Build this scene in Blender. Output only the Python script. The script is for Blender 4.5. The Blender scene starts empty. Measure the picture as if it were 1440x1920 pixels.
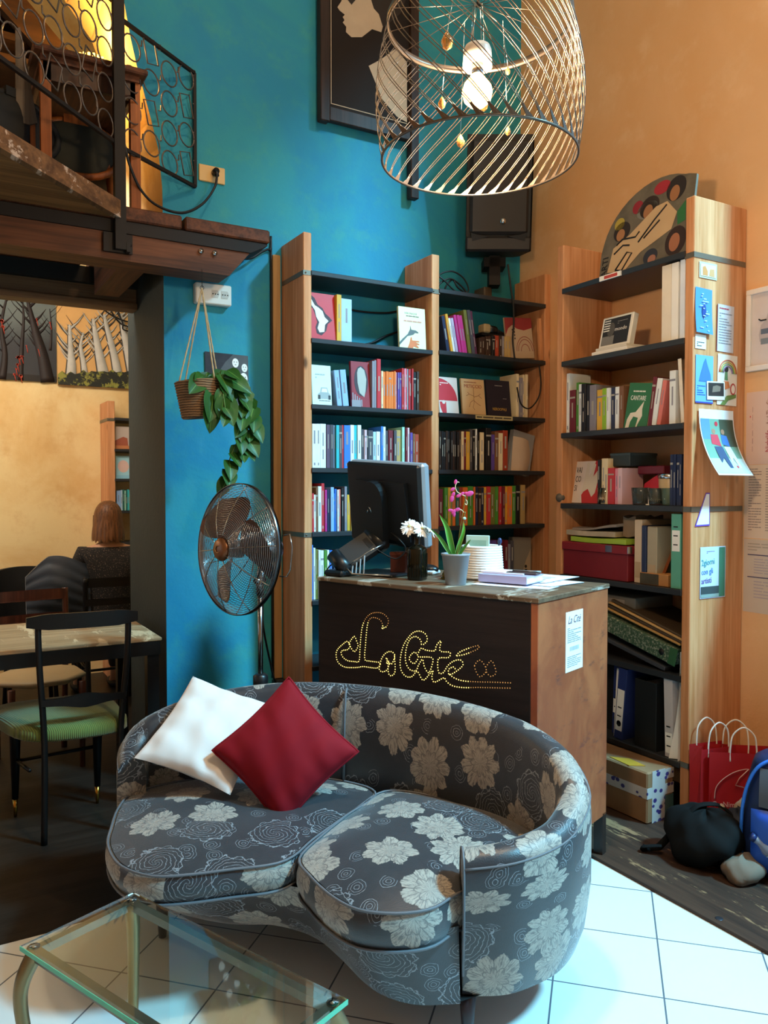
import bpy, math, random
from mathutils import Vector, Matrix
random.seed(7)
S = bpy.context.scene
COL = S.collection
PI = math.pi
def R(d): return math.radians(d)

# ------------------------------------------------------------------ colours and materials
def lin(c):
    if isinstance(c, str):
        c = c.lstrip('#'); c = tuple(int(c[i:i+2], 16)/255 for i in (0, 2, 4))
    f = lambda v: v/12.92 if v <= .04045 else ((v+.055)/1.055)**2.4
    return tuple(f(v) for v in c[:3]) + (1.0,)

class NT:
    """small wrapper for building node trees"""
    def __init__(s, name):
        s.m = bpy.data.materials.new(name); s.m.use_nodes = True
        s.t = s.m.node_tree; s.n = s.t.nodes; s.b = s.n['Principled BSDF']
    def add(s, t, **k):
        n = s.n.new(t)
        for a, v in k.items():
            if a in ('i',): continue
            setattr(n, a, v)
        for a, v in k.get('i', {}).items():
            s.set(n, a, v)
        return n
    def set(s, n, a, v):
        sock = n.inputs[a]
        if isinstance(v, bpy.types.NodeSocket): s.t.links.new(v, sock)
        else: sock.default_value = v
    def p(s, a, v): s.set(s.b, a, v); return s
    def m_(s, op, a, b=0.0, c=None):
        n = s.add('ShaderNodeMath', operation=op); s.set(n, 0, a); s.set(n, 1, b)
        if c is not None: s.set(n, 2, c)
        return n.outputs[0]
    def mix(s, f, a, b, mode='MIX'):
        n = s.add('ShaderNodeMix', data_type='RGBA', blend_type=mode)
        s.set(n, 0, f); s.set(n, 6, a); s.set(n, 7, b); return n.outputs[2]
    def co(s, which='Object'): return s.add('ShaderNodeTexCoord').outputs[which]
    def map(s, v, scale=(1, 1, 1), rot=(0, 0, 0), loc=(0, 0, 0)):
        n = s.add('ShaderNodeMapping'); s.set(n, 'Vector', v); s.set(n, 'Scale', scale); s.set(n, 'Rotation', rot); s.set(n, 'Location', loc)
        return n.outputs[0]
    def noise(s, v, sc, det=3, rough=.5, out=0, dist=0):
        n = s.add('ShaderNodeTexNoise'); s.set(n, 'Vector', v); s.set(n, 'Scale', sc); s.set(n, 'Detail', det); s.set(n, 'Roughness', rough); s.set(n, 'Distortion', dist)
        return n.outputs[out]
    def ramp(s, f, stops):
        n = s.add('ShaderNodeValToRGB'); s.set(n, 0, f); e = n.color_ramp.elements
        while len(e) < len(stops): e.new(.5)
        for k, (p, c) in enumerate(stops):
            e[k].position = p; e[k].color = c if isinstance(c, tuple) and len(c) == 4 else lin(c)
        return n.outputs[0]
    def step(s, v, lo, hi):
        n = s.add('ShaderNodeMapRange', interpolation_type='SMOOTHSTEP'); s.set(n, 0, v); s.set(n, 1, lo); s.set(n, 2, hi); return n.outputs[0]
    def bump(s, h, st=.3, d=.01):
        n = s.add('ShaderNodeBump'); s.set(n, 'Height', h); s.set(n, 'Strength', st); s.set(n, 'Distance', d); s.p('Normal', n.outputs[0]); return s
    def xyz(s, v):
        n = s.add('ShaderNodeSeparateXYZ'); s.set(n, 0, v); return n.outputs
    def vec(s, x, y, z=0.0):
        n = s.add('ShaderNodeCombineXYZ'); s.set(n, 0, x); s.set(n, 1, y); s.set(n, 2, z); return n.outputs[0]

MATS = {}
def flat(name, col, rough=.6, metal=0.0, spec=.5, vary=.06, emit=None, es=1.0, alpha=None, trans=0.0, ior=1.45, coat=0.0, sheen=0.0):
    if name in MATS: return MATS[name]
    t = NT(name); c = lin(col)
    if vary and not emit:
        nz = t.noise(t.co(), 14, 3)
        c2 = tuple(v*(1-vary*2) for v in c[:3])+(1,)
        t.p('Base Color', t.mix(nz, c2, tuple(min(1, v*(1+vary)) for v in c[:3])+(1,)))
    else: t.p('Base Color', c)
    t.p('Roughness', rough).p('Metallic', metal).p('Specular IOR Level', spec).p('IOR', ior)
    if trans: t.p('Transmission Weight', trans)
    if coat: t.p('Coat Weight', coat)
    if sheen: t.p('Sheen Weight', sheen)
    if emit: t.p('Emission Color', lin(emit)).p('Emission Strength', es)
    MATS[name] = t.m; return t.m

def wood(name, c1, c2, axis=2, rough=.55, knots=True, scale=1.0, wear=None):
    if name in MATS: return MATS[name]
    t = NT(name); o = t.co()
    sc = [9, 9, 9]; sc[axis] = .7
    v = t.map(o, tuple(q*scale for q in sc))
    n1 = t.noise(v, 2.2, 5, .6, dist=.4)
    sc2 = [60, 60, 60]; sc2[axis] = 1.6
    n2 = t.noise(t.map(o, tuple(q*scale for q in sc2)), 1.5, 3, .6)
    f = t.m_('ADD', t.m_('MULTIPLY', n1, .75), t.m_('MULTIPLY', n2, .35))
    c = t.mix(t.step(f, .35, .75), lin(c1), lin(c2))
    if knots:
        sk = [5.5, 5.5, 5.5]; sk[axis] = 2.6
        vo = t.add('ShaderNodeTexVoronoi'); t.set(vo, 'Vector', t.map(o, tuple(sk))); t.set(vo, 'Scale', 1.0)
        k = t.step(vo.outputs[0], .11, .03)
        kc = tuple(x*.28 for x in lin(c2)[:3])+(1,)
        c = t.mix(k, c, kc)
    if wear:
        w = t.step(t.noise(t.map(o, (6, 1.2, 6)), 2.0, 6, .7), .55, .60)
        c = t.mix(w, c, lin(wear))
    t.p('Base Color', c).p('Roughness', rough).p('Specular IOR Level', .25); t.bump(n2, .25, .002)
    MATS[name] = t.m; return t.m

def plaster(name, c1, c2, c3, sc=1.6, rough=.75):
    t = NT(name); o = t.co()
    a = t.noise(o, sc, 6, .6, dist=.6); b = t.noise(o, sc*4.5, 5, .65)
    c = t.mix(t.step(a, .35, .65), lin(c1), lin(c2)); c = t.mix(t.m_('MULTIPLY', t.step(b, .48, .75), .45), c, lin(c3))
    t.p('Base Color', c).p('Roughness', rough); t.bump(t.noise(o, 28, 6, .7), .35, .006)
    return t.m

# ------------------------------------------------------------------ mesh building
class MB:
    def __init__(s): s.v = []; s.f = []; s.mi = []; s.uv = {}; s.sm = []
    def add(s, vs, fs, mi=0, sm=False, uvs=None):
        o = len(s.v); s.v += [Vector(v) for v in vs]
        for f in fs: s.f.append([i+o for i in f]); s.mi.append(mi); s.sm.append(sm)
        if uvs:
            for k, q in enumerate(uvs): s.uv[o+k] = q
        return s
    def xf(s, M, start=0):
        for i in range(start, len(s.v)): s.v[i] = M @ s.v[i]
        return s
    def box(s, x0, x1, y0, y1, z0, z1, mi=0, M=None, bev=0):
        if x0 > x1: x0, x1 = x1, x0
        if y0 > y1: y0, y1 = y1, y0
        if z0 > z1: z0, z1 = z1, z0
        b = bev
        if b <= 0:
            vs = [(x, y, z) for z in (z0, z1) for x, y in ((x0, y0), (x1, y0), (x1, y1), (x0, y1))]
            fs = [(3, 2, 1, 0), (4, 5, 6, 7), (0, 1, 5, 4), (1, 2, 6, 5), (2, 3, 7, 6), (3, 0, 4, 7)]
            vs = [Vector(v) for v in vs]
            if M: vs = [M @ v for v in vs]
            return s.add(vs, fs, mi)
        b = min(b, (x1-x0)*.45, (y1-y0)*.45, (z1-z0)*.45)
        rings = []
        def rect(i, z):
            X0, X1, Y0, Y1 = x0+i, x1-i, y0+i, y1-i; c = b*.3 if i else b
            return [(X0+c, Y0, z), (X1-c, Y0, z), (X1, Y0+c, z), (X1, Y1-c, z), (X1-c, Y1, z), (X0+c, Y1, z), (X0, Y1-c, z), (X0, Y0+c, z)]
        L = [rect(b, z0), rect(0, z0+b), rect(0, z1-b), rect(b, z1)]
        vs = [Vector(p) for r in L for p in r]
        fs = [tuple(range(7, -1, -1)), tuple(range(24, 32))]
        for k in range(3):
            for i in range(8): j = (i+1) % 8; fs.append((k*8+i, k*8+j, k*8+8+j, k*8+8+i))
        if M: vs = [M @ v for v in vs]
        return s.add(vs, fs, mi)
    def bar(s, a, b, w, h, mi=0, up=(0, 0, 1)):
        a = Vector(a); b = Vector(b); d = (b-a); L = d.length; d.normalize(); u = Vector(up)
        if abs(d.dot(u)) > .98: u = Vector((1, 0, 0))
        x = d.cross(u).normalized(); z = x.cross(d)
        M = Matrix((x.to_4d(), d.to_4d(), z.to_4d(), (0, 0, 0, 1))).transposed()
        M = Matrix(((x.x, d.x, z.x, a.x), (x.y, d.y, z.y, a.y), (x.z, d.z, z.z, a.z), (0, 0, 0, 1)))
        return s.box(-w/2, w/2, 0, L, -h/2, h/2, mi, M)
    def tube(s, pts, r, n=8, mi=0, closed=False, cap=True, flat_=1.0, fx=1.0):
        P = [Vector(p) for p in pts]; m = len(P)
        if m < 2: return s
        rr = r if isinstance(r, (list, tuple)) else [r]*m
        vs = []; prev = None
        for i in range(m):
            if closed: t = P[(i+1) % m]-P[i-1]
            else: t = P[min(i+1, m-1)]-P[max(i-1, 0)]
            if t.length < 1e-9: t = Vector((0, 0, 1))
            t.normalize()
            if prev is None:
                u = Vector((0, 0, 1)) if abs(t.z) < .9 else Vector((1, 0, 0))
                x = t.cross(u).normalized()
            else:
                x = prev - t*prev.dot(t)
                if x.length < 1e-6: x = t.orthogonal()
                x.normalize()
            prev = x; y = t.cross(x)
            for k in range(n):
                a = 2*PI*k/n; vs.append(P[i]+(x*math.cos(a)*fx+y*math.sin(a)*flat_)*rr[i])
        fs = []
        for i in range(m if closed else m-1):
            j = (i+1) % m
            for k in range(n):
                l = (k+1) % n; fs.append((i*n+k, i*n+l, j*n+l, j*n+k))
        if cap and not closed: fs += [tuple(range(n-1, -1, -1)), tuple((m-1)*n+k for k in range(n))]
        return s.add(vs, fs, mi, True)
    def cyl(s, a, b, r, n=16, mi=0, r2=None): return s.tube([a, b], [r, r if r2 is None else r2], n, mi)
    def lathe(s, prof, n=24, mi=0, c=(0, 0, 0), M=None, sm=True):
        vs = []; m = len(prof)
        for r, z in prof:
            for k in range(n):
                a = 2*PI*k/n; p = Vector((r*math.cos(a)+c[0], r*math.sin(a)+c[1], z+c[2])); vs.append(M @ p if M else p)
        fs = []
        for i in range(m-1):
            for k in range(n): l = (k+1) % n; fs.append((i*n+k, i*n+l, (i+1)*n+l, (i+1)*n+k))
        if prof[0][0] > 1e-6: fs.append(tuple(range(n-1, -1, -1)))
        if prof[-1][0] > 1e-6: fs.append(tuple((m-1)*n+k for k in range(n)))
        return s.add(vs, fs, mi, sm)
    def ball(s, c, r, n=12, mi=0, M=None):
        if not isinstance(r, (tuple, list)): r = (r, r, r)
        vs = []; fs = []; h = n//2+2
        for i in range(h+1):
            a = PI*i/h
            for k in range(n):
                b = 2*PI*k/n; p = Vector((r[0]*math.sin(a)*math.cos(b), r[1]*math.sin(a)*math.sin(b), r[2]*math.cos(a)))
                if M: p = M @ p
                vs.append(p+Vector(c))
        for i in range(h):
            for k in range(n): l = (k+1) % n; fs.append((i*n+k, (i+1)*n+k, (i+1)*n+l, i*n+l))
        return s.add(vs, fs, mi, True)
    def prism(s, poly, a, b, plane='xz', mi=0, M=None):
        """polygon extruded between a and b along the axis normal to the plane"""
        def P(q, t): return {'xz': (q[0], t, q[1]), 'yz': (t, q[0], q[1]), 'xy': (q[0], q[1], t)}[plane]
        n = len(poly); vs = [Vector(P(q, a)) for q in poly]+[Vector(P(q, b)) for q in poly]
        if M: vs = [M @ v for v in vs]
        fs = [tuple(range(n-1, -1, -1)), tuple(range(n, 2*n))]+[(i, (i+1) % n, n+(i+1) % n, n+i) for i in range(n)]
        return s.add(vs, fs, mi)
    def grid(s, fn, nu, nv, mi=0, cu=False, uvf=None, sm=True):
        vs = []; uvs = []
        for j in range(nv+1):
            for i in range(nu+(0 if cu else 1)):
                u, v = i/nu, j/nv; vs.append(fn(u, v)); uvs.append(uvf(u, v) if uvf else (u, v))
        w = nu if cu else nu+1; fs = []
        for j in range(nv):
            for i in range(nu):
                k = (i+1) % w; fs.append((j*w+i, j*w+k, (j+1)*w+k, (j+1)*w+i))
        return s.add(vs, fs, mi, sm, uvs)
    def build(s, name, mats, parent=None, world=False, loc=None, rot=None, fixn=True):
        me = bpy.data.meshes.new(name)
        vs = s.v
        if world and parent is not None:
            I = wm(parent).inverted(); vs = [I @ v for v in vs]
        me.from_pydata([tuple(v) for v in vs], [], s.f)
        if not isinstance(mats, (list, tuple)): mats = [mats]
        for m in mats: me.materials.append(m)
        me.polygons.foreach_set('material_index', s.mi); me.polygons.foreach_set('use_smooth', s.sm)
        if s.uv:
            ul = me.uv_layers.new(name='UVMap')
            for lp in me.loops:
                q = s.uv.get(lp.vertex_index)
                if q: ul.data[lp.index].uv = q
        me.validate(); me.update()
        if fixn:
            import bmesh
            bm = bmesh.new(); bm.from_mesh(me); bmesh.ops.recalc_face_normals(bm, faces=bm.faces); bm.to_mesh(me); bm.free()
        o = bpy.data.objects.new(name, me); COL.objects.link(o)
        if parent is not None: o.parent = parent
        if loc: o.location = loc
        if rot: o.rotation_euler = rot
        return o

def wm(o):
    M = Matrix.LocRotScale(o.location, o.rotation_euler, o.scale)
    return wm(o.parent) @ M if o.parent else M

def tag(o, label=None, cat=None, group=None, kind=None):
    if label: o['label'] = label
    if cat: o['category'] = cat
    if group: o['group'] = group
    if kind: o['kind'] = kind
    return o
def thing(name, label, cat, loc=(0, 0, 0), rotz=0, group=None):
    o = bpy.data.objects.new(name, None); COL.objects.link(o); o.location = loc; o.rotation_euler = (0, 0, rotz)
    o.empty_display_size = .05
    return tag(o, label, cat, group)
def struct(name, mb, m):
    o = mb.build(name, m); o['kind'] = 'structure'; return o
def text(s, size, mat, M, name='lettering', parent=None, depth=.0004, align='LEFT', sx=1.0, shear=0.0, world=True):
    """real lettering as a thin mesh; M places it (text in local xy, facing +z)"""
    cu = bpy.data.curves.new(name, 'FONT'); cu.body = s; cu.size = size; cu.extrude = depth; cu.align_x = align; cu.shear = shear; cu.resolution_u = 2
    ob = bpy.data.objects.new(name, cu); COL.objects.link(ob)
    dg = bpy.context.evaluated_depsgraph_get(); dg.update()
    me = bpy.data.meshes.new_from_object(ob.evaluated_get(dg)); COL.objects.unlink(ob); bpy.data.objects.remove(ob)
    T = M @ Matrix.Diagonal((sx, 1, 1, 1))
    if parent is not None and world: T = wm(parent).inverted() @ T
    me.transform(T); me.materials.clear(); me.materials.append(mat)
    o = bpy.data.objects.new(name, me); COL.objects.link(o)
    if parent is not None: o.parent = parent
    return o
def frame(o, x, y):
    """matrix with origin o, local x and y axes"""
    x = Vector(x).normalized(); y = Vector(y).normalized(); z = x.cross(y)
    return Matrix(((x.x, y.x, z.x, o[0]), (x.y, y.y, z.y, o[1]), (x.z, y.z, z.z, o[2]), (0, 0, 0, 1)))
def spline(pts, n=8, closed=False):
    P = [Vector(p) for p in pts]; m = len(P); out = []
    rng = range(m) if closed else range(m-1)
    for i in rng:
        p0 = P[(i-1) % m] if closed or i > 0 else P[0]; p1 = P[i]; p2 = P[(i+1) % m]; p3 = P[(i+2) % m] if closed or i+2 < m else P[-1]
        for k in range(n):
            t = k/n; t2 = t*t; t3 = t2*t
            out.append(.5*((2*p1)+(-p0+p2)*t+(2*p0-5*p1+4*p2-p3)*t2+(-p0+3*p1-3*p2+p3)*t3))
    if not closed: out.append(P[-1])
    return out
def at_len(pts, n):
    """resample a polyline into n+1 equally spaced points"""
    P = [Vector(p) for p in pts]; L = [0]
    for a, b in zip(P, P[1:]): L.append(L[-1]+(b-a).length)
    out = []; j = 0
    for k in range(n+1):
        t = L[-1]*k/n
        while j < len(P)-2 and L[j+1] < t: j += 1
        d = L[j+1]-L[j]; out.append(P[j].lerp(P[j+1], 0 if d == 0 else min(1, (t-L[j])/d)))
    return out, L[-1]
def subsurf(o, lv=1):
    m = o.modifiers.new('sub', 'SUBSURF'); m.levels = lv; m.render_levels = lv; return o

# shared materials
PINE = wood('pine', '#dca275', '#bb7a4a', 2)
PINE_H = wood('pine_board', '#d9a264', '#b97d3e', 0)
DARKWOOD = wood('dark_stained_wood', '#6a3d22', '#3a1f10', 0, .6)
DARKWOOD_Y = wood('dark_stained_wood_lengthwise', '#64381f', '#341a0e', 1, .6)
DARKWOOD_V = wood('dark_wood_upright', '#4a2814', '#24120a', 2, .4, knots=False)
ORANGEWOOD = wood('orange_wood', '#9a5626', '#6e3814', 2, .45, knots=False)
STEEL_D = flat('dark_steel', '#1f1a17', .6, .2, .3)
IRON = flat('wrought_iron', '#6b6058', .45, .7)
BLACKP = flat('black_plastic', '#131619', .35, 0, .5)
BLACKM = flat('matte_black', '#0e0f10', .7)
CHROME = flat('chrome', '#c8ccd0', .16, 1.0, vary=0)
WHITEP = flat('white_paper', '#f0ede6', .8, vary=.02)
WHITEPL = flat('white_plastic', '#e6e2d6', .4, vary=.02)
CREAM = flat('cream_pages', '#e3d5b4', .9, vary=.05)
INK = flat('black_ink', '#1a1a1c', .7, vary=0)
REDINK = flat('red_ink', '#b3262a', .7, vary=0)
GREYINK = flat('grey_ink', '#7d7d82', .8, vary=0)
CORD = flat('black_cord', '#15120f', .55, vary=0)
ROPE = flat('beige_rope', '#b39a74', .9, vary=.15)
SHELFM = flat('black_shelf_laminate', '#2c2f33', .38, 0, .5)
GLASS = flat('clear_glass', '#ffffff', .02, 0, .5, 0, trans=1.0, ior=1.45)
BRASS = flat('brass', '#b8893a', .25, 1.0, vary=0)
# ------------------------------------------------------------------ camera
cam = bpy.data.cameras.new('camera'); co_ = bpy.data.objects.new('camera', cam); COL.objects.link(co_)
cam.sensor_fit = 'VERTICAL'; cam.sensor_height = 36; cam.lens = 36*1500/1920; cam.clip_start = .05
co_.location = (0, 0, 1.40); co_.rotation_euler = (R(90-1.7184), 0, -R(29.9706))
S.camera = co_
S.view_settings.view_transform = 'Standard'; S.view_settings.look = 'None'; S.view_settings.gamma = 1
S.view_settings.use_curve_mapping = False; S.view_settings.exposure = 0.0

# ------------------------------------------------------------------ setting
WX = 3.07; WY = 3.72; WB = 4.46; FY = 6.3; CZ = 5.7
TEAL = plaster('teal_plaster', '#117ea2', '#238d9d', '#419a89')
OCHRE = plaster('ochre_plaster', '#dba670', '#e0b080', '#eac49a', 1.1)
YELLOW = plaster('yellow_plaster', '#dfb878', '#ecd49c', '#cf9c5c', 1.4)
CEIL = plaster('white_ceiling_plaster', '#d9d2c2', '#cfc7b6', '#e4ddcf')
JAMB = plaster('shaded_green_plaster', '#142224', '#1a292a', '#111e20')  # green paint, its base colour deepened to hold the jamb's shade
# teal wall with its curved left end, where an arched opening begins
arch = [(.975, 0), (.975, 2.55), (.972, 2.78), (.955, 2.95), (.925, 3.07), (.892, 3.19), (.862, 3.30), (.835, 3.42), (.812, 3.55), (.78, 3.75), (.73, 4.0), (.65, 4.3), (.5, 4.65), (.3, 4.95)]
ab = [(.975, 0), (.975, 2.55), (.972, 2.78), (.960, 2.95), (.945, 3.07), (.93, 3.19), (.918, 3.30), (.905, 3.42), (.88, 3.55), (.80, 3.75), (.68, 3.9), (.5, 4.15), (.3, 4.4), (.1, 4.7)]
m = MB()
n = len(arch)
vs = [(x, WY, z) for x, z in arch]+[(x, WB, z) for x, z in ab]+[(WX+.3, WY, z) for x, z in arch]+[(WX+.3, WB, z) for x, z in arch]
fs0 = [(i, i+1, 2*n+i+1, 2*n+i) for i in range(n-1)]
fs1 = [(i, i+1, n+i+1, n+i) for i in range(n-1)]
fs2 = [(n+i, n+i+1, 3*n+i+1, 3*n+i) for i in range(n-1)]
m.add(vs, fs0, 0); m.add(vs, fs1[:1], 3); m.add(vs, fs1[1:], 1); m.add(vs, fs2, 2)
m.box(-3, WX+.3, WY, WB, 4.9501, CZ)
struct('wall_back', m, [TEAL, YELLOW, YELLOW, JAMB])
# right wall: ends at the shop opening
m = MB(); m.box(WX, WX+.3, 1.89, WY+.02, 0, CZ); m.box(WX, WX+.3, -3, 1.89, 4.95, CZ); m.box(WX, WX+.3, -3, -2.4, 0, 4.95)
m.box(WX, WX+.3, 1.25, 1.89, 0, 1.5)  # unseen low wall added to shade the lower bookcase end
struct('wall_right', m, OCHRE)
m = MB(); m.box(WX+.10, WX+.16, 1.83, 1.89, 0, 4.95); m.box(WX+.10, WX+.16, -2.4, -2.34, 0, 4.95); m.box(WX+.10, WX+.16, -2.4, 1.89, 4.89, 4.95)
struct('window_1', m, DARKWOOD_V)
m = MB(); m.box(-3.3, -3, -3, WY, 0, CZ); m.box(-3.3, -3, WY, FY+.2, 0, .9); m.box(-3.3, -3, WY, FY+.2, 2.2, CZ)
struct('wall_left', m, OCHRE)
m = MB(); m.box(-3.3, WX+.3, -3.3, -3, 0, CZ)
struct('wall_front', m, OCHRE)
m = MB(); m.box(-3, 4.3, FY, FY+.2, 0, CZ)
struct('wall_far', m, YELLOW)
m = MB(); m.box(4.1, 4.3, WB, FY, 0, CZ)
struct('wall_far_right', m, YELLOW)
m = MB(); m.box(-3.3, WX+.3, -3.3, WB, CZ, CZ+.1); m.box(-3.3, 4.4, WB, FY+.2, CZ, CZ+.1)
struct('ceiling', m, CEIL)
# floor: pale tiles laid diagonally, dark floor beyond, boards on the right
t = NT('pale_floor_tiles'); o = t.co()
v = t.map(o, (1, 1, 1), (0, 0, R(45.3)))
br = t.add('ShaderNodeTexBrick'); br.offset = 0; br.squash = 1
t.set(br, 'Vector', t.map(v, (1, 1, 1), (0, 0, 0), (.128, .118, 0))); t.set(br, 'Scale', 1.0); t.set(br, 'Brick Width', .3); t.set(br, 'Row Height', .3); t.set(br, 'Mortar Size', .0026); t.set(br, 'Mortar Smooth', .1); t.set(br, 'Bias', 0)
t.set(br, 'Color1', lin('#d9dcd8')); t.set(br, 'Color2', lin('#d2d6d4')); t.set(br, 'Mortar', lin('#5d6670'))
sp = t.step(t.noise(o, 9, 5, .7), .70, .74)
t.p('Base Color', t.mix(t.m_('MULTIPLY', sp, .35), br.outputs[0], lin('#8a9098'))).p('Roughness', .32); TILE = t.m
m = MB(); m.box(-3, 2.175, -3, 2.675, -.1, 0); m.box(2.175, WX+.3, -3, -2.9, -.1, 0)
struct('floor', m, TILE)
DARKFLOOR = wood('dark_floor_boards', '#2a231e', '#191411', 0, .45, knots=False)
m = MB(); m.box(-3, 4.3, 2.675, FY, -.1, .002)
struct('floor_dark', m, DARKFLOOR)
WORN = wood('worn_floor_boards', '#4a3428', '#2c1f19', 1, .6, knots=False, wear='#8a6a4c')
m = MB(); m.box(2.175, WX+.3, -2.9, 2.675, -.1, .012)
for k in range(7): pass
struct('floor_boards', m, WORN)
# pavement outside the shop opening
m = MB(); m.box(WX+.3, 9, -7, 4, -.15, -.02)
struct('floor_street', m, flat('grey_paving', '#8c8c88', .85))
# ------------------------------------------------------------------ light
W = bpy.data.worlds.new('world'); S.world = W; W.use_nodes = True
bg = W.node_tree.nodes['Background']; bg.inputs[0].default_value = (.42, .72, 1, 1); bg.inputs[1].default_value = 1.5
def lamp(name, typ, loc, power, color, size=None, size_y=None, target=None, **k):
    l = bpy.data.lights.new(name, typ); l.energy = power; l.color = color
    if size:
        if typ == 'AREA': l.size = size; l.shape = 'RECTANGLE' if size_y else 'DISK'; 
        else: l.shadow_soft_size = size
    if size_y: l.size_y = size_y
    for a, b in k.items(): setattr(l, a, b)
    o = bpy.data.objects.new(name, l); COL.objects.link(o); o.location = loc
    if target:
        d = Vector(target)-Vector(loc); o.rotation_euler = d.to_track_quat('-Z', 'Y').to_euler()
    return o
lamp("daylight_from_street", "AREA", (4.6, -1.65, 6.7), 1500, (.26, .73, 1.0), 1.0, target=(1.6, 2.6, 1))
lamp('pendant_bulb_light', 'POINT', (1.188, 1.604, 2.366), 150, (1, .70, .42), .048)
lamp('loft_lamp_light', 'POINT', (.72, 4.12, 3.52), 26, (1, .50, .12), .05)
lamp("far_wall_fill", "AREA", (.0, 4.62, 3.0), 38, (1, .93, .80), 1.6, .5, target=(.6, 6.3, 1.0))  # added fill aimed at the far wall, placed to miss the jamb
lamp('back_room_point_light', 'POINT', (-1.2, 4.9, 2.1), 30, (1, .80, .52), .12)  # bare warm point light, no fitting modelled
lamp('warm_fill_light', 'POINT', (1.45, 1.05, 4.78), 105, (1, .74, .46), .16)  # added warm fill, no known source; brightens the upper walls
cl = thing('added_globe_lamp', 'plain white globe lamp, unseen, added for warm fill above the wire pendant', 'lamp', (1.45, 1.05, 4.95))  # unseen globe added to go with the warm fill
m = MB(); m.ball((1.45, 1.05, 4.95), .10, 16); m.build('globe', flat('opal_globe', '#fff1dc', .5, emit='#ffdca8', es=3), cl, world=True)
m = MB(); m.cyl((1.45, 1.05, 5.03), (1.45, 1.05, CZ), .006, 8); m.build('cord', CORD, cl, world=True)
# ------------------------------------------------------------------ mezzanine
loft = thing('mezzanine_platform', 'dark wooden mezzanine platform jutting out of the blue wall, on beams', 'platform', (0, 3.42, 2.34))
m = MB(); m.prism([(-.9, 2.345), (1.185, 2.335), (1.28, 2.446), (-.9, 2.446)], 3.42, 3.57)
m.build('front_beam', DARKWOOD, loft, world=True)
m = MB(); m.prism([(-.9, 2.447), (1.282, 2.447), (1.362, 2.488), (1.362, 2.497), (-.9, 2.497)], 3.412, 3.60)
m.build('edge_rail', STEEL_D, loft, world=True)
diag = [(.70, 3.395), (-.55, 2.10), (-.9, 2.10), (-.9, 3.395)]
m = MB(); m.prism(diag, 2.50, 2.512, 'xy'); m.build('underside_boards', wood('brown_underside_boards', '#8a6238', '#5f4022', 0, .7), loft, world=True)
m = MB(); d = Vector((-.695, -.719, 0)); a = Vector((.705, 3.385, 2.53)); m.bar(a, a+d*1.75, .03, .07)
m.build('edge_board', wood('scuffed_brown_board', '#7a5636', '#4b321e', 1, .6, knots=False, wear='#b09a88'), loft, world=True)
m = MB(); m.box(-.9, .69, 3.40, 4.30, 2.50, 2.555); m.build('deck_boards', DARKWOOD_Y, loft, world=True)
for x0, x1, y1 in ((.735, .972, 4.30), (.985, 1.37, 3.715)):
    m = MB(); m.box(x0, x1, 3.40, y1, 2.499, 2.556, bev=.006); m.build('deck_plank', DARKWOOD_Y, loft, world=True)
m = MB(); m.box(.742, .857, 3.58, 4.12, 2.345, 2.495); m.build('joist', DARKWOOD_Y, loft, world=True)
m = MB(); m.box(.0, .12, 3.58, 4.12, 2.345, 2.495); m.build('joist', DARKWOOD_Y, loft, world=True)
m = MB(); m.box(-.9, .97, 4.20, 4.30, 2.42, 2.498); m.build('cross_beam', BLACKM, loft, world=True)
m = MB(); m.box(-.9, .97, 4.22, 4.32, 2.315, 2.345); m.box(-.9, .97, 4.24, 4.30, 2.345, 2.42); m.build('trim_beam', wood('pale_brown_beam', '#7b5f45', '#5a422e', 0, .6), loft, world=True)
for x in (1.057, 1.118):
    m = MB(); m.cyl((x, 3.42, 2.422), (x, 3.408, 2.422), .011, 12); m.cyl((x, 3.409, 2.422), (x, 3.404, 2.422), .006, 6)
    m.build('bolt', CHROME, loft, world=True)
# railing
rail = thing('iron_railing', 'dark iron railing of rings and squares along the mezzanine edge', 'railing', (.715, 3.40, 2.36))
m = MB(); m.box(.692, .735, 3.372, 3.412, 2.37, 3.95); m.build('post', STEEL_D, rail, world=True)
m = MB(); m.box(.65, .765, 3.40, 3.4115, 2.362, 2.44); m.box(.735, .75, 3.37, 3.4115, 2.362, 2.40); m.ball((.752, 3.39, 2.395), .008, 8); m.build('bracket', STEEL_D, rail, world=True)
def panel(a, b, h, z, name):
    a = Vector(a); b = Vector(b); e = (b-a); L = e.length; e.normalize()
    P = lambda s, t: a+e*s+Vector((0, 0, t))
    m = MB(); w = .014
    m.bar(P(0, 0), P(L, 0), w, w); m.bar(P(0, h), P(L, h), w, w); m.bar(P(L, 0), P(L, h), w, w)
    m.build('frame', STEEL_D, rail, world=True)
    m = MB(); cw = .103; nc = int(L/cw); nr = int(h/.125)
    for i in range(nc):
        for j in range(nr):
            cx = (i+.5)*L/nc; cz = (j+.5)*h/nr+(.02 if i % 2 else -.02)
            if (i+2*j) % 4 == 3:
                q = [(-.035, -.05), (.035, -.05), (.035, .05), (-.035, .05)]
                q = [(x*.96-y*.28, x*.28+y*.96) for x, y in q]
                m.tube([P(cx+x, cz+y) for x, y in q], .0035, 5, closed=True)
            else:
                r = .052
                m.tube([P(cx+r*math.cos(k*PI/9), cz+r*math.sin(k*PI/9)) for k in range(18)], .0035, 5, closed=True)
            m.tube([P(cx+.045, cz+.03), P(cx+.06, cz+.035), P(cx+.062, cz+.06)], .003, 5)
    m.build('ring_infill', IRON, rail, world=True)
panel((.735, 3.43, 2.80), (1.12, 3.70, 2.80), .52, 2.80, 'r')
panel((.69, 3.385, 2.80), (-.20, 2.463, 2.80), .56, 2.80, 'l')
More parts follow.
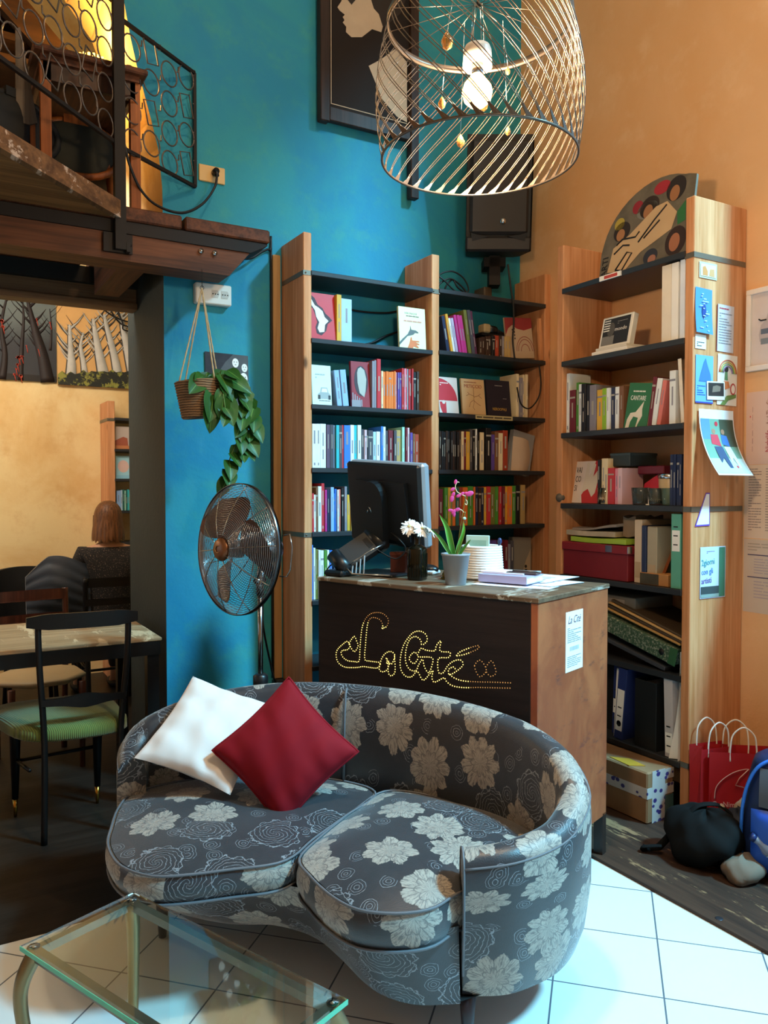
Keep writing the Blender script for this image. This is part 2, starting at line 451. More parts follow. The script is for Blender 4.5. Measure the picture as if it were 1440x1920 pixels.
# loft furniture
tb = thing('small_wooden_table', 'small dark wooden table up on the mezzanine under the glowing lamp', 'table', (.63, 3.77, 2.556))
m = MB(); m.box(.40, .845, 3.44, 4.10, 3.125, 3.15, bev=.006); m.box(.43, .815, 3.47, 4.07, 3.10, 3.125); m.build('table_top', DARKWOOD_Y, tb, world=True)
m = MB(); m.box(.44, .80, 3.48, 3.50, 3.03, 3.10); m.box(.44, .80, 4.04, 4.06, 3.03, 3.10); m.box(.44, .46, 3.48, 4.06, 3.03, 3.10); m.box(.78, .80, 3.48, 4.06, 3.03, 3.10); m.build('apron', DARKWOOD_V, tb, world=True)
for x, y in ((.45, 3.50), (.80, 3.50), (.45, 4.05), (.80, 4.05)):
    m = MB(); m.box(x-.02, x+.02, y-.02, y+.02, 2.556, 3.10); m.build('leg', ORANGEWOOD, tb, world=True)
def round_chair(x, y, rz, label, mat_w, mat_c, k=1.0):
    c = thing('upholstered_chair', label, 'chair', (x, y, 2.556), rz)
    m = MB(); m.lathe([(0, 0), (.19, 0), (.205, .02), (.19, .05), (0, .06)], 20, c=(0, 0, .24)); m.build('seat', mat_c, c)
    for sx, sy in ((-.15, -.15), (.15, -.15), (-.15, .15), (.15, .15)):
        m = MB(); m.tube([(sx*1.1, sy*1.1, 0), (sx, sy, .24)], [.012, .018], 8); m.build('leg', mat_w, c)
    def bp(a, r=1): return (.175*r*math.cos(a), -.20+.015*math.sin(a), .36*k+.115*r*math.sin(a))
    m = MB(); m.tube([bp(i*PI/12, 1.06) for i in range(24)], .016, 8, closed=True); m.build('back_frame', mat_w, c)
    m = MB(); m.ball((0, 0, 0), (.172, .028, .115), 20, M=Matrix.Translation((0, -.20, .36*k))); m.build('back_pad', mat_c, c)
    m = MB(); m.box(-.05, .05, -.215, -.185, .475*k, .515*k); m.build('crest', mat_w, c)
    for sx in (-1, 1): m = MB(); m.tube([(sx*.13, -.2, .24), (sx*.15, -.2, .33)], .012, 6); m.build('back_support', mat_w, c)
    return c
DKCLOTH = flat('dark_green_upholstery', '#25261d', .85)
round_chair(.60, 3.92, 0, 'oval-backed upholstered chair tucked under the mezzanine table', ORANGEWOOD, DKCLOTH, .88)
round_chair(.27, 3.80, R(25), 'dark round-backed chair at the far left of the mezzanine', BLACKM, BLACKM, .9)
wc = thing('wooden_board', 'greyish wooden drop leaf board hanging left of the mezzanine table', 'board', (.37, 3.62, 2.556))
m = MB(); m.prism([(.355, 3.26), (.372, 3.27), (.432, 2.90), (.40, 2.885), (.352, 2.89)], 3.60, 3.625); m.build('leaf', wood('grey_worn_wood', '#74685c', '#4e4338', 2, .7), wc, world=True)
m = MB(); m.box(.405, .425, 3.61, 3.63, 2.556, 2.90); m.build('leg', ORANGEWOOD, wc, world=True)
lampl = thing('table_lamp', 'glowing glass table lamp on the mezzanine table', 'lamp', (.69, 3.85, 3.15))
m = MB(); m.lathe([(.05, 0), (.05, .01), (.015, .02), (.015, .07), (.03, .08)], 16); m.build('base', BRASS, lampl)
m = MB(); m.lathe([(.03, .075), (.06, .09), (.07, .13), (.062, .17)], 20); 
for k in range(20):
    a = k*PI/10; m.cyl((.066*math.cos(a), .066*math.sin(a), .09), (.066*math.cos(a), .066*math.sin(a), .185), .006, 6)
m.build('lamp_shade', flat('glowing_ribbed_glass', '#ffd27a', .4, emit='#ffb040', es=14), lampl)
# sloping dark boards seen through the arch, above the mezzanine
STAIRW = wood('dark_stair_wood', '#33200f', '#1f1208', 0, .7, False)
st = thing('sloping_stair_boards', 'dark sloping stair boards at the top left behind the mezzanine', 'stairs', (.3, 4.5, 3.5))
m = MB(); m.prism([(.92, 3.44), (.50, 3.86), (.30, 4.10), (.20, 4.10), (.20, 3.95), (.84, 3.36)], 4.47, 4.53); m.build('stringer', STAIRW, st, world=True)
for k in range(6):
    x = .80-.11*k; z = 3.46+.11*k
    m = MB(); m.box(x-.35, x+.04, 4.535, 4.95, z, z+.035); m.build('tread', STAIRW, st, world=True)
m = MB(); m.prism([(.86, 3.34), (.30, 3.93), (.12, 3.93), (.12, 3.40), (.60, 3.30)], 4.95, 4.99); m.build('back_board', STAIRW, st, world=True)
# upper wall plate and cable
pl = thing('wall_outlet_plate', 'yellowed wall outlet plate with a plugged-in cable, above the mezzanine', 'outlet', (1.205, WY, 2.878))
m = MB(); m.box(1.142, 1.268, WY-.01, WY, 2.84, 2.917, bev=.003); m.build('plate', flat('yellowed_plastic', '#d9b070', .5), pl, world=True)
m = MB(); m.cyl((1.215, WY-.01, 2.885), (1.215, WY-.045, 2.885), .015, 12); m.tube([(1.215, WY-.04, 2.885), (1.215, WY-.05, 2.86)], .011, 8); m.build('plug', BLACKP, pl, world=True)
m = MB(); m.tube(spline([(1.215, WY-.05, 2.865), (1.20, WY-.06, 2.80), (1.13, WY-.09, 2.70), (1.02, WY-.15, 2.625), (.90, WY-.20, 2.62), (.82, WY-.24, 2.66), (.765, WY-.28, 2.74), (.745, 3.42, 2.80)], 6), .006, 6)
tag(m.build('power_cable', CORD), 'dark power cable looping from the upper outlet to the railing post', 'cable')
# lower double outlet
po = thing('double_wall_socket', 'white surface-mounted double wall socket on the blue wall below the mezzanine', 'outlet', (1.205, WY, 2.31))
m = MB(); m.box(1.112, 1.285, WY-.045, WY, 2.262, 2.358, bev=.005); m.build('housing', WHITEPL, po, world=True)
for x in (1.205, 1.252):
    m = MB(); m.prism([(x-.018, 2.293), (x+.012, 2.293), (x+.02, 2.31), (x+.012, 2.328), (x-.018, 2.328)], WY-.047, WY-.044)
    f = m.build('socket', flat('grey_socket_face', '#c9c3b6', .4), po, world=True)
    m = MB()
    for dx in (-.012, 0, .012): m.cyl((x+dx, WY-.048, 2.31), (x+dx, WY-.0465, 2.31), .003, 8)
    m.build('pin_holes', BLACKM, f, world=True)
# batten on the wall left of the bookcase, and cable along it
bt = MB(); bt.box(1.505, 1.545, WY-.022, WY, .45, 2.545, bev=.003)
tag(bt.build('wooden_batten', wood('pale_batten', '#b08a5c', '#8f6c42', 2, .6, False)), 'narrow wooden batten running up the blue wall beside the bookcase', 'batten')
m = MB(); m.box(1.495, 1.555, WY-.06, WY-.001, .36, .45, bev=.008); tag(m.build('junction_box', BLACKP), 'black junction box at the foot of the wooden batten', 'junction box')
m = MB(); m.tube(spline([(1.29, 3.60, 2.47), (1.38, WY-.05, 2.50), (1.45, WY-.03, 2.55), (1.495, WY-.01, 2.56), (1.500, WY-.008, 2.45), (1.500, WY-.008, .46)], 5), .006, 6)
tag(m.build('black_cable', CORD), 'black cable running down the left side of the batten', 'cable')
# hanging planter
hp = thing('hanging_planter', 'woven jute basket hanging by strings from the mezzanine beam', 'planter', (1.056, 3.40, 2.34))
tl = Matrix.Translation((1.045, 3.36, 1.70)) @ Matrix.Rotation(R(-6), 4, 'Y')
def brings(k): return (k % 2)*.003
t = NT('woven_jute'); o_ = t.co(); z_ = t.xyz(o_); w_ = t.m_('SINE', t.m_('ADD', t.m_('MULTIPLY', z_[2], 620.0), t.m_('MULTIPLY', t.noise(o_, 60, 3), 3.0)))
t.p('Base Color', t.mix(t.m_('ADD', .5, t.m_('MULTIPLY', w_, .5)), lin('#4a3522'), lin('#937250'))).p('Roughness', .95); t.bump(w_, .5, .003); JUTE = t.m
prof = [(.0, 0), (.085, 0)]+[(.088+.014*(i/22)+(.0035 if i % 2 else 0), .004+i*.0065) for i in range(24)]
prof += [(.098, .158), (.09, .150), (.085, .03), (0, .03)]
m = MB(); m.lathe(prof, 32, M=tl); m.build('basket', JUTE, hp, world=True)
m = MB(); m.lathe([(0, .13), (.088, .13)], 20, M=tl); m.build('soil', flat('dark_soil', '#2a1d14', 1), hp, world=True)
m = MB(); m.lathe([(.0895, .13), (.0895, .155), (.093, .155)], 24, M=tl); m.build('liner', WHITEPL, hp, world=True)
for k in range(4):
    a = R(200+90*k); q = tl @ Vector((.102*math.cos(a), .102*math.sin(a), .155))
    m = MB(); pts = [Vector((1.056, 3.40, 2.26)).lerp(q, i/24) for i in range(25)]
    m.tube(pts, [.0028+.0012*(i % 2) for i in range(25)], 6); m.build('cord', ROPE, hp, world=True)
m = MB(); m.tube([(1.056, 3.40, 2.34), (1.056, 3.40, 2.26)], .0015, 5); m.tube([(1.056+.008*math.cos(a*PI/6), 3.40, 2.262+.008*math.sin(a*PI/6)) for a in range(12)], .0015, 5, closed=True); m.build('hook', STEEL_D, hp, world=True)
# trailing pothos
t = NT('pothos_leaf'); o = t.co('UV'); xy = t.xyz(o)
vein = t.m_('ABSOLUTE', t.m_('SUBTRACT', xy[0], .5))
gc = t.mix(t.noise(t.co(), 22, 3), lin('#173a14'), lin('#2f5f1f'))
gc = t.mix(t.step(vein, .035, .0), gc, lin('#5f8c3c'))
t.p('Base Color', gc).p('Roughness', .42).p('Specular IOR Level', .3).p('Subsurface Weight', 0.0); LEAF = t.m
def leaf(mb, p, d, up, L, W, curl=.25):
    d = Vector(d).normalized(); up = Vector(up); x = d.cross(up)
    if x.length < .01: x = Vector((1, 0, 0))
    x.normalize(); nrm = x.cross(d)
    def fn(u, v):
        s = v; w = W*.5*(math.sin(PI*min(1, s**.62)))**.75*(1 if s > .02 else .1)
        uu = (u-.5)*2
        q = Vector(p)+d*(L*s-(.10*L*abs(uu) if s < .25 else 0)) + x*(uu*w) + nrm*(abs(uu)*w*.28-curl*L*s*s)
        return q
    mb.grid(fn, 4, 7)
plant = thing('pothos_plant', 'green trailing pothos spilling out of the hanging basket', 'plant', (1.07, 3.36, 1.84))
m = MB(); rnd = random.Random(3)
vines = []
base = Vector((1.06, 3.36, 1.85))
vines.append([base, base+Vector((.06, -.05, .05)), base+Vector((.115, -.09, -.02)), base+Vector((.13, -.10, -.12)), base+Vector((.115, -.10, -.22)), base+Vector((.07, -.10, -.32)), base+Vector((.055, -.10, -.42))])
vines.append([base, base+Vector((.09, -.03, .04)), base+Vector((.16, -.07, -.02)), base+Vector((.18, -.09, -.12)), base+Vector((.155, -.09, -.22)), base+Vector((.12, -.1, -.30))])
vines.append([base, base+Vector((.03, -.08, .03)), base+Vector((.03, -.13, -.06)), base+Vector((.04, -.14, -.16))])
vines.append([base, base+Vector((.10, 0, .05)), base+Vector((.14, -.02, 0)), base+Vector((.16, -.04, -.08))])
for v in vines: m.tube(spline(v, 6), .0028, 5)
st_ = m.build('stems', flat('green_stem', '#4c6b2c', .6), plant, world=True)
lv = MB(); m = MB()
lf = []
for v in vines:
    sp = spline(v, 6)
    for i in range(3, len(sp), 2):
        p = sp[i]; a = rnd.uniform(0, 2*PI)
        lf.append((p, (.5*math.cos(a), -.35+.4*math.sin(a), -.75), rnd.uniform(.06, .10)))
for k in range(14):
    a = rnd.uniform(-PI, PI); r = rnd.uniform(.02, .09)
    lf.append((base+Vector((r*math.cos(a)+.03, r*math.sin(a)*.8-.03, rnd.uniform(-.01, .05))), (math.cos(a)*.6+.1, -.45+.3*math.sin(a), rnd.uniform(-.7, .1)), rnd.uniform(.06, .11)))
for q, d_, L_ in [((1.02, 3.30, 1.86), (-.45, -.5, -.45), .12), ((1.06, 3.27, 1.80), (-.15, -.4, -.9), .13), ((1.10, 3.26, 1.78), (.25, -.4, -.9), .13), ((1.13, 3.27, 1.86), (.5, -.4, -.3), .11), ((1.05, 3.27, 1.74), (-.05, -.3, -1), .11)]: lf.append((q, d_, L_))
for p, d, L in lf:
    m = MB(); leaf(m, p, d, (rnd.uniform(-.3, .3), -1, .6), L, L*.72, rnd.uniform(.05, .3)); m.build('leaf', LEAF, plant, world=True)
# drawing with pale faces pinned behind the plant
pic = thing('drawing_of_pale_faces', 'grey drawing of small pale faces pinned to the blue wall behind the plant', 'drawing', (1.27, WY, 1.74))
T = frame((1.17, WY-.004, 1.745), (1, 0, -.02), (-.02, 0, 1))
m = MB(); m.box(0, .215, 0, .30, 0, .003, M=T); m.build('sheet', flat('grey_charcoal_paper', '#5a5d60', .9, vary=.2), pic, world=True)
m = MB(); m.prism([(.0, .30), (0, .18), (.06, .2), (.10, .26), (.14, .30)], .0032, .0036, 'xy', M=T); m.build('dark_corner', flat('dark_charcoal', '#3a3a40', .9, vary=.3), pic, world=True)
for x, y, r in [(.15, .26, .022), (.195, .24, .02), (.19, .19, .026), (.14, .15, .022), (.185, .11, .024), (.10, .19, .02), (.13, .07, .024), (.18, .035, .022), (.08, .10, .02), (.06, .04, .022), (.19, .155, .018)]:
    m = MB(); m.prism([(x+r*.75*math.cos(k*PI/8), y+r*math.sin(k*PI/8)) for k in range(16)], .0036, .0042, 'xy', M=T)
    f = m.build('pale_face', WHITEP, pic, world=True)
    m = MB()
    for dx in (-.3, .3): m.prism([(x+dx*r+r*.1*math.cos(k*PI/4), y+.2*r+r*.12*math.sin(k*PI/4)) for k in range(8)], .0042, .0046, 'xy', M=T)
    m.prism([(x+r*.2*math.cos(k*PI/4), y-.4*r+r*.07*math.sin(k*PI/4)) for k in range(8)], .0042, .0046, 'xy', M=T)
    m.build('features', INK, f, world=True)
# ------------------------------------------------------------------ bookcases
def strap(mb, x0, x1, y0, y1, z, t=.0025, h=.022):
    mb.box(x0-t, x1+t, y0-t, y0, z-h/2, z+h/2); mb.box(x0-t, x0, y0, y1, z-h/2, z+h/2); mb.box(x1, x1+t, y0, y1, z-h/2, z+h/2)
    mb.cyl((x0+.01, y0-t, z), (x0+.01, y0-t-.003, z), .004, 8)
STRAPM = flat('dull_steel_strap', '#7d7669', .45, .7)
bk = thing('bookcase', 'tall two-bay pine bookcase with black shelves against the blue wall', 'bookcase', (2.31, 3.45, 0))
AX = [(1.556, 1.597), (2.272, 2.318), (3.027, 3.068)]
for x0, x1 in AX:
    m = MB(); m.box(x0, x1, 3.45, WY-.003, .002, 2.595, bev=.003); m.build('upright', PINE, bk, world=True)
for z in (2.42, 2.105, 1.795, 1.495, 1.19, .865, .55, .22):
    m = MB(); m.box(1.593, 2.275, 3.443, 3.705, z-.022, z, bev=.002); m.build('shelf', SHELFM, bk, world=True)
for z in (2.425, 2.11, 1.79, 1.495, 1.20, .865, .55, .22):
    m = MB(); m.box(2.314, 3.03, 3.443, 3.705, z-.022, z, bev=.002); m.build('shelf', SHELFM, bk, world=True)
for z in (2.407, 1.178):
    for x0, x1 in AX[:2]:
        m = MB(); strap(m, x0, x1, 3.45, 3.70, z); m.build('steel_strap', STRAPM, bk, world=True)
bc = thing('bookcase', 'pine bookcase with black shelves along the ochre wall, papers pinned on its end', 'bookcase', (2.90, 2.62, .012))
CY = [(2.217, 2.260), (2.985, 3.028)]
for y0, y1 in CY:
    m = MB(); m.box(2.736, 3.068, y0, y1, .012, 2.59, bev=.003); m.build('upright', PINE, bc, world=True)
for z in (2.375, 2.02, 1.67, 1.325, .975):
    m = MB(); m.box(2.728, 3.06, 2.257, 2.988, z-.025, z, bev=.002); m.build('shelf', SHELFM, bc, world=True)
m = MB(); m.box(2.74, 3.06, 2.257, 2.988, .585, .61, M=None); m.build('shelf', SHELFM, bc, world=True)
m = MB(); m.box(2.728, 3.06, 2.257, 2.988, .225, .25, bev=.002); m.build('shelf', SHELFM, bc, world=True)
for z in (2.352, 1.312, .245):
    m = MB(); t_ = .0025
    m.box(2.736-t_, 2.736, 2.215, 2.262, z-.011, z+.011); m.box(2.736-t_, 3.06, 2.2145, 2.217, z-.011, z+.011)
    m.build('steel_strap', STRAPM, bc, world=True)

# ------------------------------------------------------------------ books
PALETTE = {'white': '#e4e8e8', 'pale blue': '#a9c7dd', 'light blue': '#8fb4e4', 'yellow': '#d9a93a', 'red': '#c0323a', 'maroon': '#6b1f2b', 'grey': '#85808a', 'dark grey': '#4a4850',
 'cream': '#e2cda4', 'orange': '#e2742f', 'pink': '#d8899a', 'pale pink': '#d9b3b8', 'purple': '#5c4590', 'black': '#1c1b1e', 'dark brown': '#3a2820', 'purple grey': '#5d4a60', 'grey blue': '#6f86a4',
 'turquoise': '#35b3bd', 'blue': '#3a78d0', 'tan': '#b3935c', 'mint green': '#9ed3bb', 'brown': '#7a5238', 'rust red': '#a03e28', 'magenta': '#c2358c', 'navy': '#1e2848', 'salmon': '#d9776c',
 'olive': '#6f7434', 'green': '#4d8a34', 'amber': '#dca033', 'lavender': '#b9b4d4', 'plum': '#5c2f4a', 'teal': '#2c6660', 'lime': '#8cb82c'}
def cmat(c): return flat('cover_'+c.replace(' ', '_'), PALETTE[c], .45, vary=.04)
ORD = ['first', 'second', 'third', 'fourth', 'fifth', 'sixth', 'seventh', 'eighth', 'ninth', 'tenth']
rb = random.Random(11)
def book_mesh(w, h, d, col, name='book', parent=None):
    b = min(.0022, w*.22)
    m = MB()
    m.box(-w/2, w/2, 0, b, 0, h, bev=min(b*.45, .001)); m.box(-w/2, -w/2+b, b*.8, d, 0, h); m.box(w/2-b, w/2, b*.8, d, 0, h)
    light = sum(lin(PALETTE[col])[:3]) > .8
    style = rb.randint(0, 4); q = w*.16
    if style == 0: m.box(-q, q, -.0004, 0, h*.35, h*.65, 1)
    elif style == 1: m.box(-q, q, -.0004, 0, h*.55, h*.85, 1); m.box(-q, q, -.0004, 0, h*.06, h*.12, 1)
    elif style == 2: m.box(-w*.46, w*.46, -.0004, 0, h*.80, h*.84, 1); m.box(-q*.7, q*.7, -.0004, 0, h*.35, h*.7, 1)
    elif style == 3: m.box(-q*.6, q*.6, -.0004, 0, h*.2, h*.42, 1); m.box(-q*.6, q*.6, -.0004, 0, h*.5, h*.8, 1)
    else: m.box(-q*.5, q*.5, -.0004, 0, h*.45, h*.78, 1)
    o = m.build(name, [cmat(col), flat('spine_print_dark', '#8a8a94', .6) if light else flat('spine_print_pale', '#a59e92', .6)], parent)
    pg = MB(); pg.box(-w/2+b, w/2-b, b, d-.002, .002, h-.003); pg.build('pages', CREAM, o)
    return o
ROWS = {
'A1':(2.105,[(1.738,0.026,0.224,'yellow',0),(1.764,0.058,0.211,'pale blue',0)]),
'A2':(1.795,[(1.723,0.028,0.173,'light blue',6),(1.751,0.032,0.175,'light blue',6),(1.931,0.015,0.232,'grey',0),(1.946,0.012,0.236,'grey',0),(1.958,0.022,0.245,'red',0),(1.983,0.012,0.186,'cream',0),(1.995,0.015,0.184,'orange',0),(2.01,0.016,0.185,'orange',0),(2.026,0.015,0.186,'orange',0),(2.041,0.016,0.188,'orange',0),(2.057,0.012,0.189,'orange',0),(2.069,0.009,0.187,'pink',0),(2.078,0.013,0.187,'purple',0),(2.091,0.009,0.188,'purple',0),(2.104,0.012,0.208,'red',0),(2.116,0.01,0.209,'pink',0),(2.126,0.009,0.21,'red',0),(2.135,0.01,0.208,'grey',0),(2.145,0.009,0.208,'red',0),(2.154,0.01,0.209,'maroon',0),(2.164,0.009,0.21,'red',0),(2.177,0.016,0.197,'black',0),(2.193,0.016,0.199,'dark brown',0)]),
'A3':(1.495,[(1.604,0.025,0.209,'white',0),(1.629,0.019,0.21,'white',0),(1.648,0.031,0.211,'white',0),(1.679,0.02,0.207,'purple grey',0),(1.699,0.02,0.208,'dark grey',0),(1.719,0.012,0.206,'grey blue',0),(1.731,0.017,0.209,'turquoise',0),(1.748,0.017,0.207,'dark grey',0),(1.765,0.012,0.21,'red',0),(1.777,0.035,0.211,'blue',0),(1.812,0.021,0.212,'white',0),(1.833,0.017,0.213,'turquoise',0),(1.85,0.021,0.214,'white',0),(1.871,0.015,0.193,'dark grey',0),(1.886,0.015,0.191,'pale pink',0),(1.901,0.012,0.192,'black',0),(1.913,0.027,0.19,'dark grey',0),(1.94,0.018,0.185,'pale blue',0),(1.958,0.022,0.186,'white',0),(1.983,0.015,0.211,'blue',0),(1.998,0.015,0.211,'white',0),(2.013,0.013,0.191,'dark grey',0),(2.026,0.028,0.194,'maroon',0),(2.054,0.018,0.195,'dark grey',0),(2.072,0.029,0.196,'tan',0),(2.107,0.016,0.213,'mint green',0),(2.126,0.013,0.211,'maroon',0),(2.139,0.012,0.211,'pale pink',0),(2.151,0.016,0.185,'purple',0),(2.167,0.013,0.182,'brown',0),(2.18,0.023,0.178,'rust red',0)]),
'A4':(1.19,[(1.603,0.011,0.185,'red',0),(1.614,0.011,0.177,'white',0),(1.625,0.009,0.21,'brown',0),(1.634,0.019,0.218,'white',0),(1.656,0.017,0.233,'red',0),(1.673,0.011,0.2,'magenta',0),(1.684,0.015,0.202,'navy',0),(1.701,0.018,0.215,'light blue',0),(1.719,0.008,0.184,'blue',0),(1.727,0.009,0.205,'blue',0),(1.736,0.009,0.2,'white',0),(1.745,0.014,0.202,'salmon',0),(1.762,0.014,0.21,'black',0),(1.779,0.015,0.218,'grey',0),(1.794,0.017,0.176,'yellow',0),(1.811,0.024,0.171,'yellow',0)]),
'A5':(0.865,[(1.602,0.011,0.263,'blue',0),(1.613,0.011,0.247,'white',0),(1.624,0.012,0.242,'olive',0),(1.638,0.012,0.236,'white',0),(1.65,0.017,0.235,'white',0),(1.669,0.015,0.235,'green',0),(1.686,0.012,0.234,'white',0),(1.698,0.017,0.234,'blue',0),(1.715,0.012,0.228,'navy',0),(1.727,0.008,0.222,'white',0),(1.735,0.015,0.227,'salmon',0),(1.75,0.014,0.226,'red',0),(1.764,0.015,0.226,'salmon',0)]),
'B1':(2.105,[(2.343,0.02,0.189,'navy',11),(2.366,0.017,0.202,'amber',11),(2.386,0.014,0.182,'white',11),(2.403,0.017,0.184,'lavender',11),(2.423,0.017,0.203,'magenta',11),(2.44,0.017,0.205,'magenta',11),(2.457,0.017,0.206,'magenta',11),(2.481,0.021,0.234,'olive',9),(2.502,0.021,0.237,'dark grey',9),(2.526,0.018,0.234,'plum',9),(2.586,0.021,0.096,'dark brown',0),(2.607,0.022,0.104,'dark brown',0),(2.629,0.021,0.108,'dark brown',0),(2.65,0.018,0.113,'dark brown',0),(2.668,0.022,0.115,'black',0),(2.69,0.029,0.12,'rust red',0),(2.722,0.019,0.12,'dark brown',0),(2.744,0.015,0.122,'grey',0),(2.759,0.022,0.121,'tan',0),(2.781,0.022,0.123,'tan',0)]),
'B2':(1.79,[(2.838,0.019,0.236,'cream',0),(2.861,0.026,0.22,'grey',0),(2.891,0.011,0.236,'cream',0),(2.906,0.015,0.24,'cream',0)]),
'B3':(1.495,[(2.334,0.013,0.202,'dark brown',0),(2.347,0.014,0.2,'black',0),(2.361,0.013,0.197,'black',0),(2.374,0.014,0.203,'dark brown',0),(2.388,0.013,0.201,'black',0),(2.401,0.014,0.199,'black',0),(2.415,0.014,0.205,'dark brown',0),(2.429,0.013,0.202,'black',0),(2.442,0.014,0.2,'black',0),(2.456,0.014,0.206,'dark brown',0),(2.47,0.017,0.204,'cream',0),(2.487,0.014,0.205,'maroon',0),(2.501,0.024,0.205,'yellow',0),(2.525,0.018,0.22,'dark grey',0),(2.543,0.017,0.215,'black',0),(2.564,0.01,0.219,'white',0),(2.574,0.018,0.202,'black',0),(2.596,0.028,0.203,'cream',0),(2.631,0.036,0.227,'black',0),(2.667,0.022,0.194,'purple',0),(2.692,0.026,0.209,'brown',0),(2.722,0.029,0.204,'cream',0),(2.751,0.033,0.22,'rust red',0)]),
'B4':(1.2,[(2.331,0.027,0.194,'maroon',0),(2.362,0.023,0.203,'green',0),(2.385,0.017,0.203,'yellow',0),(2.402,0.014,0.203,'olive',0),(2.416,0.02,0.203,'orange',0),(2.436,0.021,0.203,'teal',0),(2.457,0.024,0.203,'rust red',0),(2.481,0.031,0.203,'orange',0),(2.516,0.035,0.209,'green',0),(2.554,0.011,0.206,'orange',0),(2.565,0.018,0.206,'navy',0),(2.583,0.021,0.203,'dark brown',0),(2.604,0.021,0.203,'navy',0),(2.625,0.015,0.206,'yellow',0),(2.64,0.025,0.206,'red',0),(2.665,0.036,0.206,'olive',0),(2.701,0.022,0.209,'green',0),(2.727,0.018,0.209,'red',0),(2.745,0.019,0.209,'maroon',0),(2.767,0.019,0.209,'amber',0),(2.786,0.03,0.209,'orange',0),(2.816,0.026,0.212,'green',0),(2.842,0.03,0.215,'black',0),(2.876,0.03,0.218,'tan',0)]),
'B5':(0.865,[(2.57,0.021,0.248,'tan',0),(2.591,0.025,0.245,'dark brown',0),(2.616,0.029,0.247,'tan',0),(2.645,0.029,0.249,'purple',0),(2.674,0.029,0.251,'purple',0),(2.703,0.029,0.25,'plum',0),(2.732,0.03,0.249,'maroon',0),(2.762,0.026,0.248,'maroon',0),(2.788,0.018,0.226,'grey',0),(2.806,0.023,0.243,'dark grey',0)]),
'C2':(1.67,[(2.962,0.019,0.293,'white',0),(2.917,0.04,0.206,'maroon',0),(2.892,0.021,0.239,'green',0),(2.87,0.021,0.231,'white',0),(2.841,0.029,0.228,'black',0),(2.816,0.025,0.22,'black',0),(2.775,0.041,0.216,'grey',0),(2.734,0.037,0.189,'yellow',0),(2.707,0.027,0.193,'lime',0),(2.687,0.02,0.191,'white',0),(2.664,0.023,0.191,'navy',0),(2.638,0.023,0.193,'white',0),(2.612,0.026,0.193,'brown',0),(2.415,0.021,0.212,'maroon',-8),(2.386,0.029,0.202,'white',-10),(2.361,0.022,0.192,'salmon',-10),(2.314,0.033,0.225,'white',0)]),
'C3':(1.325,[(2.744,0.017,0.208,'black',0),(2.72,0.024,0.212,'cream',0),(2.7,0.02,0.211,'cream',0),(2.656,0.04,0.168,'red',0),(2.634,0.022,0.165,'pink',0),(2.608,0.026,0.165,'pale pink',0),(2.326,0.016,0.217,'navy',0),(2.312,0.014,0.217,'navy',0),(2.298,0.014,0.216,'navy',0),(2.285,0.013,0.216,'navy',0)]),
}
WHERE = {'A1': 'top shelf, left bay, blue-wall bookcase', 'A2': 'second shelf, left bay, blue-wall bookcase', 'A3': 'third shelf, left bay, blue-wall bookcase', 'A4': 'fourth shelf, left bay, blue-wall bookcase',
 'A5': 'shelf just behind the counter, left bay', 'B1': 'top shelf, right bay, blue-wall bookcase', 'B2': 'second shelf, right bay, blue-wall bookcase', 'B3': 'third shelf, right bay, blue-wall bookcase',
 'B4': 'fourth shelf, right bay, blue-wall bookcase', 'B5': 'right bay shelf just above the counter', 'C2': 'third shelf of ochre-wall bookcase', 'C3': 'fourth shelf of ochre-wall bookcase'}
for key, (z, items) in ROWS.items():
    cnt = {}
    for it in items: cnt[it[3]] = cnt.get(it[3], 0)+1
    seen = {}
    for a, w, h, col, lean in items:
        seen[col] = seen.get(col, 0)+1
        kind = 'slim' if w < .014 else ('thick' if w > .026 else 'paperback')
        nm = {'slim': 'slim '+col+' book', 'thick': 'thick '+col+' book', 'paperback': col+' paperback'}[kind]
        lab = nm+', '+WHERE[key]
        if cnt[col] > 1: lab = nm+', '+ORD[seen[col]-1]+' '+col+' one from left, '+WHERE[key]
        w_ = w-.0012; d = rb.uniform(.13, .16); inset = rb.uniform(0, .012)
        hh = h*rb.uniform(.992, 1.006)
        o = book_mesh(w_, hh, d, col)
        if key[0] in 'AB':
            o.location = (a+w/2, 3.462+inset, z+.0005+(abs(math.sin(R(lean)))*w_/2 if lean else 0)); o.rotation_euler = (0, -R(lean), 0)
            if lean: o.location.x += hh*math.sin(R(lean))*(.98)
        else:
            o.location = (2.748+inset, a+w/2, z+.0005+(abs(math.sin(R(lean)))*w_/2 if lean else 0)); o.rotation_euler = (0, -R(lean), -PI/2)
            if lean: o.location.y -= hh*math.sin(R(lean))
        tag(o, lab, 'book', 'books on the '+WHERE[key])
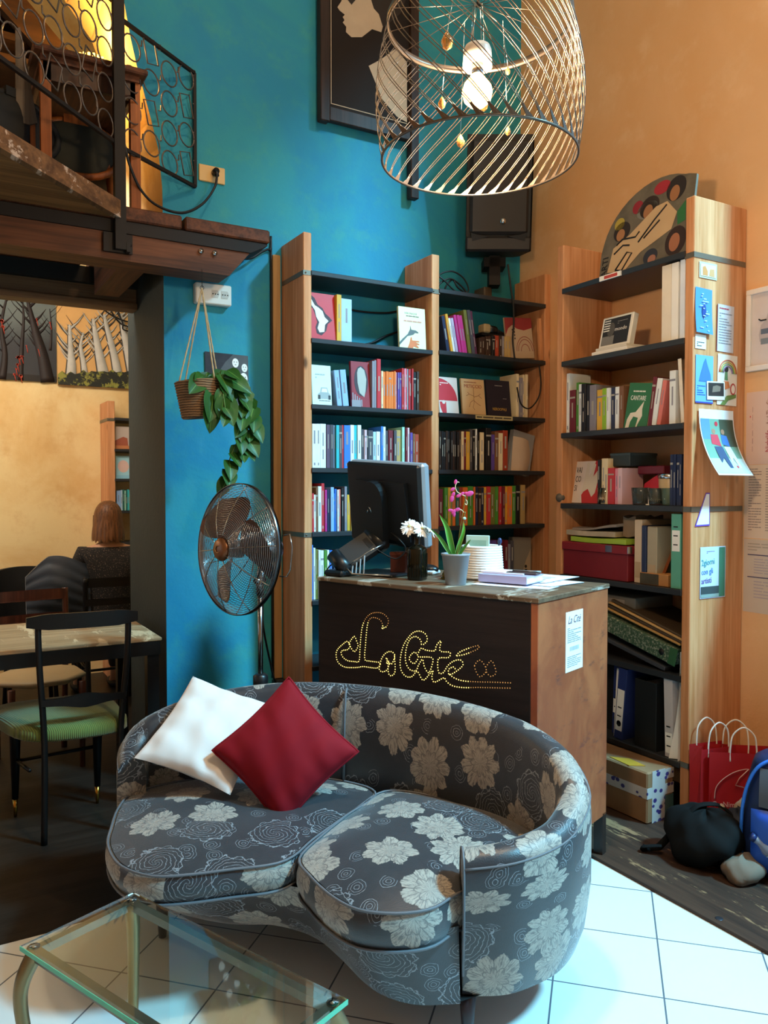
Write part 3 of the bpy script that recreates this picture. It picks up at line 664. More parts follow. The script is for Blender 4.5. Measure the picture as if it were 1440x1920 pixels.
# some face-out books --------------------------------------------------------
def faceout(name, label, x0, x1, z, h, t, y, col, cat='book', tilt=6, axis='y', lean=0, rough=.45):
    """cover turned to the room; local x along the shelf, y up the cover, z out of the cover"""
    if axis == 'y': M = frame((x0, y, z), (1, 0, 0), (0, math.sin(R(tilt)), math.cos(R(tilt))))
    else: M = frame((y, x1, z), (0, -1, 0), (math.sin(R(tilt)), 0, math.cos(R(tilt))))
    if lean: M = M @ Matrix.Rotation(R(lean), 4, 'Z')
    W_ = x1-x0
    o = thing(name, label, cat, tuple(M.translation))
    cm = flat('cover_'+name+str(col).strip('#'), col, rough, vary=.03)
    m = MB(); m.box(0, W_, 0, h, -.002, 0, M=M, bev=.0006); m.box(0, W_, 0, h, -t, -t+.002, M=M); m.box(0, .002, 0, h, -t, 0, M=M); m.build('cover', cm, o, world=True)
    m = MB(); m.box(.002, W_-.002, .002, h-.002, -t+.002, -.002, M=M); m.build('pages', CREAM, o, world=True)
    return o, M, W_
def poly(o, M, pts, col, z=.0004, name='printed_shape'):
    m = MB(); m.prism(pts, z, z+.0004, 'xy', M=M); return m.build(name, flat('print_'+str(col).strip('#'), col, .6, vary=.05), o, world=True)
def circ(cx, cy, rx, ry=None, n=24, a0=0, a1=2*PI): ry = ry or rx; return [(cx+rx*math.cos(a0+(a1-a0)*k/n), cy+ry*math.sin(a0+(a1-a0)*k/n)) for k in range(n+(0 if a1-a0 > 6.2 else 1))]
def rect(x0, x1, y0, y1): return [(x0, y0), (x1, y0), (x1, y1), (x0, y1)]
def lines(o, M, x0, x1, y0, y1, n, col, frac=.45, seed=1, name='printed_lines'):
    r_ = random.Random(seed); m = MB()
    for k in range(n):
        y = y1-(y1-y0)*(k+.5)/n; hh = (y1-y0)/n*frac; x = x0
        while x < x1-.002:
            l = min(r_.uniform(.12, .35)*(x1-x0), x1-x)
            m.box(x, x+l, y-hh/2, y+hh/2, .0009, .0013, M=M); x += l+.03*(x1-x0)
            if r_.random() < .12: break
    return m.build(name, flat('print_'+str(col).strip('#'), col, .6), o, world=True)

o, M, w = faceout('picture_book', 'red book with white boot-shaped figure, face out at left of the top shelf', 1.601, 1.737, 2.106, .226, .018, 3.475, '#c02a34', tilt=5)
poly(o, M, [(0, .19), (.01, .215), (.03, .20), (.045, .17), (.07, .155), (.085, .13), (.105, .115), (.12, .10), (.095, .08), (.085, .045), (.06, .022), (.035, .03), (.03, .06), (.04, .085), (.03, .12), (.02, .15), (0, .155)], '#40303a')
poly(o, M, [(.005, .185), (.012, .195), (.03, .165), (.05, .155), (.07, .14), (.08, .112), (.10, .095), (.08, .075), (.075, .04), (.05, .035), (.04, .055), (.05, .085), (.035, .11), (.03, .14), (.012, .165)], '#e4e2d8', .0009)
o, M, w = faceout('paperback_book', 'cream book with two hand silhouettes, face out at right of the top shelf', 2.095, 2.255, 2.106, .214, .015, 3.475, '#dfe0ae', tilt=4)
text('VERONIQUE', .0135, GREYINK, M @ Matrix.Translation((.035, .178, .0003)), 'title', o); lines(o, M, .045, .12, .165, .173, 1, '#6c6c60', .5); lines(o, M, .03, .135, .138, .148, 1, '#c98a7a', .6)
poly(o, M, [(.0, .03), (.02, .05), (.05, .075), (.065, .10), (.068, .12), (.073, .10), (.10, .098), (.115, .09), (.115, .085), (.095, .085), (.085, .075), (.05, .065), (.02, .035), (0, .015)], '#585f60')
poly(o, M, [(.045, 0), (.06, .03), (.068, .06), (.073, .062), (.076, .045), (.115, .045), (.12, .04), (.095, .037), (.118, .03), (.118, .025), (.10, .025), (.115, .012), (.11, .008), (.085, .015), (.075, 0)], '#cf7040', .0009)
o, M, w = faceout('paperback_book', 'pale card-covered book with a little car drawing, face out on the second shelf', 1.612, 1.715, 1.797, .192, .014, 3.475, '#cfe6e4', tilt=5)
poly(o, M, [(.03, .03), (.032, .055), (.042, .06), (.048, .085), (.08, .085), (.087, .06), (.095, .055), (.097, .03)], '#9aa6a8'); poly(o, M, [(.049, .062), (.053, .08), (.077, .08), (.081, .062)], '#dfe8e8', .0009)
poly(o, M, rect(.03, .042, .028, .048), '#33363a', .0012); poly(o, M, rect(.085, .097, .028, .048), '#33363a', .0012); lines(o, M, .035, .095, .018, .024, 1, '#6d7478', .5); lines(o, M, .02, .07, .125, .155, 2, '#a8b8b8', .4)
o, M, w = faceout('picture_book', 'dark red book with a grey ghostly figure, face out in middle of second shelf', 1.825, 1.930, 1.797, .226, .018, 3.478, '#8c2630', tilt=4)
poly(o, M, circ(.055, .13, .038, .075), '#3d3038'); poly(o, M, [(.04, .19), (.055, .20), (.075, .185), (.085, .14), (.078, .08), (.07, .05), (.045, .07), (.035, .12), (.034, .17)], '#a9a8a0', .0009)
m = MB()
for k in range(5): m.box(.004+k*.012, .010+k*.012, .004, .07-.008*k, .0004, .001, M=M)
m.box(.0, .05, .0, .035, .0003, .0008, M=M); m.build('grey_stripes', flat('print_grey', '#8f8a92', .6), o, world=True)
o, M, w = faceout('paperback_book', 'white book with red quarter circles, face out on second shelf of right bay', 2.338, 2.462, 1.792, .192, .014, 3.475, '#d9d3cf', tilt=7, lean=0)
poly(o, M, [(0, .067)]+[(.118*math.cos(a*PI/24), .067+.118*math.sin(a*PI/24)) for a in range(13)], '#c22f3c'); poly(o, M, [(.02, .0), (.045, .0), (.045, .06), (.005, .06), (.008, .03)], '#c22f3c'); poly(o, M, circ(.03, .058, .010), '#d9d3cf', .0009)
lines(o, M, .012, .065, .145, .165, 2, '#f0dcd8', .5)
o, M, w = faceout('paperback_book', 'beige book titled METICCIO with root drawing, face out on second shelf of right bay', 2.487, 2.640, 1.792, .193, .013, 3.475, '#c9a77a', tilt=7)
text('METICCIO', .026, flat('print_rust', '#8c2f22', .6), M @ Matrix.Translation((.018, .145, .0003)), 'title', o, sx=.98); lines(o, M, .02, .10, .172, .178, 1, '#8c2f22', .5)
m = MB()
for pts in ([(.08, .145), (.08, .10), (.078, .06)], [(.08, .10), (.05, .11), (.03, .10)], [(.079, .095), (.11, .105), (.13, .09)], [(.079, .08), (.055, .065), (.045, .04)], [(.079, .075), (.10, .06), (.12, .05)], [(.078, .06), (.07, .04), (.08, .025)], [(.05, .11), (.04, .12)], [(.11, .105), (.125, .115)]):
    m.tube([M @ Vector((x, y, .0005)) for x, y in pts], .0009, 4)
m.build('root_drawing', flat('print_brown', '#6b3a28', .7), o, world=True)
o, M, w = faceout('paperback_book', 'black book with gold title NEROOPALI, face out on second shelf of right bay', 2.652, 2.815, 1.792, .198, .013, 3.475, '#25202a', tilt=7)
text('NEROOPALI', .022, flat('print_gold', '#b98f3a', .6), M @ Matrix.Translation((.035, .03, .0003)), 'title', o, sx=.8); lines(o, M, .06, .11, .165, .17, 1, '#b0a8a0', .5); lines(o, M, .11, .135, .095, .099, 1, '#b0a8a0', .5)
o = thing('shelf_label', 'yellowed paper strip label on edge of second shelf, right bay', 'label', (2.67, 3.44, 1.77))
M = frame((2.545, 3.4425, 1.766), (1, 0, 0), (0, 0, 1)); m = MB(); m.box(0, .25, 0, .022, 0, .0008, M=M); m.build('strip', flat('yellowed_paper', '#b8a472', .8), o, world=True); lines(o, M, .008, .24, .004, .018, 1, '#4d4234', .55)
o, M, w = faceout('large_book', 'large pale book with red top and curved drawing, leaning at right end of top shelf', 2.80, 2.99, 2.112, .225, .012, 3.49, '#b9a084', tilt=3, lean=5)
poly(o, M, [(0, .225), (0, .13), (.02, .165), (.05, .185), (.08, .165), (.13, .155), (.19, .17), (.19, .225)], '#8e2f30')
m = MB()
for r_ in (.05, .062, .030): m.tube([M @ Vector((.13+r_*math.cos(k*PI/12), .04+r_*1.3*math.sin(k*PI/12), .0006)) for k in range(0, 13)], .0016, 4)
m.build('curved_lines', flat('print_red', '#96302e', .7), o, world=True)
m = MB()
for i in range(2):
    for j in range(4): m.box(.045+i*.014, .052+i*.014, .10+j*.018+i*.006, .109+j*.018+i*.006, .0004, .0009, M=M)
m.build('dark_marks', INK, o, world=True)
o = thing('wooden_stick', 'pale wooden stick leaning at the right end of the top shelf', 'stick', (3.0, 3.47, 2.112)); m = MB(); m.bar((3.012, 3.462, 2.114), (2.995, 3.462, 2.345), .014, .02); m.build('slat', PINE, o, world=True)
ps = thing('power_adapter', 'power adapter lying on the dark books on the top shelf, right bay', 'adapter', (2.69, 3.55, 2.23))
m = MB(); m.box(2.62, 2.77, 3.49, 3.60, 2.225, 2.238); m.build('tray', BLACKP, ps, world=True)
m = MB(); m.box(2.63, 2.675, 3.48, 3.54, 2.239, 2.285, bev=.006); m.build('pale_plug', flat('old_plastic', '#a08c66', .5), ps, world=True)
m = MB(); m.cyl((2.675, 3.51, 2.262), (2.73, 3.52, 2.262), .024, 16); m.cyl((2.73, 3.52, 2.262), (2.80, 3.54, 2.25), .014, 12); m.build('connector', BLACKP, ps, world=True)
# big curled folder in B3
o, M, w = faceout('ring_folder', 'pale open folder with curved pages leaning at right end of third shelf', 2.80, 2.955, 1.497, .235, .03, 3.49, '#8d8a88', tilt=2, lean=-12, cat='folder')
m = MB(); m.grid(lambda u, v: M @ Vector((.02+.11*u-.02*v+.02*math.sin(v*PI)*u, .005+.19*v, .004+.02*math.sin(u*PI))), 6, 8); ob = m.build('curled_sheet', flat('beige_paper', '#c0a68c', .8), o, world=True)
o, M, w = faceout('magazine', 'grey magazine with dark figure leaning right on the shelf just above the counter', 2.83, 2.96, .866, .262, .012, 3.475, '#7f786c', tilt=4, lean=-3, cat='magazine')
poly(o, M, [(.04, 0), (.12, 0), (.125, .20), (.09, .13)], '#a99478'); poly(o, M, circ(.09, .10, .009), '#2a2420', .0009); poly(o, M, [(.083, .02), (.098, .02), (.1, .085), (.083, .085)], '#2a2420', .0009)
o, M, w = faceout('magazine', 'dark grey magazine leaning beside the figure cover on the shelf above the counter', 2.832, 2.90, .866, .262, .012, 3.50, '#3f4140', tilt=4, lean=-2, cat='magazine')
# loose cables round the bookcase
for nm, lab, pts, r_ in [
    ('black_cable', 'black cables sagging behind the top shelf of the left bay', [(1.76, 3.70, 2.20), (1.85, 3.70, 2.165), (1.95, 3.70, 2.145), (2.05, 3.70, 2.16), (2.15, 3.70, 2.21), (2.26, 3.70, 2.25)], .006),
    ('black_cable', 'black cable running under the uppermost shelf of the left bay', [(1.62, 3.68, 2.39), (1.75, 3.70, 2.37), (1.9, 3.70, 2.33), (2.0, 3.70, 2.32), (2.15, 3.70, 2.33), (2.26, 3.70, 2.36)], .005),
    ('black_cable', 'tangled black cable heaped on top of the right bay', [(2.33, 3.50, 2.432), (2.36, 3.50, 2.47), (2.42, 3.50, 2.50), (2.50, 3.52, 2.48), (2.54, 3.52, 2.44), (2.46, 3.50, 2.435), (2.38, 3.49, 2.48), (2.35, 3.50, 2.51), (2.43, 3.50, 2.54), (2.52, 3.52, 2.52), (2.56, 3.53, 2.46), (2.50, 3.54, 2.436), (2.40, 3.52, 2.44), (2.44, 3.51, 2.50), (2.48, 3.51, 2.46), (2.60, 3.55, 2.435)], .0045),
    ('black_cable', 'black cable hanging down the right end of the right bay', [(2.97, 3.43, 2.08), (2.985, 3.432, 1.98), (2.97, 3.435, 1.90), (2.91, 3.437, 1.84), (2.85, 3.437, 1.86), (2.82, 3.437, 1.95)], .004),
    ('black_cable', 'long black cable hanging from the loudspeaker down past the bookcase', [(2.74, 3.42, 2.60), (2.76, 3.425, 2.50), (2.78, 3.425, 2.40), (2.79, 3.43, 2.30), (2.785, 3.432, 2.20), (2.80, 3.433, 2.10)], .005)]:
    m = MB(); m.tube(spline(pts, 7), r_, 6); tag(m.build(nm, CORD), lab, 'cable')
# ------------------------------------------------------------------ things on the ochre-wall bookcase
dc = thing('collage_board', 'arched collage board of painted faces standing on top of the ochre-wall bookcase', 'artwork', (2.80, 2.50, 2.376))
M = frame((2.765, 2.775, 2.377), (0, -1, 0), (.16, 0, .987))
def arc(cx, cy, rx, ry, a0, a1, n): return [(cx+rx*math.cos(R(a0+(a1-a0)*k/n)), cy+ry*math.sin(R(a0+(a1-a0)*k/n))) for k in range(n+1)]
m = MB(); out = [(.0, 0), (-.005, .12)]+arc(.30, .12, .30, .27, 170, 62, 12)+[(.46, .355), (.50, .34), (.505, 0)]; m.prism(out, -.012, 0, 'xy', M=M); m.build('board', flat('collage_ground', '#6d6455', .7, vary=.3), dc, world=True)
for nm, pts, c in [('red_patch', circ(.32, .34, .045, .03), '#a02a34'), ('red_patch', circ(.19, .29, .03), '#8f2630'), ('grey_patch', circ(.25, .26, .06, .04), '#77756c'), ('yellow_patch', circ(.09, .24, .03), '#b09a40'), ('green_patch', [(.42, .20), (.46, .24), (.47, .15), (.43, .14)], '#2f6a3c'),
    ('painted_face', circ(.40, .31, .052, .055), '#2b2320'), ('painted_face', circ(.26, .27, .055, .05), '#33261f'), ('painted_face', circ(.11, .20, .05, .045), '#30251f'), ('painted_face', circ(.43, .07, .055, .065), '#33221c'), ('painted_face', circ(.30, .035, .04, .035), '#2d2f38'),
    ('skin', circ(.395, .29, .026, .035), '#9c6a45'), ('skin', circ(.255, .25, .026, .032), '#9c6a45'), ('skin', circ(.105, .185, .025, .028), '#a5734c'), ('skin', circ(.425, .065, .028, .04), '#a0674a'), ('skin', circ(.31, .02, .022, .02), '#9a6a58'),
    ('pale_figure', [(.05, .02), (.07, .13), (.16, .17), (.30, .26), (.36, .265), (.42, .20), (.40, .13), (.32, .10), (.24, .07), (.15, 0)], '#c4a47c')]:
    poly(dc, M, pts, c, .0004 if nm not in ('skin', 'pale_figure') else (.0009 if nm == 'skin' else .0014), nm)
m = MB()
for pts in ([(.09, .14), (.12, .16), (.20, .15), (.22, .17)], [(.10, .02), (.16, .09), (.19, .08), (.14, .01), (.10, .02)], [(.22, .12), (.30, .20), (.36, .25)], [(.25, .13), (.33, .19)], [(.08, .10), (.13, .13), (.17, .12)]): m.tube([M @ Vector((x, y, .002)) for x, y in pts], .004, 5)
m.build('black_strokes', INK, dc, world=True)
text('ARTI', .05, INK, M @ Matrix.Translation((.045, .005, .0018)) @ Matrix.Rotation(R(90), 4, 'Z'), 'black_lettering', dc, sx=.9)
m = MB(); m.box(2.722, 2.728, 2.60, 2.73, 2.352, 2.374); m.box(2.7215, 2.7225, 2.62, 2.70, 2.356, 2.370, 1); tag(m.build('shelf_label', [WHITEP, flat('print_pale_red', '#c4453c', .6)]), 'small red and white paper label on the top shelf edge under the collage', 'label')
# white box with MONDO picture, on flat white books
fb = MB(); fb.box(2.745, 2.93, 2.58, 2.80, 2.021, 2.038, bev=.002); tag(fb.build('flat_book', WHITEP), 'lower flat white book under the picture box on the second shelf', 'book', 'flat white books')
fb = MB(); fb.box(2.75, 2.92, 2.59, 2.78, 2.0385, 2.053, bev=.002); tag(fb.build('flat_book', flat('off_white_cover', '#d9d2c4', .5)), 'upper flat white book right under the picture box on the second shelf', 'book', 'flat white books')
mo = thing('picture_box', 'white box with black and white photo and word mondo, tilted on flat books', 'box', (2.80, 2.68, 2.054))
M = frame((2.772, 2.785, 2.0535), (0, -1, 0), (.22, 0, .975)); m = MB(); m.box(0, .19, 0, .152, -.035, 0, M=M, bev=.004); m.build('box', WHITEPL, mo, world=True)
poly(mo, M, rect(.014, .176, .012, .14), '#2a2a2c', name='photo'); poly(mo, M, rect(.014, .09, .012, .055), '#7c7a76', .0009, 'photo_detail'); poly(mo, M, circ(.065, .085, .022, .035), '#55524e', .0009, 'photo_detail')
m = MB()
for k in range(5): m.box(.018, .055, .08+k*.012, .085+k*.012, .0008, .0014, M=M)
m.build('stripes', WHITEP, mo, world=True); text('mondo', .026, WHITEP, M @ Matrix.Translation((.088, .075, .0006)), 'title', mo); lines(mo, M, .10, .16, .105, .125, 2, '#8a8884', .3)
def binder(y0, y1, z, h, mat, label, x=2.742, d=.27, lab=None, group=None, ring=True, lean=0, name='ring_binder'):
    b = thing(name, label, 'binder', (x, (y0+y1)/2, z), 0, group)
    T = Matrix.Translation((x, (y0+y1)/2, z)) @ Matrix.Rotation(R(lean), 4, 'X'); w = y1-y0
    m = MB(); m.box(0, .003, -w/2, w/2, 0, h, M=T, bev=.001); m.box(.003, d, -w/2, -w/2+.003, 0, h, M=T); m.box(.003, d, w/2-.003, w/2, 0, h, M=T); m.build('cover', mat, b, world=True)
    m = MB(); m.box(.02, d-.02, -w/2+.006, w/2-.006, .006, h-.02, M=T); m.build('papers', WHITEP, b, world=True)
    if ring:
        m = MB(); m.cyl(T @ Vector((-.001, 0, h*.22)), T @ Vector((.001, 0, h*.22)), w*.28, 14); m.build('finger_hole', BLACKM, b, world=True)
    if lab:
        m = MB(); m.box(-.001, 0, -w*.40, w*.40, h*lab[0], h*lab[1], M=T); l = m.build('spine_label', WHITEP, b, world=True)
        m = MB()
        for k in range(3): m.box(-.0015, -.001, -w*.2, w*.25, h*(lab[0]+.08+.12*k), h*(lab[0]+.095+.12*k), M=T)
        m.build('label_writing', INK, l, world=True)
    return b
PWH = flat('warm_white_card', '#e9dcc8', .6)
binder(2.336, 2.385, 2.021, .322, PWH, 'thick white file box, left of the pair on the second shelf', ring=False, name='file_box')
binder(2.300, 2.334, 2.021, .322, WHITEP, 'white file box, middle one at near end of the second shelf', ring=False, name='file_box')
binder(2.265, 2.290, 2.021, .325, flat('blue_white_card', '#dfe6f0', .5), 'thin bluish white folder against the end panel on the second shelf', ring=False, name='file_box')
# third shelf face-outs
o, M, w = faceout('paperback_book', 'green book titled CANTARE with a white hand, face out on third shelf, ochre wall', 2.478, 2.612, 1.672, .205, .03, 2.76, '#2f7048', axis='x', tilt=4, lean=-7)
text('CANTARE', .030, WHITEP, M @ Matrix.Translation((.018, .128, .0003)), 'title', o, sx=.66); lines(o, M, .03, .10, .163, .172, 1, '#dfe6d8', .7)
poly(o, M, [(.01, .0), (.015, .04), (.03, .07), (.06, .075), (.08, .10), (.10, .125), (.095, .09), (.10, .06), (.08, .02), (.075, 0), (.068, .0), (.078, .05), (.05, .055), (.035, .03), (.03, 0)], '#ded6c4')
o, M, w = faceout('leaning_card', 'thin white card leaning against the end panel on the third shelf', 2.268, 2.285, 1.672, .27, .003, 2.75, '#e6dccb', axis='x', tilt=1, lean=5, cat='card')
o, M, w = faceout('picture_book', 'book reading VAI COSI with a red hand, face out on fourth shelf', 2.775, 3.015, 1.327, .208, .02, 2.80, '#ddd0c4', axis='x', tilt=10)
poly(o, M, [(.10, 0), (.24, 0), (.24, .208), (.16, .208), (.15, .16), (.13, .12), (.12, .08), (.09, .04)], '#c23434'); poly(o, M, [(.09, .05), (.10, .13), (.105, .20), (.12, .20), (.125, .13), (.14, .15), (.15, .195), (.165, .19), (.155, .13), (.185, .165), (.20, .19), (.215, .18), (.19, .11), (.18, .05), (.16, .03), (.13, .07)], '#d9cdb8', .0009)
for s, yy in (('VAI', .15), ('CO', .105), ('SI', .06)): text(s, .042, INK, M @ Matrix.Translation((.035, yy, .0003)), 'title', o, sx=.62)
m = MB(); m.box(2.79, 2.97, 2.60, 2.72, 1.50, 1.555, bev=.004); bx = thing('dark_card_box', 'dark grey box lying across the red books on the fourth shelf', 'box', (2.88, 2.66, 1.50)); m.build('box', flat('dark_slate_card', '#2f3a3c', .6), bx, world=True); m = MB(); m.box(2.788, 2.972, 2.598, 2.722, 1.548, 1.562, bev=.003); m.build('lid', flat('slate_lid', '#39474a', .5), bx, world=True)
pk = thing('gift_box', 'bright pink and red box behind the glasses on the fourth shelf', 'box', (2.88, 2.53, 1.326)); m = MB(); m.prism([(2.48, 1.326), (2.60, 1.326), (2.575, 1.42), (2.50, 1.46), (2.48, 1.46)], 2.86, 2.98, 'yz'); m.build('box', flat('bright_red_card', '#c92840', .5), pk, world=True); m = MB(); m.box(2.84, 3.0, 2.45, 2.60, 1.462, 1.50, bev=.004); m.build('lid', flat('crimson_card', '#6e1f30', .5), pk, world=True)
SMOKE = flat('smoky_glass', '#8f9c9a', .05, trans=.9, vary=0)
def tumbler(x, y, z, r, h, label, mat, fill=None, group='glasses on the fourth shelf'):
    g = thing('drinking_glass', label, 'glass', (x, y, z), 0, group)
    m = MB(); m.lathe([(r*.78, 0), (r*.82, .004), (r, h), (r-.0022, h), (r*.76, .007), (0, .007)], 24); m.build('glass', mat, g)
    if fill: m = MB(); m.lathe([(0, .008), (r*.75, .008), (r*.82, h*.35), (0, h*.36)], 20); m.build('candle_wax', fill, g)
WAX = flat('cream_wax', '#cdb592', .6)
tumbler(2.775, 2.735, 1.3255, .036, .075, 'clear tapered glass with wax, beside the hand book', GLASS, WAX)
tumbler(2.775, 2.520, 1.3255, .042, .076, 'large smoky glass, left of three in a row', SMOKE)
tumbler(2.775, 2.435, 1.3255, .035, .074, 'smoky glass in the middle of three in a row', SMOKE, WAX)
tumbler(2.775, 2.366, 1.3255, .031, .074, 'greenish glass nearest the navy books', flat('greenish_glass', '#a9c9b4', .05, trans=.85, vary=0))
j = thing('candle_jar', 'cream candle jar standing behind the row of glasses', 'jar', (2.86, 2.43, 1.326)); m = MB(); m.lathe([(.04, 0), (.046, .01), (.05, .13), (.047, .132), (.0, .125)], 24); m.build('jar', flat('cream_wax_jar', '#c2ae8a', .35), j); m = MB(); m.lathe([(.051, .115), (.053, .118), (.053, .135), (.05, .136)], 24); m.build('rim', CHROME, j)
m = MB(); m.ball((2.745, 3.005, 1.352), .024, 14); tag(m.build('stone_ball', flat('grey_stone', '#5f564a', .6)), 'small round grey stone at far end of the fourth shelf', 'stone')
m = MB(); m.box(2.762, 2.768, 2.462, 2.466, 1.326, 1.40); m.box(2.755, 2.775, 2.455, 2.473, 1.3255, 1.33); tag(m.build('white_peg', WHITEPL), 'thin white peg standing between the smoky glasses', 'peg')
# fifth shelf
rbx = thing('red_storage_box', 'large dark red lidded storage box on the fifth shelf', 'box', (2.74, 2.80, .976))
RBM = flat('dark_red_card', '#7a1a22', .55)
m = MB(); m.box(2.742, 3.03, 2.562, 2.980, .976, 1.105, bev=.003); m.build('box', RBM, rbx, world=True)
m = MB(); m.box(2.736, 3.035, 2.556, 2.984, 1.098, 1.138, bev=.003); m.build('lid', flat('dark_red_lid', '#842029', .5), rbx, world=True)
m = MB(); m.box(2.733, 2.736, 2.65, 2.69, 1.105, 1.136); m.box(2.733, 2.76, 2.553, 2.556, 1.105, 1.136); m.build('metal_corner', CHROME, rbx, world=True)
def sheet(name, label, cat, x0, x1, y0, y1, z, h, mat, rz=0, wav=.004, rx=0, ry=0, group=None):
    T = Matrix.Translation(((x0+x1)/2, (y0+y1)/2, z)) @ Matrix.Rotation(R(rz), 4, 'Z') @ Matrix.Rotation(R(rx), 4, 'X') @ Matrix.Rotation(R(ry), 4, 'Y'); a = (x1-x0)/2; b = (y1-y0)/2
    m = MB(); f = lambda u, v: wav*(math.sin(u*7)*.5+math.sin(v*6+1)*.5+.9)
    m.grid(lambda u, v: T @ Vector(((u*2-1)*a, (v*2-1)*b, h+f(u, v))), 10, 10); m.grid(lambda u, v: T @ Vector(((u*2-1)*a, (v*2-1)*b, f(u, v)*.6)), 10, 10)
    n = 10
    for s_ in (0, 1):
        m.grid(lambda u, v: T @ Vector(((u*2-1)*a, (s_*2-1)*b, v*(h+f(u, s_))+(1-v)*f(u, s_)*.6)), 10, 1); m.grid(lambda u, v: T @ Vector(((s_*2-1)*a, (u*2-1)*b, v*(h+f(s_, u))+(1-v)*f(s_, u)*.6)), 10, 1)
    return tag(m.build(name, mat), label, cat, group)
sheet('lime_folder', 'crumpled lime green plastic folder on top of the red box', 'folder', 2.745, 2.99, 2.575, 2.93, 1.139, .020, flat('lime_plastic', '#9cb83a', .4), wav=.005)
sheet('paper_stack', 'stack of loose papers lying on the lime folder', 'papers', 2.75, 2.99, 2.66, 2.965, 1.170, .022, flat('aged_paper_stack', '#b5a48c', .8, vary=.2), wav=.003, rz=3)
sheet('grey_folder', 'grey-brown folder resting on top of the paper stack', 'folder', 2.755, 2.99, 2.64, 2.93, 1.200, .006, flat('grey_brown_card', '#8f8278', .6), wav=.010, rx=-5)
sheet('cloth_bundle', 'crumpled beige bundle at near end of the folder pile', 'bundle', 2.80, 2.98, 2.57, 2.645, 1.170, .085, flat('beige_bundle', '#8c7660', .9, vary=.2), wav=.012)
for y0, y1, h, c, l in [(2.498, 2.541, .283, '#cdb69a', 'tall pale cardboard box right of the red box'), (2.414, 2.468, .255, '#a89c84', 'tall beige and grey box beside the blue-marked one')]:
    b_ = thing('slim_box', l, 'box', (2.76, (y0+y1)/2, .976)); m = MB(); m.box(2.76, 2.95, y0, y1, .976, .976+h, bev=.003); m.build('box', flat('card_'+c.strip('#'), c, .6), b_, world=True)
    m = MB(); m.box(2.7588, 2.76, y0+.006, y1-.006, 1.0, 1.0+h*.25); m.build('printed_panel', flat('beige_print', '#b29878', .6), b_, world=True)
b_ = thing('slim_box', 'tall navy and white box standing between two pale boxes', 'box', (2.755, 2.483, .976)); m = MB(); m.box(2.755, 2.95, 2.470, 2.496, .976, 1.235, bev=.003); m.build('box', flat('navy_card', '#26304e', .5), b_, world=True)
m = MB(); m.box(2.96, 3.05, 2.40, 2.46, .976, 1.30, bev=.004); tag(m.build('dark_box', flat('dark_grey_card', '#4c4b46', .6)), 'dark grey box at the back of the fifth shelf', 'box')
m = MB(); m.bar((2.80, 2.43, .977), (2.84, 2.36, 1.20), .022, .012); tag(m.build('wooden_stick', ORANGEWOOD), 'wooden stick leaning among the boxes on the fifth shelf', 'stick')
sb = thing('photo_carton', 'small carton with a dark picture at near end of the fifth shelf', 'carton', (2.75, 2.43, .976)); m = MB(); m.box(2.752, 2.83, 2.345, 2.500, .976, 1.028, bev=.002); m.build('carton', flat('orange_card', '#b07a45', .6), sb, world=True); m = MB(); m.box(2.7508, 2.752, 2.395, 2.498, .979, 1.025); m.build('picture', flat('dark_photo', '#4a4436', .6, vary=.4), sb, world=True)
binder(2.272, 2.322, .976, .315, flat('mint_green_card', '#5fa890', .5), 'mint green ring binder against the end panel on the fifth shelf', ring=False, lab=(.50, .78))
# lower part
gb = thing('archive_box', 'grey archive box high on the pile below the fifth shelf', 'box', (2.80, 2.70, .80)); m = MB(); m.box(2.79, 3.04, 2.56, 2.97, .815, .90, bev=.003); m.build('box', flat('grey_board', '#6a665e', .7), gb, world=True); m = MB(); m.box(2.786, 2.79, 2.62, 2.80, .825, .885); m.build('end_label', flat('pale_label', '#8f857c', .7), gb, world=True)
MARB = None
t = NT('green_marbled_card'); vo = t.noise(t.co(), 90, 3, .7); t.p('Base Color', t.mix(t.step(vo, .5, .6), lin('#34503a'), lin('#8f9484'))).p('Roughness', .5); MARB = t.m
T = Matrix.Translation((2.742, 2.62, .755)) @ Matrix.Rotation(R(13), 4, 'X')
mb_ = thing('ring_binder', 'green marbled ring binder lying slanted across the lower shelf', 'binder', (2.742, 2.62, .70)); m = MB(); m.box(0, .28, -.33, .16, -.035, .04, M=T, bev=.004); m.build('cover', MARB, mb_, world=True); m = MB(); m.box(-.001, 0, -.34, -.30, -.035, .04, M=T); m.box(-.0015, 0, -.328, -.315, -.03, .035, M=T); m.build('green_edge', flat('green_cloth', '#2c5a38', .7), mb_, world=True); m = MB(); m.cyl(T @ Vector((-.002, -.26, .0)), T @ Vector((.002, -.26, .0)), .014, 14); m.build('finger_hole', BLACKM, mb_, world=True)
for k, c in enumerate(('#b48a4e', '#3c3228', '#c09a62', '#4a3c2c')):
    T2 = Matrix.Translation((2.75+.006*k, 2.60-.01*k, .812+.0105*k)) @ Matrix.Rotation(R(13.5+.6*k), 4, 'X'); m = MB(); m.box(0, .27, -.33, .12, 0, .009, M=T2, bev=.002)
    tag(m.build('paper_folder', flat('folder_'+c.strip('#'), c, .6)), ['ochre folder lowest of the slanted pile above the marbled binder', 'dark brown folder second lowest in the slanted pile', 'light tan folder third up in the slanted pile', 'dark folder topmost in the slanted pile'][k], 'folder', 'slanted folders')
T3 = Matrix.Translation((2.742, 2.62, .667)) @ Matrix.Rotation(R(12), 4, 'X'); m = MB(); m.box(.01, .27, -.265, .30, 0, .02, M=T3, bev=.003); tag(m.build('grey_folder', flat('grey_plastic_folder', '#3d4046', .5)), 'dark grey folder lying slanted just beneath the marbled binder', 'folder')
BLUEB = flat('blue_binder_cloth', '#26356e', .5)
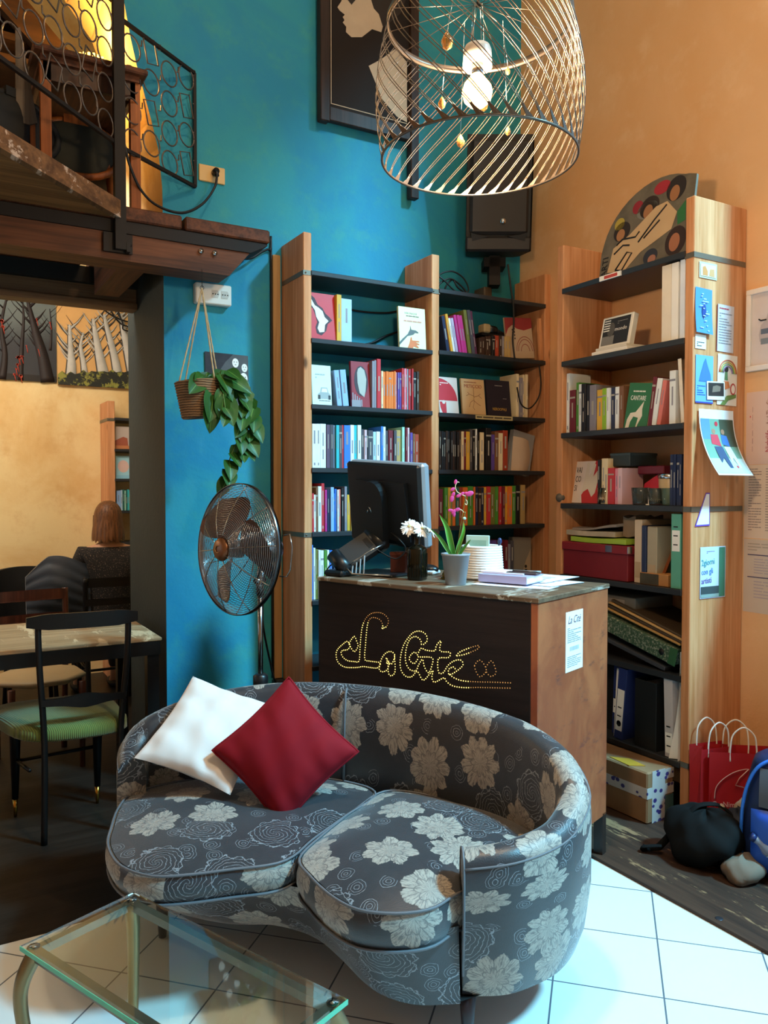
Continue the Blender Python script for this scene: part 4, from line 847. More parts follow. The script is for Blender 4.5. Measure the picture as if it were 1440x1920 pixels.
binder(2.655, 2.695, .251, .33, BLUEB, 'blue ring binder with round label, left of the blue pair', x=2.79, lab=(.30, .50), lean=2)
binder(2.590, 2.640, .251, .33, BLUEB, 'blue ring binder with a large white handwritten spine label', x=2.745, lab=(.12, .70), lean=5)
binder(2.642, 2.655, .251, .32, WHITEP, 'thin white folder squeezed between the two blue ring binders', x=2.76, ring=False, lean=3, name='thin_folder')
binder(2.395, 2.515, .251, .30, flat('black_card', '#191b1d', .5), 'wide black file box on the bottom shelf', x=2.745, ring=False, name='file_box', d=.29)
binder(2.705, 2.80, .251, .31, BLACKM, 'black file in the shadow at far end of the bottom shelf', x=2.82, ring=False, name='file_box', d=.2)
binder(2.30, 2.345, .251, .345, flat('pale_grey_card', '#c4bfc0', .5), 'pale grey ring binder at near end of the bottom shelf', x=2.745, ring=False, lab=(.05, .30), lean=-2)
m = MB(); m.grid(lambda u, v: Vector((2.730+.03*u+.02*math.sin(v*2.6), 2.268+.045*(1-v)**1.5*(1-u)+.045*u*.3, .252+.46*v)), 5, 12); m.grid(lambda u, v: Vector((2.730+.25*u+.02*math.sin(v*2.6), 2.266+.012*math.sin(v*3), .252+.46*v)), 8, 12)
tag(m.build('paper_roll', WHITEP), 'tall curling white sheets standing by the end panel on the bottom shelf', 'papers')
# cardboard box
CARD = flat('brown_cardboard', '#8a6848', .8, vary=.1)
cb = thing('cardboard_box', 'taped brown cardboard box on the floor in front of the bookcase foot', 'box', (2.74, 2.52, .012))
T = Matrix.Translation((2.565, 2.28, .012)) @ Matrix.Rotation(R(2), 4, 'Z')
for b0 in [1]:
    m = MB(); m.box(0, .165, 0, .44, 0, .215, M=T, bev=.006); m.build('carton', CARD, cb, world=True)
t = NT('printed_packing_tape'); o_ = t.co(); x_ = t.xyz(o_); w_ = t.add('ShaderNodeTexVoronoi'); t.set(w_, 'Vector', t.map(o_, (28, 28, 34))); t.set(w_, 'Scale', 1.0); k_ = t.step(w_.outputs[0], .36, .30)
t.p('Base Color', t.mix(k_, lin('#b9b4b0'), lin('#3a3470'))).p('Roughness', .3); TAPE = t.m
m = MB(); m.box(-.001, 0, 0, .44, .105, .15, M=T); m.box(0, .165, -.001, 0, .105, .15, M=T); m.box(.03, .11, -.0012, 0, 0, .216, M=T); m.box(.03, .165, -.0014, 0, .17, .212, M=T); m.build('packing_tape', TAPE, cb, world=True)
m = MB(); m.prism([(.005, .10), (.06, .06), (.075, .16), (.02, .22)], .2155, .218, 'xy', M=T); m.build('yellow_tape', flat('yellow_tape', '#b9892e', .4), cb, world=True)
m = MB(); m.box(.03, .165, -.0008, 0, .002, .10, M=T); m.build('teal_tape', flat('dull_teal_tape', '#3f6468', .35), cb, world=True)
# ------------------------------------------------------------------ counter
DR = R(-70); DO = (1.813, 2.565, 0)
dk = thing('reception_counter', 'dark wooden counter with dotted lit lettering and reddish worn side panel', 'counter', DO, DR)
BLK = wood('blackened_wood', '#2b2220', '#1d1716', 0, .5, knots=False)
t = NT('worn_red_brown_panel'); o = t.co(); n1 = t.noise(t.map(o, (3, 3, 2)), 1.6, 6, .65, dist=.8); n2 = t.noise(t.map(o, (2, 2, 6)), 3, 5, .7)
t.p('Base Color', t.mix(t.step(n2, .55, .75), t.mix(t.step(n1, .35, .65), lin('#8e4a30'), lin('#a9623e')), lin('#5e3a34'))).p('Roughness', .4); REDP = t.m
m = MB(); m.box(-.505, .475, -.265, -.235, .16, 1.022, bev=.002); m.build('front_panel', BLK, dk)
m = MB(); m.box(.475, .503, -.265, .265, .16, 1.022, bev=.002); m.build('side_panel', REDP, dk)
m = MB(); m.box(-.505, -.478, -.235, .265, .16, 1.022, bev=.002); m.build('side_panel', BLK, dk)
m = MB(); m.box(-.508, .508, -.27, .27, 1.022, 1.04, bev=.003); m.build('counter_top', wood('worn_counter_top', '#77634f', '#4d3d30', 0, .45, knots=False, wear='#a8a498'), dk)
m = MB(); m.box(-.478, .475, -.20, .25, .50, .52); m.build('inner_shelf', BLK, dk)
for x, y in ((-.49, -.25), (.485, -.25), (-.49, .25), (.485, .25)):
    m = MB(); m.box(x-.018, x+.018, y-.015, y+.015, 0.013, .17); m.build('leg', flat('leg_brown_black', '#2a1f1a', .5), dk)
m = MB(); m.box(.476, .4995, .235, .262, .16, 1.0); m.build('corner_post', flat('dark_reddish_post', '#5a3226', .5), dk)
LET = [
[(-.161, .866), (-.162, .882), (-.174, .897), (-.198, .903), (-.221, .899), (-.236, .879), (-.243, .842), (-.248, .795), (-.252, .737), (-.228, .732), (-.181, .734)] ,
[(-.164, .867), (-.144, .874), (-.133, .893), (-.138, .910), (-.161, .923), (-.191, .924), (-.221, .916), (-.245, .897), (-.263, .866), (-.271, .829), (-.277, .776), (-.282, .725), (-.308, .719), (-.344, .718), (-.369, .729), (-.378, .747), (-.365, .756), (-.344, .761), (-.329, .777), (-.344, .794), (-.369, .779), (-.394, .758), (-.405, .738), (-.400, .711), (-.380, .695), (-.347, .690), (-.291, .698), (-.259, .706), (-.191, .710), (-.174, .727)] ,
[(-.334, .789), (-.308, .818), (-.294, .800), (-.287, .782), (-.308, .758), (-.334, .783)] ,
[(-.174, .727), (-.178, .706), (-.161, .700), (-.138, .712), (-.135, .733), (-.144, .757), (-.121, .735), (-.105, .757), (-.103, .775), (-.121, .783), (-.144, .775), (-.164, .754), (-.174, .730)] ,
[(-.103, .768), (-.101, .708), (-.125, .691), (-.135, .713), (-.128, .739), (-.141, .737)] ,
[(.034, .830), (.050, .845), (.047, .864), (.032, .874), (.011, .876), (-.013, .868), (-.035, .848), (-.057, .819), (-.071, .782), (-.076, .741), (-.067, .713), (-.044, .699), (-.019, .704), (.005, .726), (.032, .698), (.066, .730), (.077, .739), (.072, .714), (.084, .699), (.125, .721), (.134, .712), (.160, .699), (.206, .699), (.273, .710), (.343, .720), (.398, .728)] ,
[(.024, .829), (.020, .844), (-.001, .854), (-.026, .844), (-.043, .816), (-.051, .775), (-.046, .746), (-.029, .728), (-.001, .728), (.011, .751), (.029, .774), (.038, .748), (.057, .729), (.072, .758), (.072, .786), (.011, .781), (.005, .790), (-.010, .795), (-.029, .778), (-.031, .763), (-.010, .753), (.006, .770)] ,
[(.011, .798), (.023, .814), (.047, .810), (.084, .813), (.092, .833), (.112, .852), (.108, .816), (.151, .816), (.145, .797), (.101, .786), (.102, .738), (.122, .739), (.143, .768), (.169, .788), (.197, .795), (.208, .781), (.189, .760), (.151, .736), (.146, .754), (.166, .766), (.174, .761)] ,
[(.151, .736), (.172, .727), (.206, .723), (.262, .728), (.327, .737), (.400, .746)] ,
[(.180, .809), (.194, .823), (.233, .842), (.272, .856), (.269, .844), (.239, .828), (.211, .816), (.183, .808)] ,
[(.256, .784), (.267, .800), (.282, .805), (0.3, .786), (.302, .768), (.278, .748), (.261, .766), (.256, .782)] ,
[(.302, .786), (.324, .810), (.338, .791), (.342, .769), (.321, .756), (.305, .768)] ,
]
m = MB(); m2 = MB()
for pl_ in LET:
    sp = spline([(x, 0, z) for x, z in pl_], 6); L = sum((b-a).length for a, b in zip(sp, sp[1:])); pts, _ = at_len(sp, max(2, int(L/.0098)))
    for p in pts:
        (m2 if (p.x > .235 or p.z > .88) else m).lathe([(.0019, 0), (.0022, .0006), (.0016, .0012), (0, .0014)], 7, M=Matrix.Translation((p.x, -.2652, p.z)) @ Matrix.Rotation(R(90), 4, 'X'))
m.build('dotted_lettering', flat('backlit_dots', '#ffe9a0', .4, emit='#ffe27a', es=2.4), dk)
m2.build('dotted_lettering', flat('dim_backlit_dots', '#d9a868', .4, emit='#d09a58', es=.5), dk)
nt_ = thing('printed_notice', 'white printed notice taped to the reddish side of the counter', 'notice', DO, DR)
M = frame((.5035, -.075, .76), (0, 1, 0), (0, 0, 1))
DM = wm(dk)
M = DM @ M
m = MB(); m.box(0, .13, 0, .21, 0, .0008, M=M); m.build('sheet', WHITEP, nt_, world=True); text('La Cité', .038, flat('print_plum', '#5b2a50', .6), M @ Matrix.Translation((.015, .168, .0009)), 'heading', nt_, shear=.4, sx=.85)
lines(nt_, M, .012, .115, .10, .155, 8, '#8d9298', .4, 4); lines(nt_, M, .012, .115, .015, .055, 6, '#8d9298', .4, 5); lines(nt_, M, .03, .10, .07, .088, 1, '#b8bcc0', .8, 5)
# monitor --------------------------------------------------------------------
mo = thing('touch_screen_monitor', 'black touch screen till with silver edge on a folding arm, turned away', 'monitor', (1.685, 2.89, 1.041), DR)
A = Matrix.Translation((0, 0, .295)) @ Matrix.Rotation(R(10), 4, 'X') @ Matrix.Rotation(R(4), 4, 'Y')
m = MB(); m.box(-.198, .198, -.006, .040, -.175, .175, M=A, bev=.010); m.build('bezel', flat('silver_plastic', '#9aa4ae', .35, .3), mo)
m = MB(); m.box(-.178, .178, .0402, .0415, -.155, .155, M=A); m.build('screen', flat('dark_screen', '#0a0d10', .1), mo)
m = MB()
m.box(-.196, .192, -.030, -.006, -.172, .172, M=A, bev=.009)
m.prism([(-.15, -.14), (.15, -.14), (.13, .10), (-.13, .10)], -.052, -.028, 'xz', M=A)
m.build('rear_housing', BLACKP, mo)
m = MB(); m.prism([(-.055, -.175), (.055, -.175)]+[(.060*math.cos(a*PI/12), .03+.075*math.sin(a*PI/12)) for a in range(13)], -.088, -.048, 'xz', M=A @ Matrix.Translation((-.02, 0, 0))); m.build('neck_plate', BLACKP, mo)
m = MB(); m.tube([A @ Vector((-.030, -.090, .0)), A @ Vector((-.022, -.091, -.005)), A @ Vector((-.016, -.090, -.022))], .0028, 5); m.tube([A @ Vector((-.038, -.090, -.025)), A @ Vector((-.033, -.091, -.012))], .002, 5); m.build('badge', CHROME, mo)
p1 = Vector((-.105, -.175, .05)); p2 = Vector((-.025, -.045, .145))
m = MB(); m.bar(p1, p2, .105, .034, up=(.50, -.60, .65)); m.build('arm', flat('grey_black_plastic', '#2a2a2b', .45), mo)
m = MB(); up_ = Vector((.50, -.60, .65)).normalized()*.0165; m.bar(p1+(p2-p1)*.70+up_, p1+(p2-p1)*.82+up_, .05, .004, up=(.5, -.6, .65)); m.build('arm_recess', BLACKM, mo)
ax_ = (p2-p1).cross(Vector((.5, -.6, .65))).normalized()*.054
for q_, r_ in ((p1, .032), (p2, .030)): m = MB(); m.cyl(q_-ax_, q_+ax_, r_, 20); m.build('hinge', BLACKP, mo)
m = MB(); m.box(-.155, -.05, -.23, -.11, 0, .024, bev=.008); m.box(-.12, .12, -.12, .07, 0, .010, bev=.004); m.build('foot', BLACKP, mo)
m = MB(); m.tube([(-.05, -.20, .035), (-.03, -.19, .013), (.02, -.17, .012), (.12, -.13, .012)], .0035, 6); m.tube([(-.06, -.19, .04), (.01, -.14, .10), (.05, -.09, .13)], .0035, 6)
m.build('silver_trim', CHROME, mo)
m = MB()
for k in range(4): m.bar((-.035+.014*k, -.185+.008*k, .012), (-.035+.014*k, -.18+.008*k, .045+.014*k), .004, .004)
m.build('vent_ribs', flat('pale_grey_rib', '#aab4bc', .4), mo)
m = MB(); m.tube(spline([(-.13, -.18, .05), (-.17, -.18, .03), (-.195, -.17, -.02), (-.20, -.15, -.12), (-.20, -.12, -.35), (-.20, -.1, -.6)], 6), .003, 5); m.build('cord', CORD, mo)
m = MB(); m.tube(spline([A @ Vector((.05, -.05, -.11)), A @ Vector((.11, -.07, -.13)), A @ Vector((.13, -.06, -.17)), (.08, -.05, .07), (.0, -.08, .11)], 6), .0028, 5); m.build('cable', CORD, mo)
bb = thing('brown_leather_box', 'small reddish brown box standing under the till', 'box', (1.735, 2.86, 1.041), DR+.1); m = MB(); m.box(-.04, .04, -.03, .03, 0, .085, bev=.004); m.build('box', flat('reddish_brown_leather', '#5c2a1c', .6), bb); m = MB(); m.box(-.042, .042, -.032, .032, .075, .092, bev=.004); m.build('lid', flat('brown_leather_lid', '#6e3826', .6), bb)
cr = thing('card_reader', 'white and black card reader lying behind the dark bottle', 'card reader', (1.82, 2.80, 1.041), DR+.2); m = MB(); m.box(-.07, .05, -.035, .035, 0, .018, bev=.006); m.build('base', flat('white_grey_plastic', '#c8ccd0', .35), cr); m = MB(); m.ball((0, 0, .02), (.055, .032, .022), 16); m.build('cover', BLACKP, cr)
# dark bottle with daisies -----------------------------------------------------
BG = flat('dark_olive_glass', '#0d100a', .12, 0, .4, 0, coat=.15)
bo = thing('dark_glass_bottle', 'dark olive square glass bottle used as a vase on the counter', 'bottle', (1.673, 2.640, 1.0405), R(-60))
m = MB()
def sq(w, z, n=20, e=4):
    return [Vector((w*math.copysign(abs(math.cos(a))**(2/e), math.cos(a)), w*math.copysign(abs(math.sin(a))**(2/e), math.sin(a)), z)) for a in [2*PI*k/n for k in range(n)]]
lv = [(.029, 0, 5), (.032, .004, 5), (.032, .118, 5), (.029, .128, 4), (.016, .137, 2.2), (.0135, .142, 2), (.0135, .178, 2), (.016, .182, 2), (.016, .188, 2), (.011, .188, 2)]
vs = [p for w, z, e in lv for p in sq(w, z, 20, e)]; m.add(vs, [(i*20+k, i*20+(k+1) % 20, (i+1)*20+(k+1) % 20, (i+1)*20+k) for i in range(len(lv)-1) for k in range(20)]+[tuple(range(19, -1, -1))], 0, True)
m.build('bottle', BG, bo)
m = MB()
for s_ in (-1, 1):
    for k in range(5): m.box(s_*.0322-.0006, s_*.0322+.0006, -.022+.011*k-.001, -.022+.011*k+.001, .012, .105)
    for k in range(5): m.box(-.022+.011*k-.001, -.022+.011*k+.001, s_*.0322-.0006, s_*.0322+.0006, .012, .105)
m.build('moulded_ribs', BG, bo)
PETAL = flat('white_petal', '#f3f2ee', .6, vary=.02); YOLK = flat('pale_yellow_centre', '#cfc08a', .8)
def daisy(p, n_, r, tilt, idx):
    d = thing('white_daisy', ['white daisy on the left, hanging out of the dark bottle', 'white daisy in the middle of the dark bottle', 'white daisy on the right, over the silver screen edge'][idx], 'flower', p, 0, 'daisies in the dark bottle')
    T = Matrix.Rotation(tilt[0], 4, 'X') @ Matrix.Rotation(tilt[1], 4, 'Y')
    m = MB(); r_ = random.Random(idx)
    for k in range(n_):
        a = 2*PI*k/n_+r_.uniform(-.06, .06); L = r*r_.uniform(.88, 1.05); dz = r_.uniform(-.25, .12); w = .0038
        ca, sa = math.cos(a), math.sin(a)
        pt = [(.006, 0), (L*.5, w*1.1), (L*.92, w*.8), (L, 0), (L*.92, -w*.8), (L*.5, -w*1.1)]
        top = [T @ Vector((x*ca-y*sa, x*sa+y*ca, .001+dz*x-.6*x*x/r*.3)) for x, y in pt]; bot = [q-(T.to_3x3() @ Vector((0, 0, .0006))) for q in top]
        m.add(top+bot, [(0, 1, 2, 3, 4, 5), (11, 10, 9, 8, 7, 6)]+[(i, (i+1) % 6, 6+(i+1) % 6, 6+i) for i in range(6)])
    m.build('petals', PETAL, d)
    m = MB(); m.ball((0, 0, .001), (.0075, .0075, .004), 10, M=T); m.build('flower_centre', YOLK, d)
    b = Vector((1.673, 2.640, 1.215))-Vector(p)
    m = MB(); m.tube([T @ Vector((0, 0, -.002)), Vector((0, 0, -.01)).lerp(b, .5)+Vector((0, 0, .006)), b], .0014, 5); m.build('stem', flat('green_stem', '#4c6b2c', .6), d)
daisy((1.650, 2.662, 1.250), 28, .041, (R(35), R(-35)), 0)
daisy((1.683, 2.622, 1.243), 28, .040, (R(50), R(10)), 1)
daisy((1.712, 2.605, 1.236), 26, .036, (R(25), R(35)), 2)
bl = thing('service_bell', 'small brass service bell behind the dark bottle', 'bell', (1.80, 2.60, 1.041)); m = MB(); m.lathe([(.036, 0), (.037, .006), (.03, .009)], 24); m.build('base', BRASS, bl); m = MB(); m.lathe([(.032, .010), (.032, .018), (.026, .030), (.012, .038), (0, .040)], 24); m.build('dome', BRASS, bl); m = MB(); m.lathe([(.004, .038), (.004, .048), (.008, .050), (.006, .055), (0, .056)], 12); m.build('button', BRASS, bl)
# orchid pot --------------------------------------------------------------------
gp = thing('flower_pot', 'smooth grey flower pot at the front of the counter', 'pot', (1.715, 2.440, 1.0405))
m = MB(); m.lathe([(.0, 0), (.036, 0), (.038, .003), (.0515, .108), (.0545, .110), (.0545, .117), (.051, .117), (.0475, .095), (0, .095)], 36); m.build('pot', flat('grey_glazed_ceramic', '#8e9298', .45, vary=.02), gp)
m = MB(); m.lathe([(0, .098), (.047, .096)], 20); m.build('bark', flat('dark_bark', '#3a3024', 1, vary=.3), gp)
orc = thing('orchid_plant', 'small orchid with strap leaves and magenta flowers in the grey pot', 'plant', (1.715, 2.440, 1.137))
t = NT('orchid_leaf'); x_ = t.xyz(t.co('UV')); e_ = t.m_('ABSOLUTE', t.m_('SUBTRACT', x_[0], .5)); t.p('Base Color', t.mix(t.step(e_, .40, .49), t.mix(x_[1], lin('#3f8a2c'), lin('#4f9c34')), lin('#a8cf7c'))).p('Roughness', .3); OLEAF = t.m
Rv = Vector((.866, -.5, 0)); Fv = Vector((.5, .866, 0))
def strapleaf(pts, w, name='leaf'):
    sp, _ = at_len(spline([Vector((0, 0, 0))+Rv*a+Vector((0, 0, b))-Fv*c for a, b, c in pts], 8), 14)
    m = MB()
    def fn(u, v):
        i = min(int(v*14), 13); p = sp[i].lerp(sp[i+1], v*14-i); ww = w*(.35+.65*math.sin(PI*min(1, v*.93+.10)))*(1 if v < .9 else max(.05, (1-v)/.1)); a = (u-.5)*2
        return p+Rv*(a*ww)+Fv*(abs(a)*ww*-.5)
    m.grid(fn, 4, 14); m.build(name, OLEAF, orc)
strapleaf([(-.005, 0, 0), (-.02, .06, .01), (-.035, .12, .015), (-.062, .165, .02)], .0115)
strapleaf([(-.01, 0, .01), (-.035, .04, .02), (-.065, .085, .03), (-.098, .115, .045)], .0085)
strapleaf([(0, 0, -.005), (.012, .05, 0), (.028, .10, .005), (.03, .135, .0)], .008)
strapleaf([(.005, 0, .015), (.02, .03, .02), (.04, .06, .03), (.052, .075, .04)], .007)
strapleaf([(-.02, 0, .0), (-.04, .015, .02), (-.045, .02, .03)], .009)
def OP(a, b, c=0): return Rv*a+Vector((0, 0, b))-Fv*c
m = MB(); m.tube(spline([OP(.006, 0), OP(.012, .08), (OP(.022, .15)), OP(.034, .215), OP(.036, .235)], 6), .0015, 6); m.tube(spline([OP(.0, 0), OP(.012, .06), OP(.024, .12), OP(.035, .175)], 6), .002, 6); m.build('stem', flat('olive_stem', '#6b6a2c', .6), orc)
m = MB()
for q in ([OP(.036, .232), OP(.02, .24), OP(.004, .25), OP(-.002, .27), OP(.006, .285), OP(.012, .283)], [OP(.034, .205), OP(.04, .20), OP(.042, .212), OP(.037, .22)], [OP(.03, .172), OP(.02, .182), OP(.008, .183)]): m.tube(spline(q, 5), .0017, 6)
m.build('pale_stem', flat('pale_stem', '#d5cfa8', .6), orc)
m = MB(); m.ball(OP(.032, .150), (.008, .005, .006), 10); m.build('stem_clip', flat('pale_green_clip', '#9fc4b4', .4), orc)
PK = flat('magenta_petal', '#c8418e', .5, vary=.1)
for c, pet in [(OP(-.004, .263), [(.003, .022, .010), (-.008, -.005, .010)]), (OP(-.012, .235), [(-.003, -.012, .013), (.002, .004, .010)]), (OP(.018, .238), [(-.008, -.004, .010), (.006, .004, .009)]), (OP(.045, .240), [(.006, .002, .016), (-.004, .002, .010)]), (OP(-.004, .180), [(-.016, .0, .010), (.010, .003, .011), (-.002, -.016, .009), (-.004, -.006, .012)])]:
    m = MB()
    for a, b, r in pet:
        d = Vector((a, b)); an = math.atan2(b, a)
        T = frame(c+Rv*a+Vector((0, 0, b)), Rv*math.cos(an)+Vector((0, 0, math.sin(an))), -Rv*math.sin(an)+Vector((0, 0, math.cos(an))))
        m.ball((0, 0, 0), (r, r*.62, r*.22), 12, M=T)
    m.build('blossom', PK, orc)
# crocheted basket ---------------------------------------------------------------
kb = thing('crochet_basket', 'white crocheted round basket on the counter behind the grey pot', 'basket', (1.925, 2.560, 1.041))
prof = [(0, 0), (.080, 0)]
for i in range(13):
    z = .004+i*.0098; r0 = .086-.0008*i*.9
    prof += [(r0+.0005, z), (r0+.0038, z+.003), (r0+.0038, z+.006), (r0+.0005, z+.0092)]
prof += [(.074, .132), (.070, .125), (.074, .01), (0, .008)]
m = MB(); m.lathe(prof, 72)
for i, v in enumerate(m.v):
    k = i % 72
    if k % 2 and v.xy.length > .077: v.x *= .985; v.y *= .985
m.build('basket', flat('white_cotton_cord', '#e4e4e2', .95), kb)
pq = thing('pale_plaque', 'pale green rounded plaque standing in the crocheted basket', 'card', (1.93, 2.60, 1.06), R(-55)); m = MB(); m.box(-.05, .05, -.003, .003, 0, .150, bev=.003, M=Matrix.Rotation(R(-6), 4, 'X')); m.build('plaque', flat('pale_mint_plastic', '#b5d4c8', .4), pq); m = MB(); m.box(-.038, .038, -.0045, -.003, .05, .13, M=Matrix.Rotation(R(-6), 4, 'X')); m.build('printed_area', flat('mint_print', '#93baa8', .5, vary=.2), pq)
gc_ = thing('green_card', 'dark green card leaning in front of the pale plaque', 'card', (1.86, 2.545, 1.075), R(-50)); m = MB(); m.box(-.04, .04, -.002, 0, 0, .10, M=Matrix.Rotation(R(-12), 4, 'X') @ Matrix.Rotation(R(-38), 4, 'Y')); m.build('card', flat('dark_green_card', '#1f5c48', .4), gc_); m = MB(); m.box(-.03, -.01, -.003, -.002, .02, .07, M=Matrix.Rotation(R(-12), 4, 'X') @ Matrix.Rotation(R(-38), 4, 'Y')); m.build('dark_print', BLACKM, gc_)
m = MB(); m.tube([(1.985, 2.535, 1.12), (1.99, 2.53, 1.19)], .003, 6); m.ball((1.991, 2.529, 1.188), (.009, .009, .014), 10); tag(m.build('blue_pen', flat('dark_blue_plastic', '#2c3c64', .3)), 'blue pen sticking out of the crocheted basket', 'pen')
# papers, diary and phone --------------------------------------------------------
for k, (x, y, rz, w, h, l) in enumerate([(1.93, 2.33, -62, .30, .21, 'lowest white sheet spread at the near corner of the counter'), (2.03, 2.36, -78, .30, .21, 'white sheet under the right side of the diary'), (2.10, 2.42, -70, .21, .28, 'white sheet at the far right corner of the counter')]):
    T = Matrix.Translation((x, y, 1.0405+.0022*k)) @ Matrix.Rotation(R(rz), 4, 'Z'); m = MB(); m.grid(lambda u, v: T @ Vector(((u-.5)*w, (v-.5)*h, .0006+.0010*(u-.5)**2*4)), 6, 2); m.grid(lambda u, v: T @ Vector(((u-.5)*w, (v-.5)*h, 0)), 1, 1)
    s_ = thing('paper_sheet', l, 'paper', (x, y, 1.0405+.0022*k), R(rz), 'sheets on the counter'); m.build('sheet', flat('cool_white_paper', '#e8eaf2', .7, vary=.02), s_, world=True)
    m = MB()
    for q in range(4): m.box(-w*.35, w*.25, -h*.3+q*.04, -h*.3+q*.04+.008, .0018, .0022, M=T)
    m.build('print', flat('pale_lilac_print', '#c2b4d4', .7), s_, world=True)
di = thing('diary', 'thick closed diary with lilac cover lying on the counter papers', 'book', (1.925, 2.375, 1.0475), R(-66))
m = MB(); m.box(-.10, .10, -.072, .072, .0, .003); m.box(-.10, .10, -.072, .072, .025, .028); m.box(-.10, .10, -.074, -.071, 0, .028); m.build('cover', flat('lilac_cover', '#a9a4c8', .5), di); m = MB(); m.box(-.098, .097, -.070, .069, .003, .025); m.build('pages', flat('white_pages', '#eceef2', .8), di)
nb = thing('notebook', 'slim white notebook lying open on top of the diary', 'notebook', (1.935, 2.40, 1.0765), R(-60)); m = MB(); m.box(-.095, .075, -.05, .05, 0, .004); m.box(-.095, .0, -.05, .05, .004, .007, bev=.001); m.build('notebook', flat('cool_white_paper', '#e8eaf2', .7, vary=.02), nb)
ph = thing('brown_wallet', 'dark brown case with a pen lying across the diary', 'case', (1.955, 2.33, 1.0765), R(-62)); m = MB(); m.box(-.07, .055, -.02, .02, 0, .008, bev=.003); m.build('case', flat('dark_brown_leather', '#4a3a3c', .4), ph); m = MB(); m.cyl((-.05, .0, .011), (.06, .008, .011), .004, 8); m.build('pen', flat('grey_pen', '#77787c', .3, .5), ph)
# ------------------------------------------------------------------ floral jacquard
def jacquard(name):
    t = NT(name); uv = t.co('UV'); sc = 5.6
    x = t.xyz(uv); wob = t.noise(uv, 3.0, 2, .5, out=1)
    w = t.add('ShaderNodeVectorMath', operation='SCALE'); t.set(w, 0, wob); t.set(w, 'Scale', .035)
    p = t.add('ShaderNodeVectorMath', operation='ADD'); t.set(p, 0, uv); t.set(p, 1, w.outputs[0])
    v = t.map(p.outputs[0], (sc, sc, 0))
    vo = t.add('ShaderNodeTexVoronoi', voronoi_dimensions='2D'); t.set(vo, 'Vector', v); t.set(vo, 'Scale', 1.0); t.set(vo, 'Randomness', .62)
    l = t.add('ShaderNodeVectorMath', operation='SUBTRACT'); t.set(l, 0, v); t.set(l, 1, vo.outputs['Position'])
    L = t.xyz(l.outputs[0]); C = t.xyz(vo.outputs['Color'])
    th = t.m_('ARCTAN2', L[1], L[0]); r = vo.outputs['Distance']
    n2 = t.noise(v, 4.5, 3, .6)
    th2 = t.m_('ADD', th, t.m_('MULTIPLY', C[1], 6.28))
    # blossom
    kk = t.m_('ADD', t.m_('FLOOR', t.m_('MULTIPLY', C[2], 2.99)), 2.5)
    nf = t.noise(v, 13.0, 3, .65)
    pet = t.m_('ABSOLUTE', t.m_('SINE', t.m_('MULTIPLY', th2, kk)))
    Rr = t.m_('ADD', t.m_('MULTIPLY', pet, .11), .285)
    Rr = t.m_('ADD', Rr, t.m_('ADD', t.m_('MULTIPLY', t.m_('SUBTRACT', n2, .5), .22), t.m_('MULTIPLY', t.m_('SUBTRACT', nf, .5), .10)))
    Rr = t.m_('ADD', Rr, t.m_('MULTIPLY', C[2], .06))
    big = t.step(t.m_('SUBTRACT', Rr, r), -.004, .008)
    isf = t.m_('GREATER_THAN', C[0], .42)
    big = t.m_('MULTIPLY', big, isf)
    # petal drawing inside: outer ring of petals, inner offset ring, streaks
    pet2 = t.m_('ABSOLUTE', t.m_('SINE', t.m_('ADD', t.m_('MULTIPLY', th2, kk), 1.2)))
    R2 = t.m_('ADD', t.m_('MULTIPLY', pet2, .07), .15); d2 = t.m_('ABSOLUTE', t.m_('SUBTRACT', t.m_('ADD', R2, t.m_('MULTIPLY', t.m_('SUBTRACT', n2, .5), .1)), r))
    ln1 = t.step(d2, .016, .006)
    pet3 = pet; ln2 = t.m_('MULTIPLY', t.step(pet3, .16, .05), t.m_('GREATER_THAN', r, .17))
    st = t.noise(t.vec(t.m_('MULTIPLY', th2, 7.0), t.m_('MULTIPLY', r, 5.0)), 1.6, 4, .7)
    ink = t.m_('MAXIMUM', t.m_('MULTIPLY', t.m_('MAXIMUM', ln1, ln2), .75), t.m_('MULTIPLY', t.step(st, .46, .60), .75))
    # paisley / lace outlines elsewhere
    sp = t.m_('SINE', t.m_('ADD', t.m_('MULTIPLY', r, 46.0), t.m_('ADD', t.m_('MULTIPLY', th2, 2.0), t.m_('MULTIPLY', n2, 9.0))))
    lobes = t.m_('ABSOLUTE', t.m_('SINE', t.m_('MULTIPLY', th2, 6.0)))
    Rl = t.m_('ADD', t.m_('ADD', t.m_('MULTIPLY', lobes, .05), .36), t.m_('MULTIPLY', t.m_('SUBTRACT', n2, .5), .35))
    lace = t.m_('MULTIPLY', t.step(t.m_('ABSOLUTE', sp), .30, .10), t.m_('GREATER_THAN', Rl, r))
    edge = t.step(t.m_('ABSOLUTE', t.m_('SUBTRACT', Rl, r)), .016, .004)
    lace = t.m_('MULTIPLY', t.m_('MAXIMUM', lace, edge), t.m_('SUBTRACT', 1.0, isf))
    # small scrolls between
    vo2 = t.add('ShaderNodeTexVoronoi', voronoi_dimensions='2D'); t.set(vo2, 'Vector', t.map(p.outputs[0], (sc*2.6, sc*2.6, 0), loc=(3.3, 1.7, 0))); t.set(vo2, 'Scale', 1.0)
    s2 = t.m_('SINE', t.m_('ADD', t.m_('MULTIPLY', vo2.outputs['Distance'], 26.0), t.m_('MULTIPLY', n2, 8.0)))
    gap = t.m_('MULTIPLY', t.m_('GREATER_THAN', r, .43), t.m_('GREATER_THAN', t.xyz(vo2.outputs['Color'])[0], .45))
    scr = t.m_('MULTIPLY', t.m_('MULTIPLY', t.step(t.m_('ABSOLUTE', s2), .35, .12), gap), t.m_('LESS_THAN', vo2.outputs['Distance'], .36))
    ground = t.mix(t.noise(uv, 40, 2), lin('#23262b'), lin('#2f3238'))
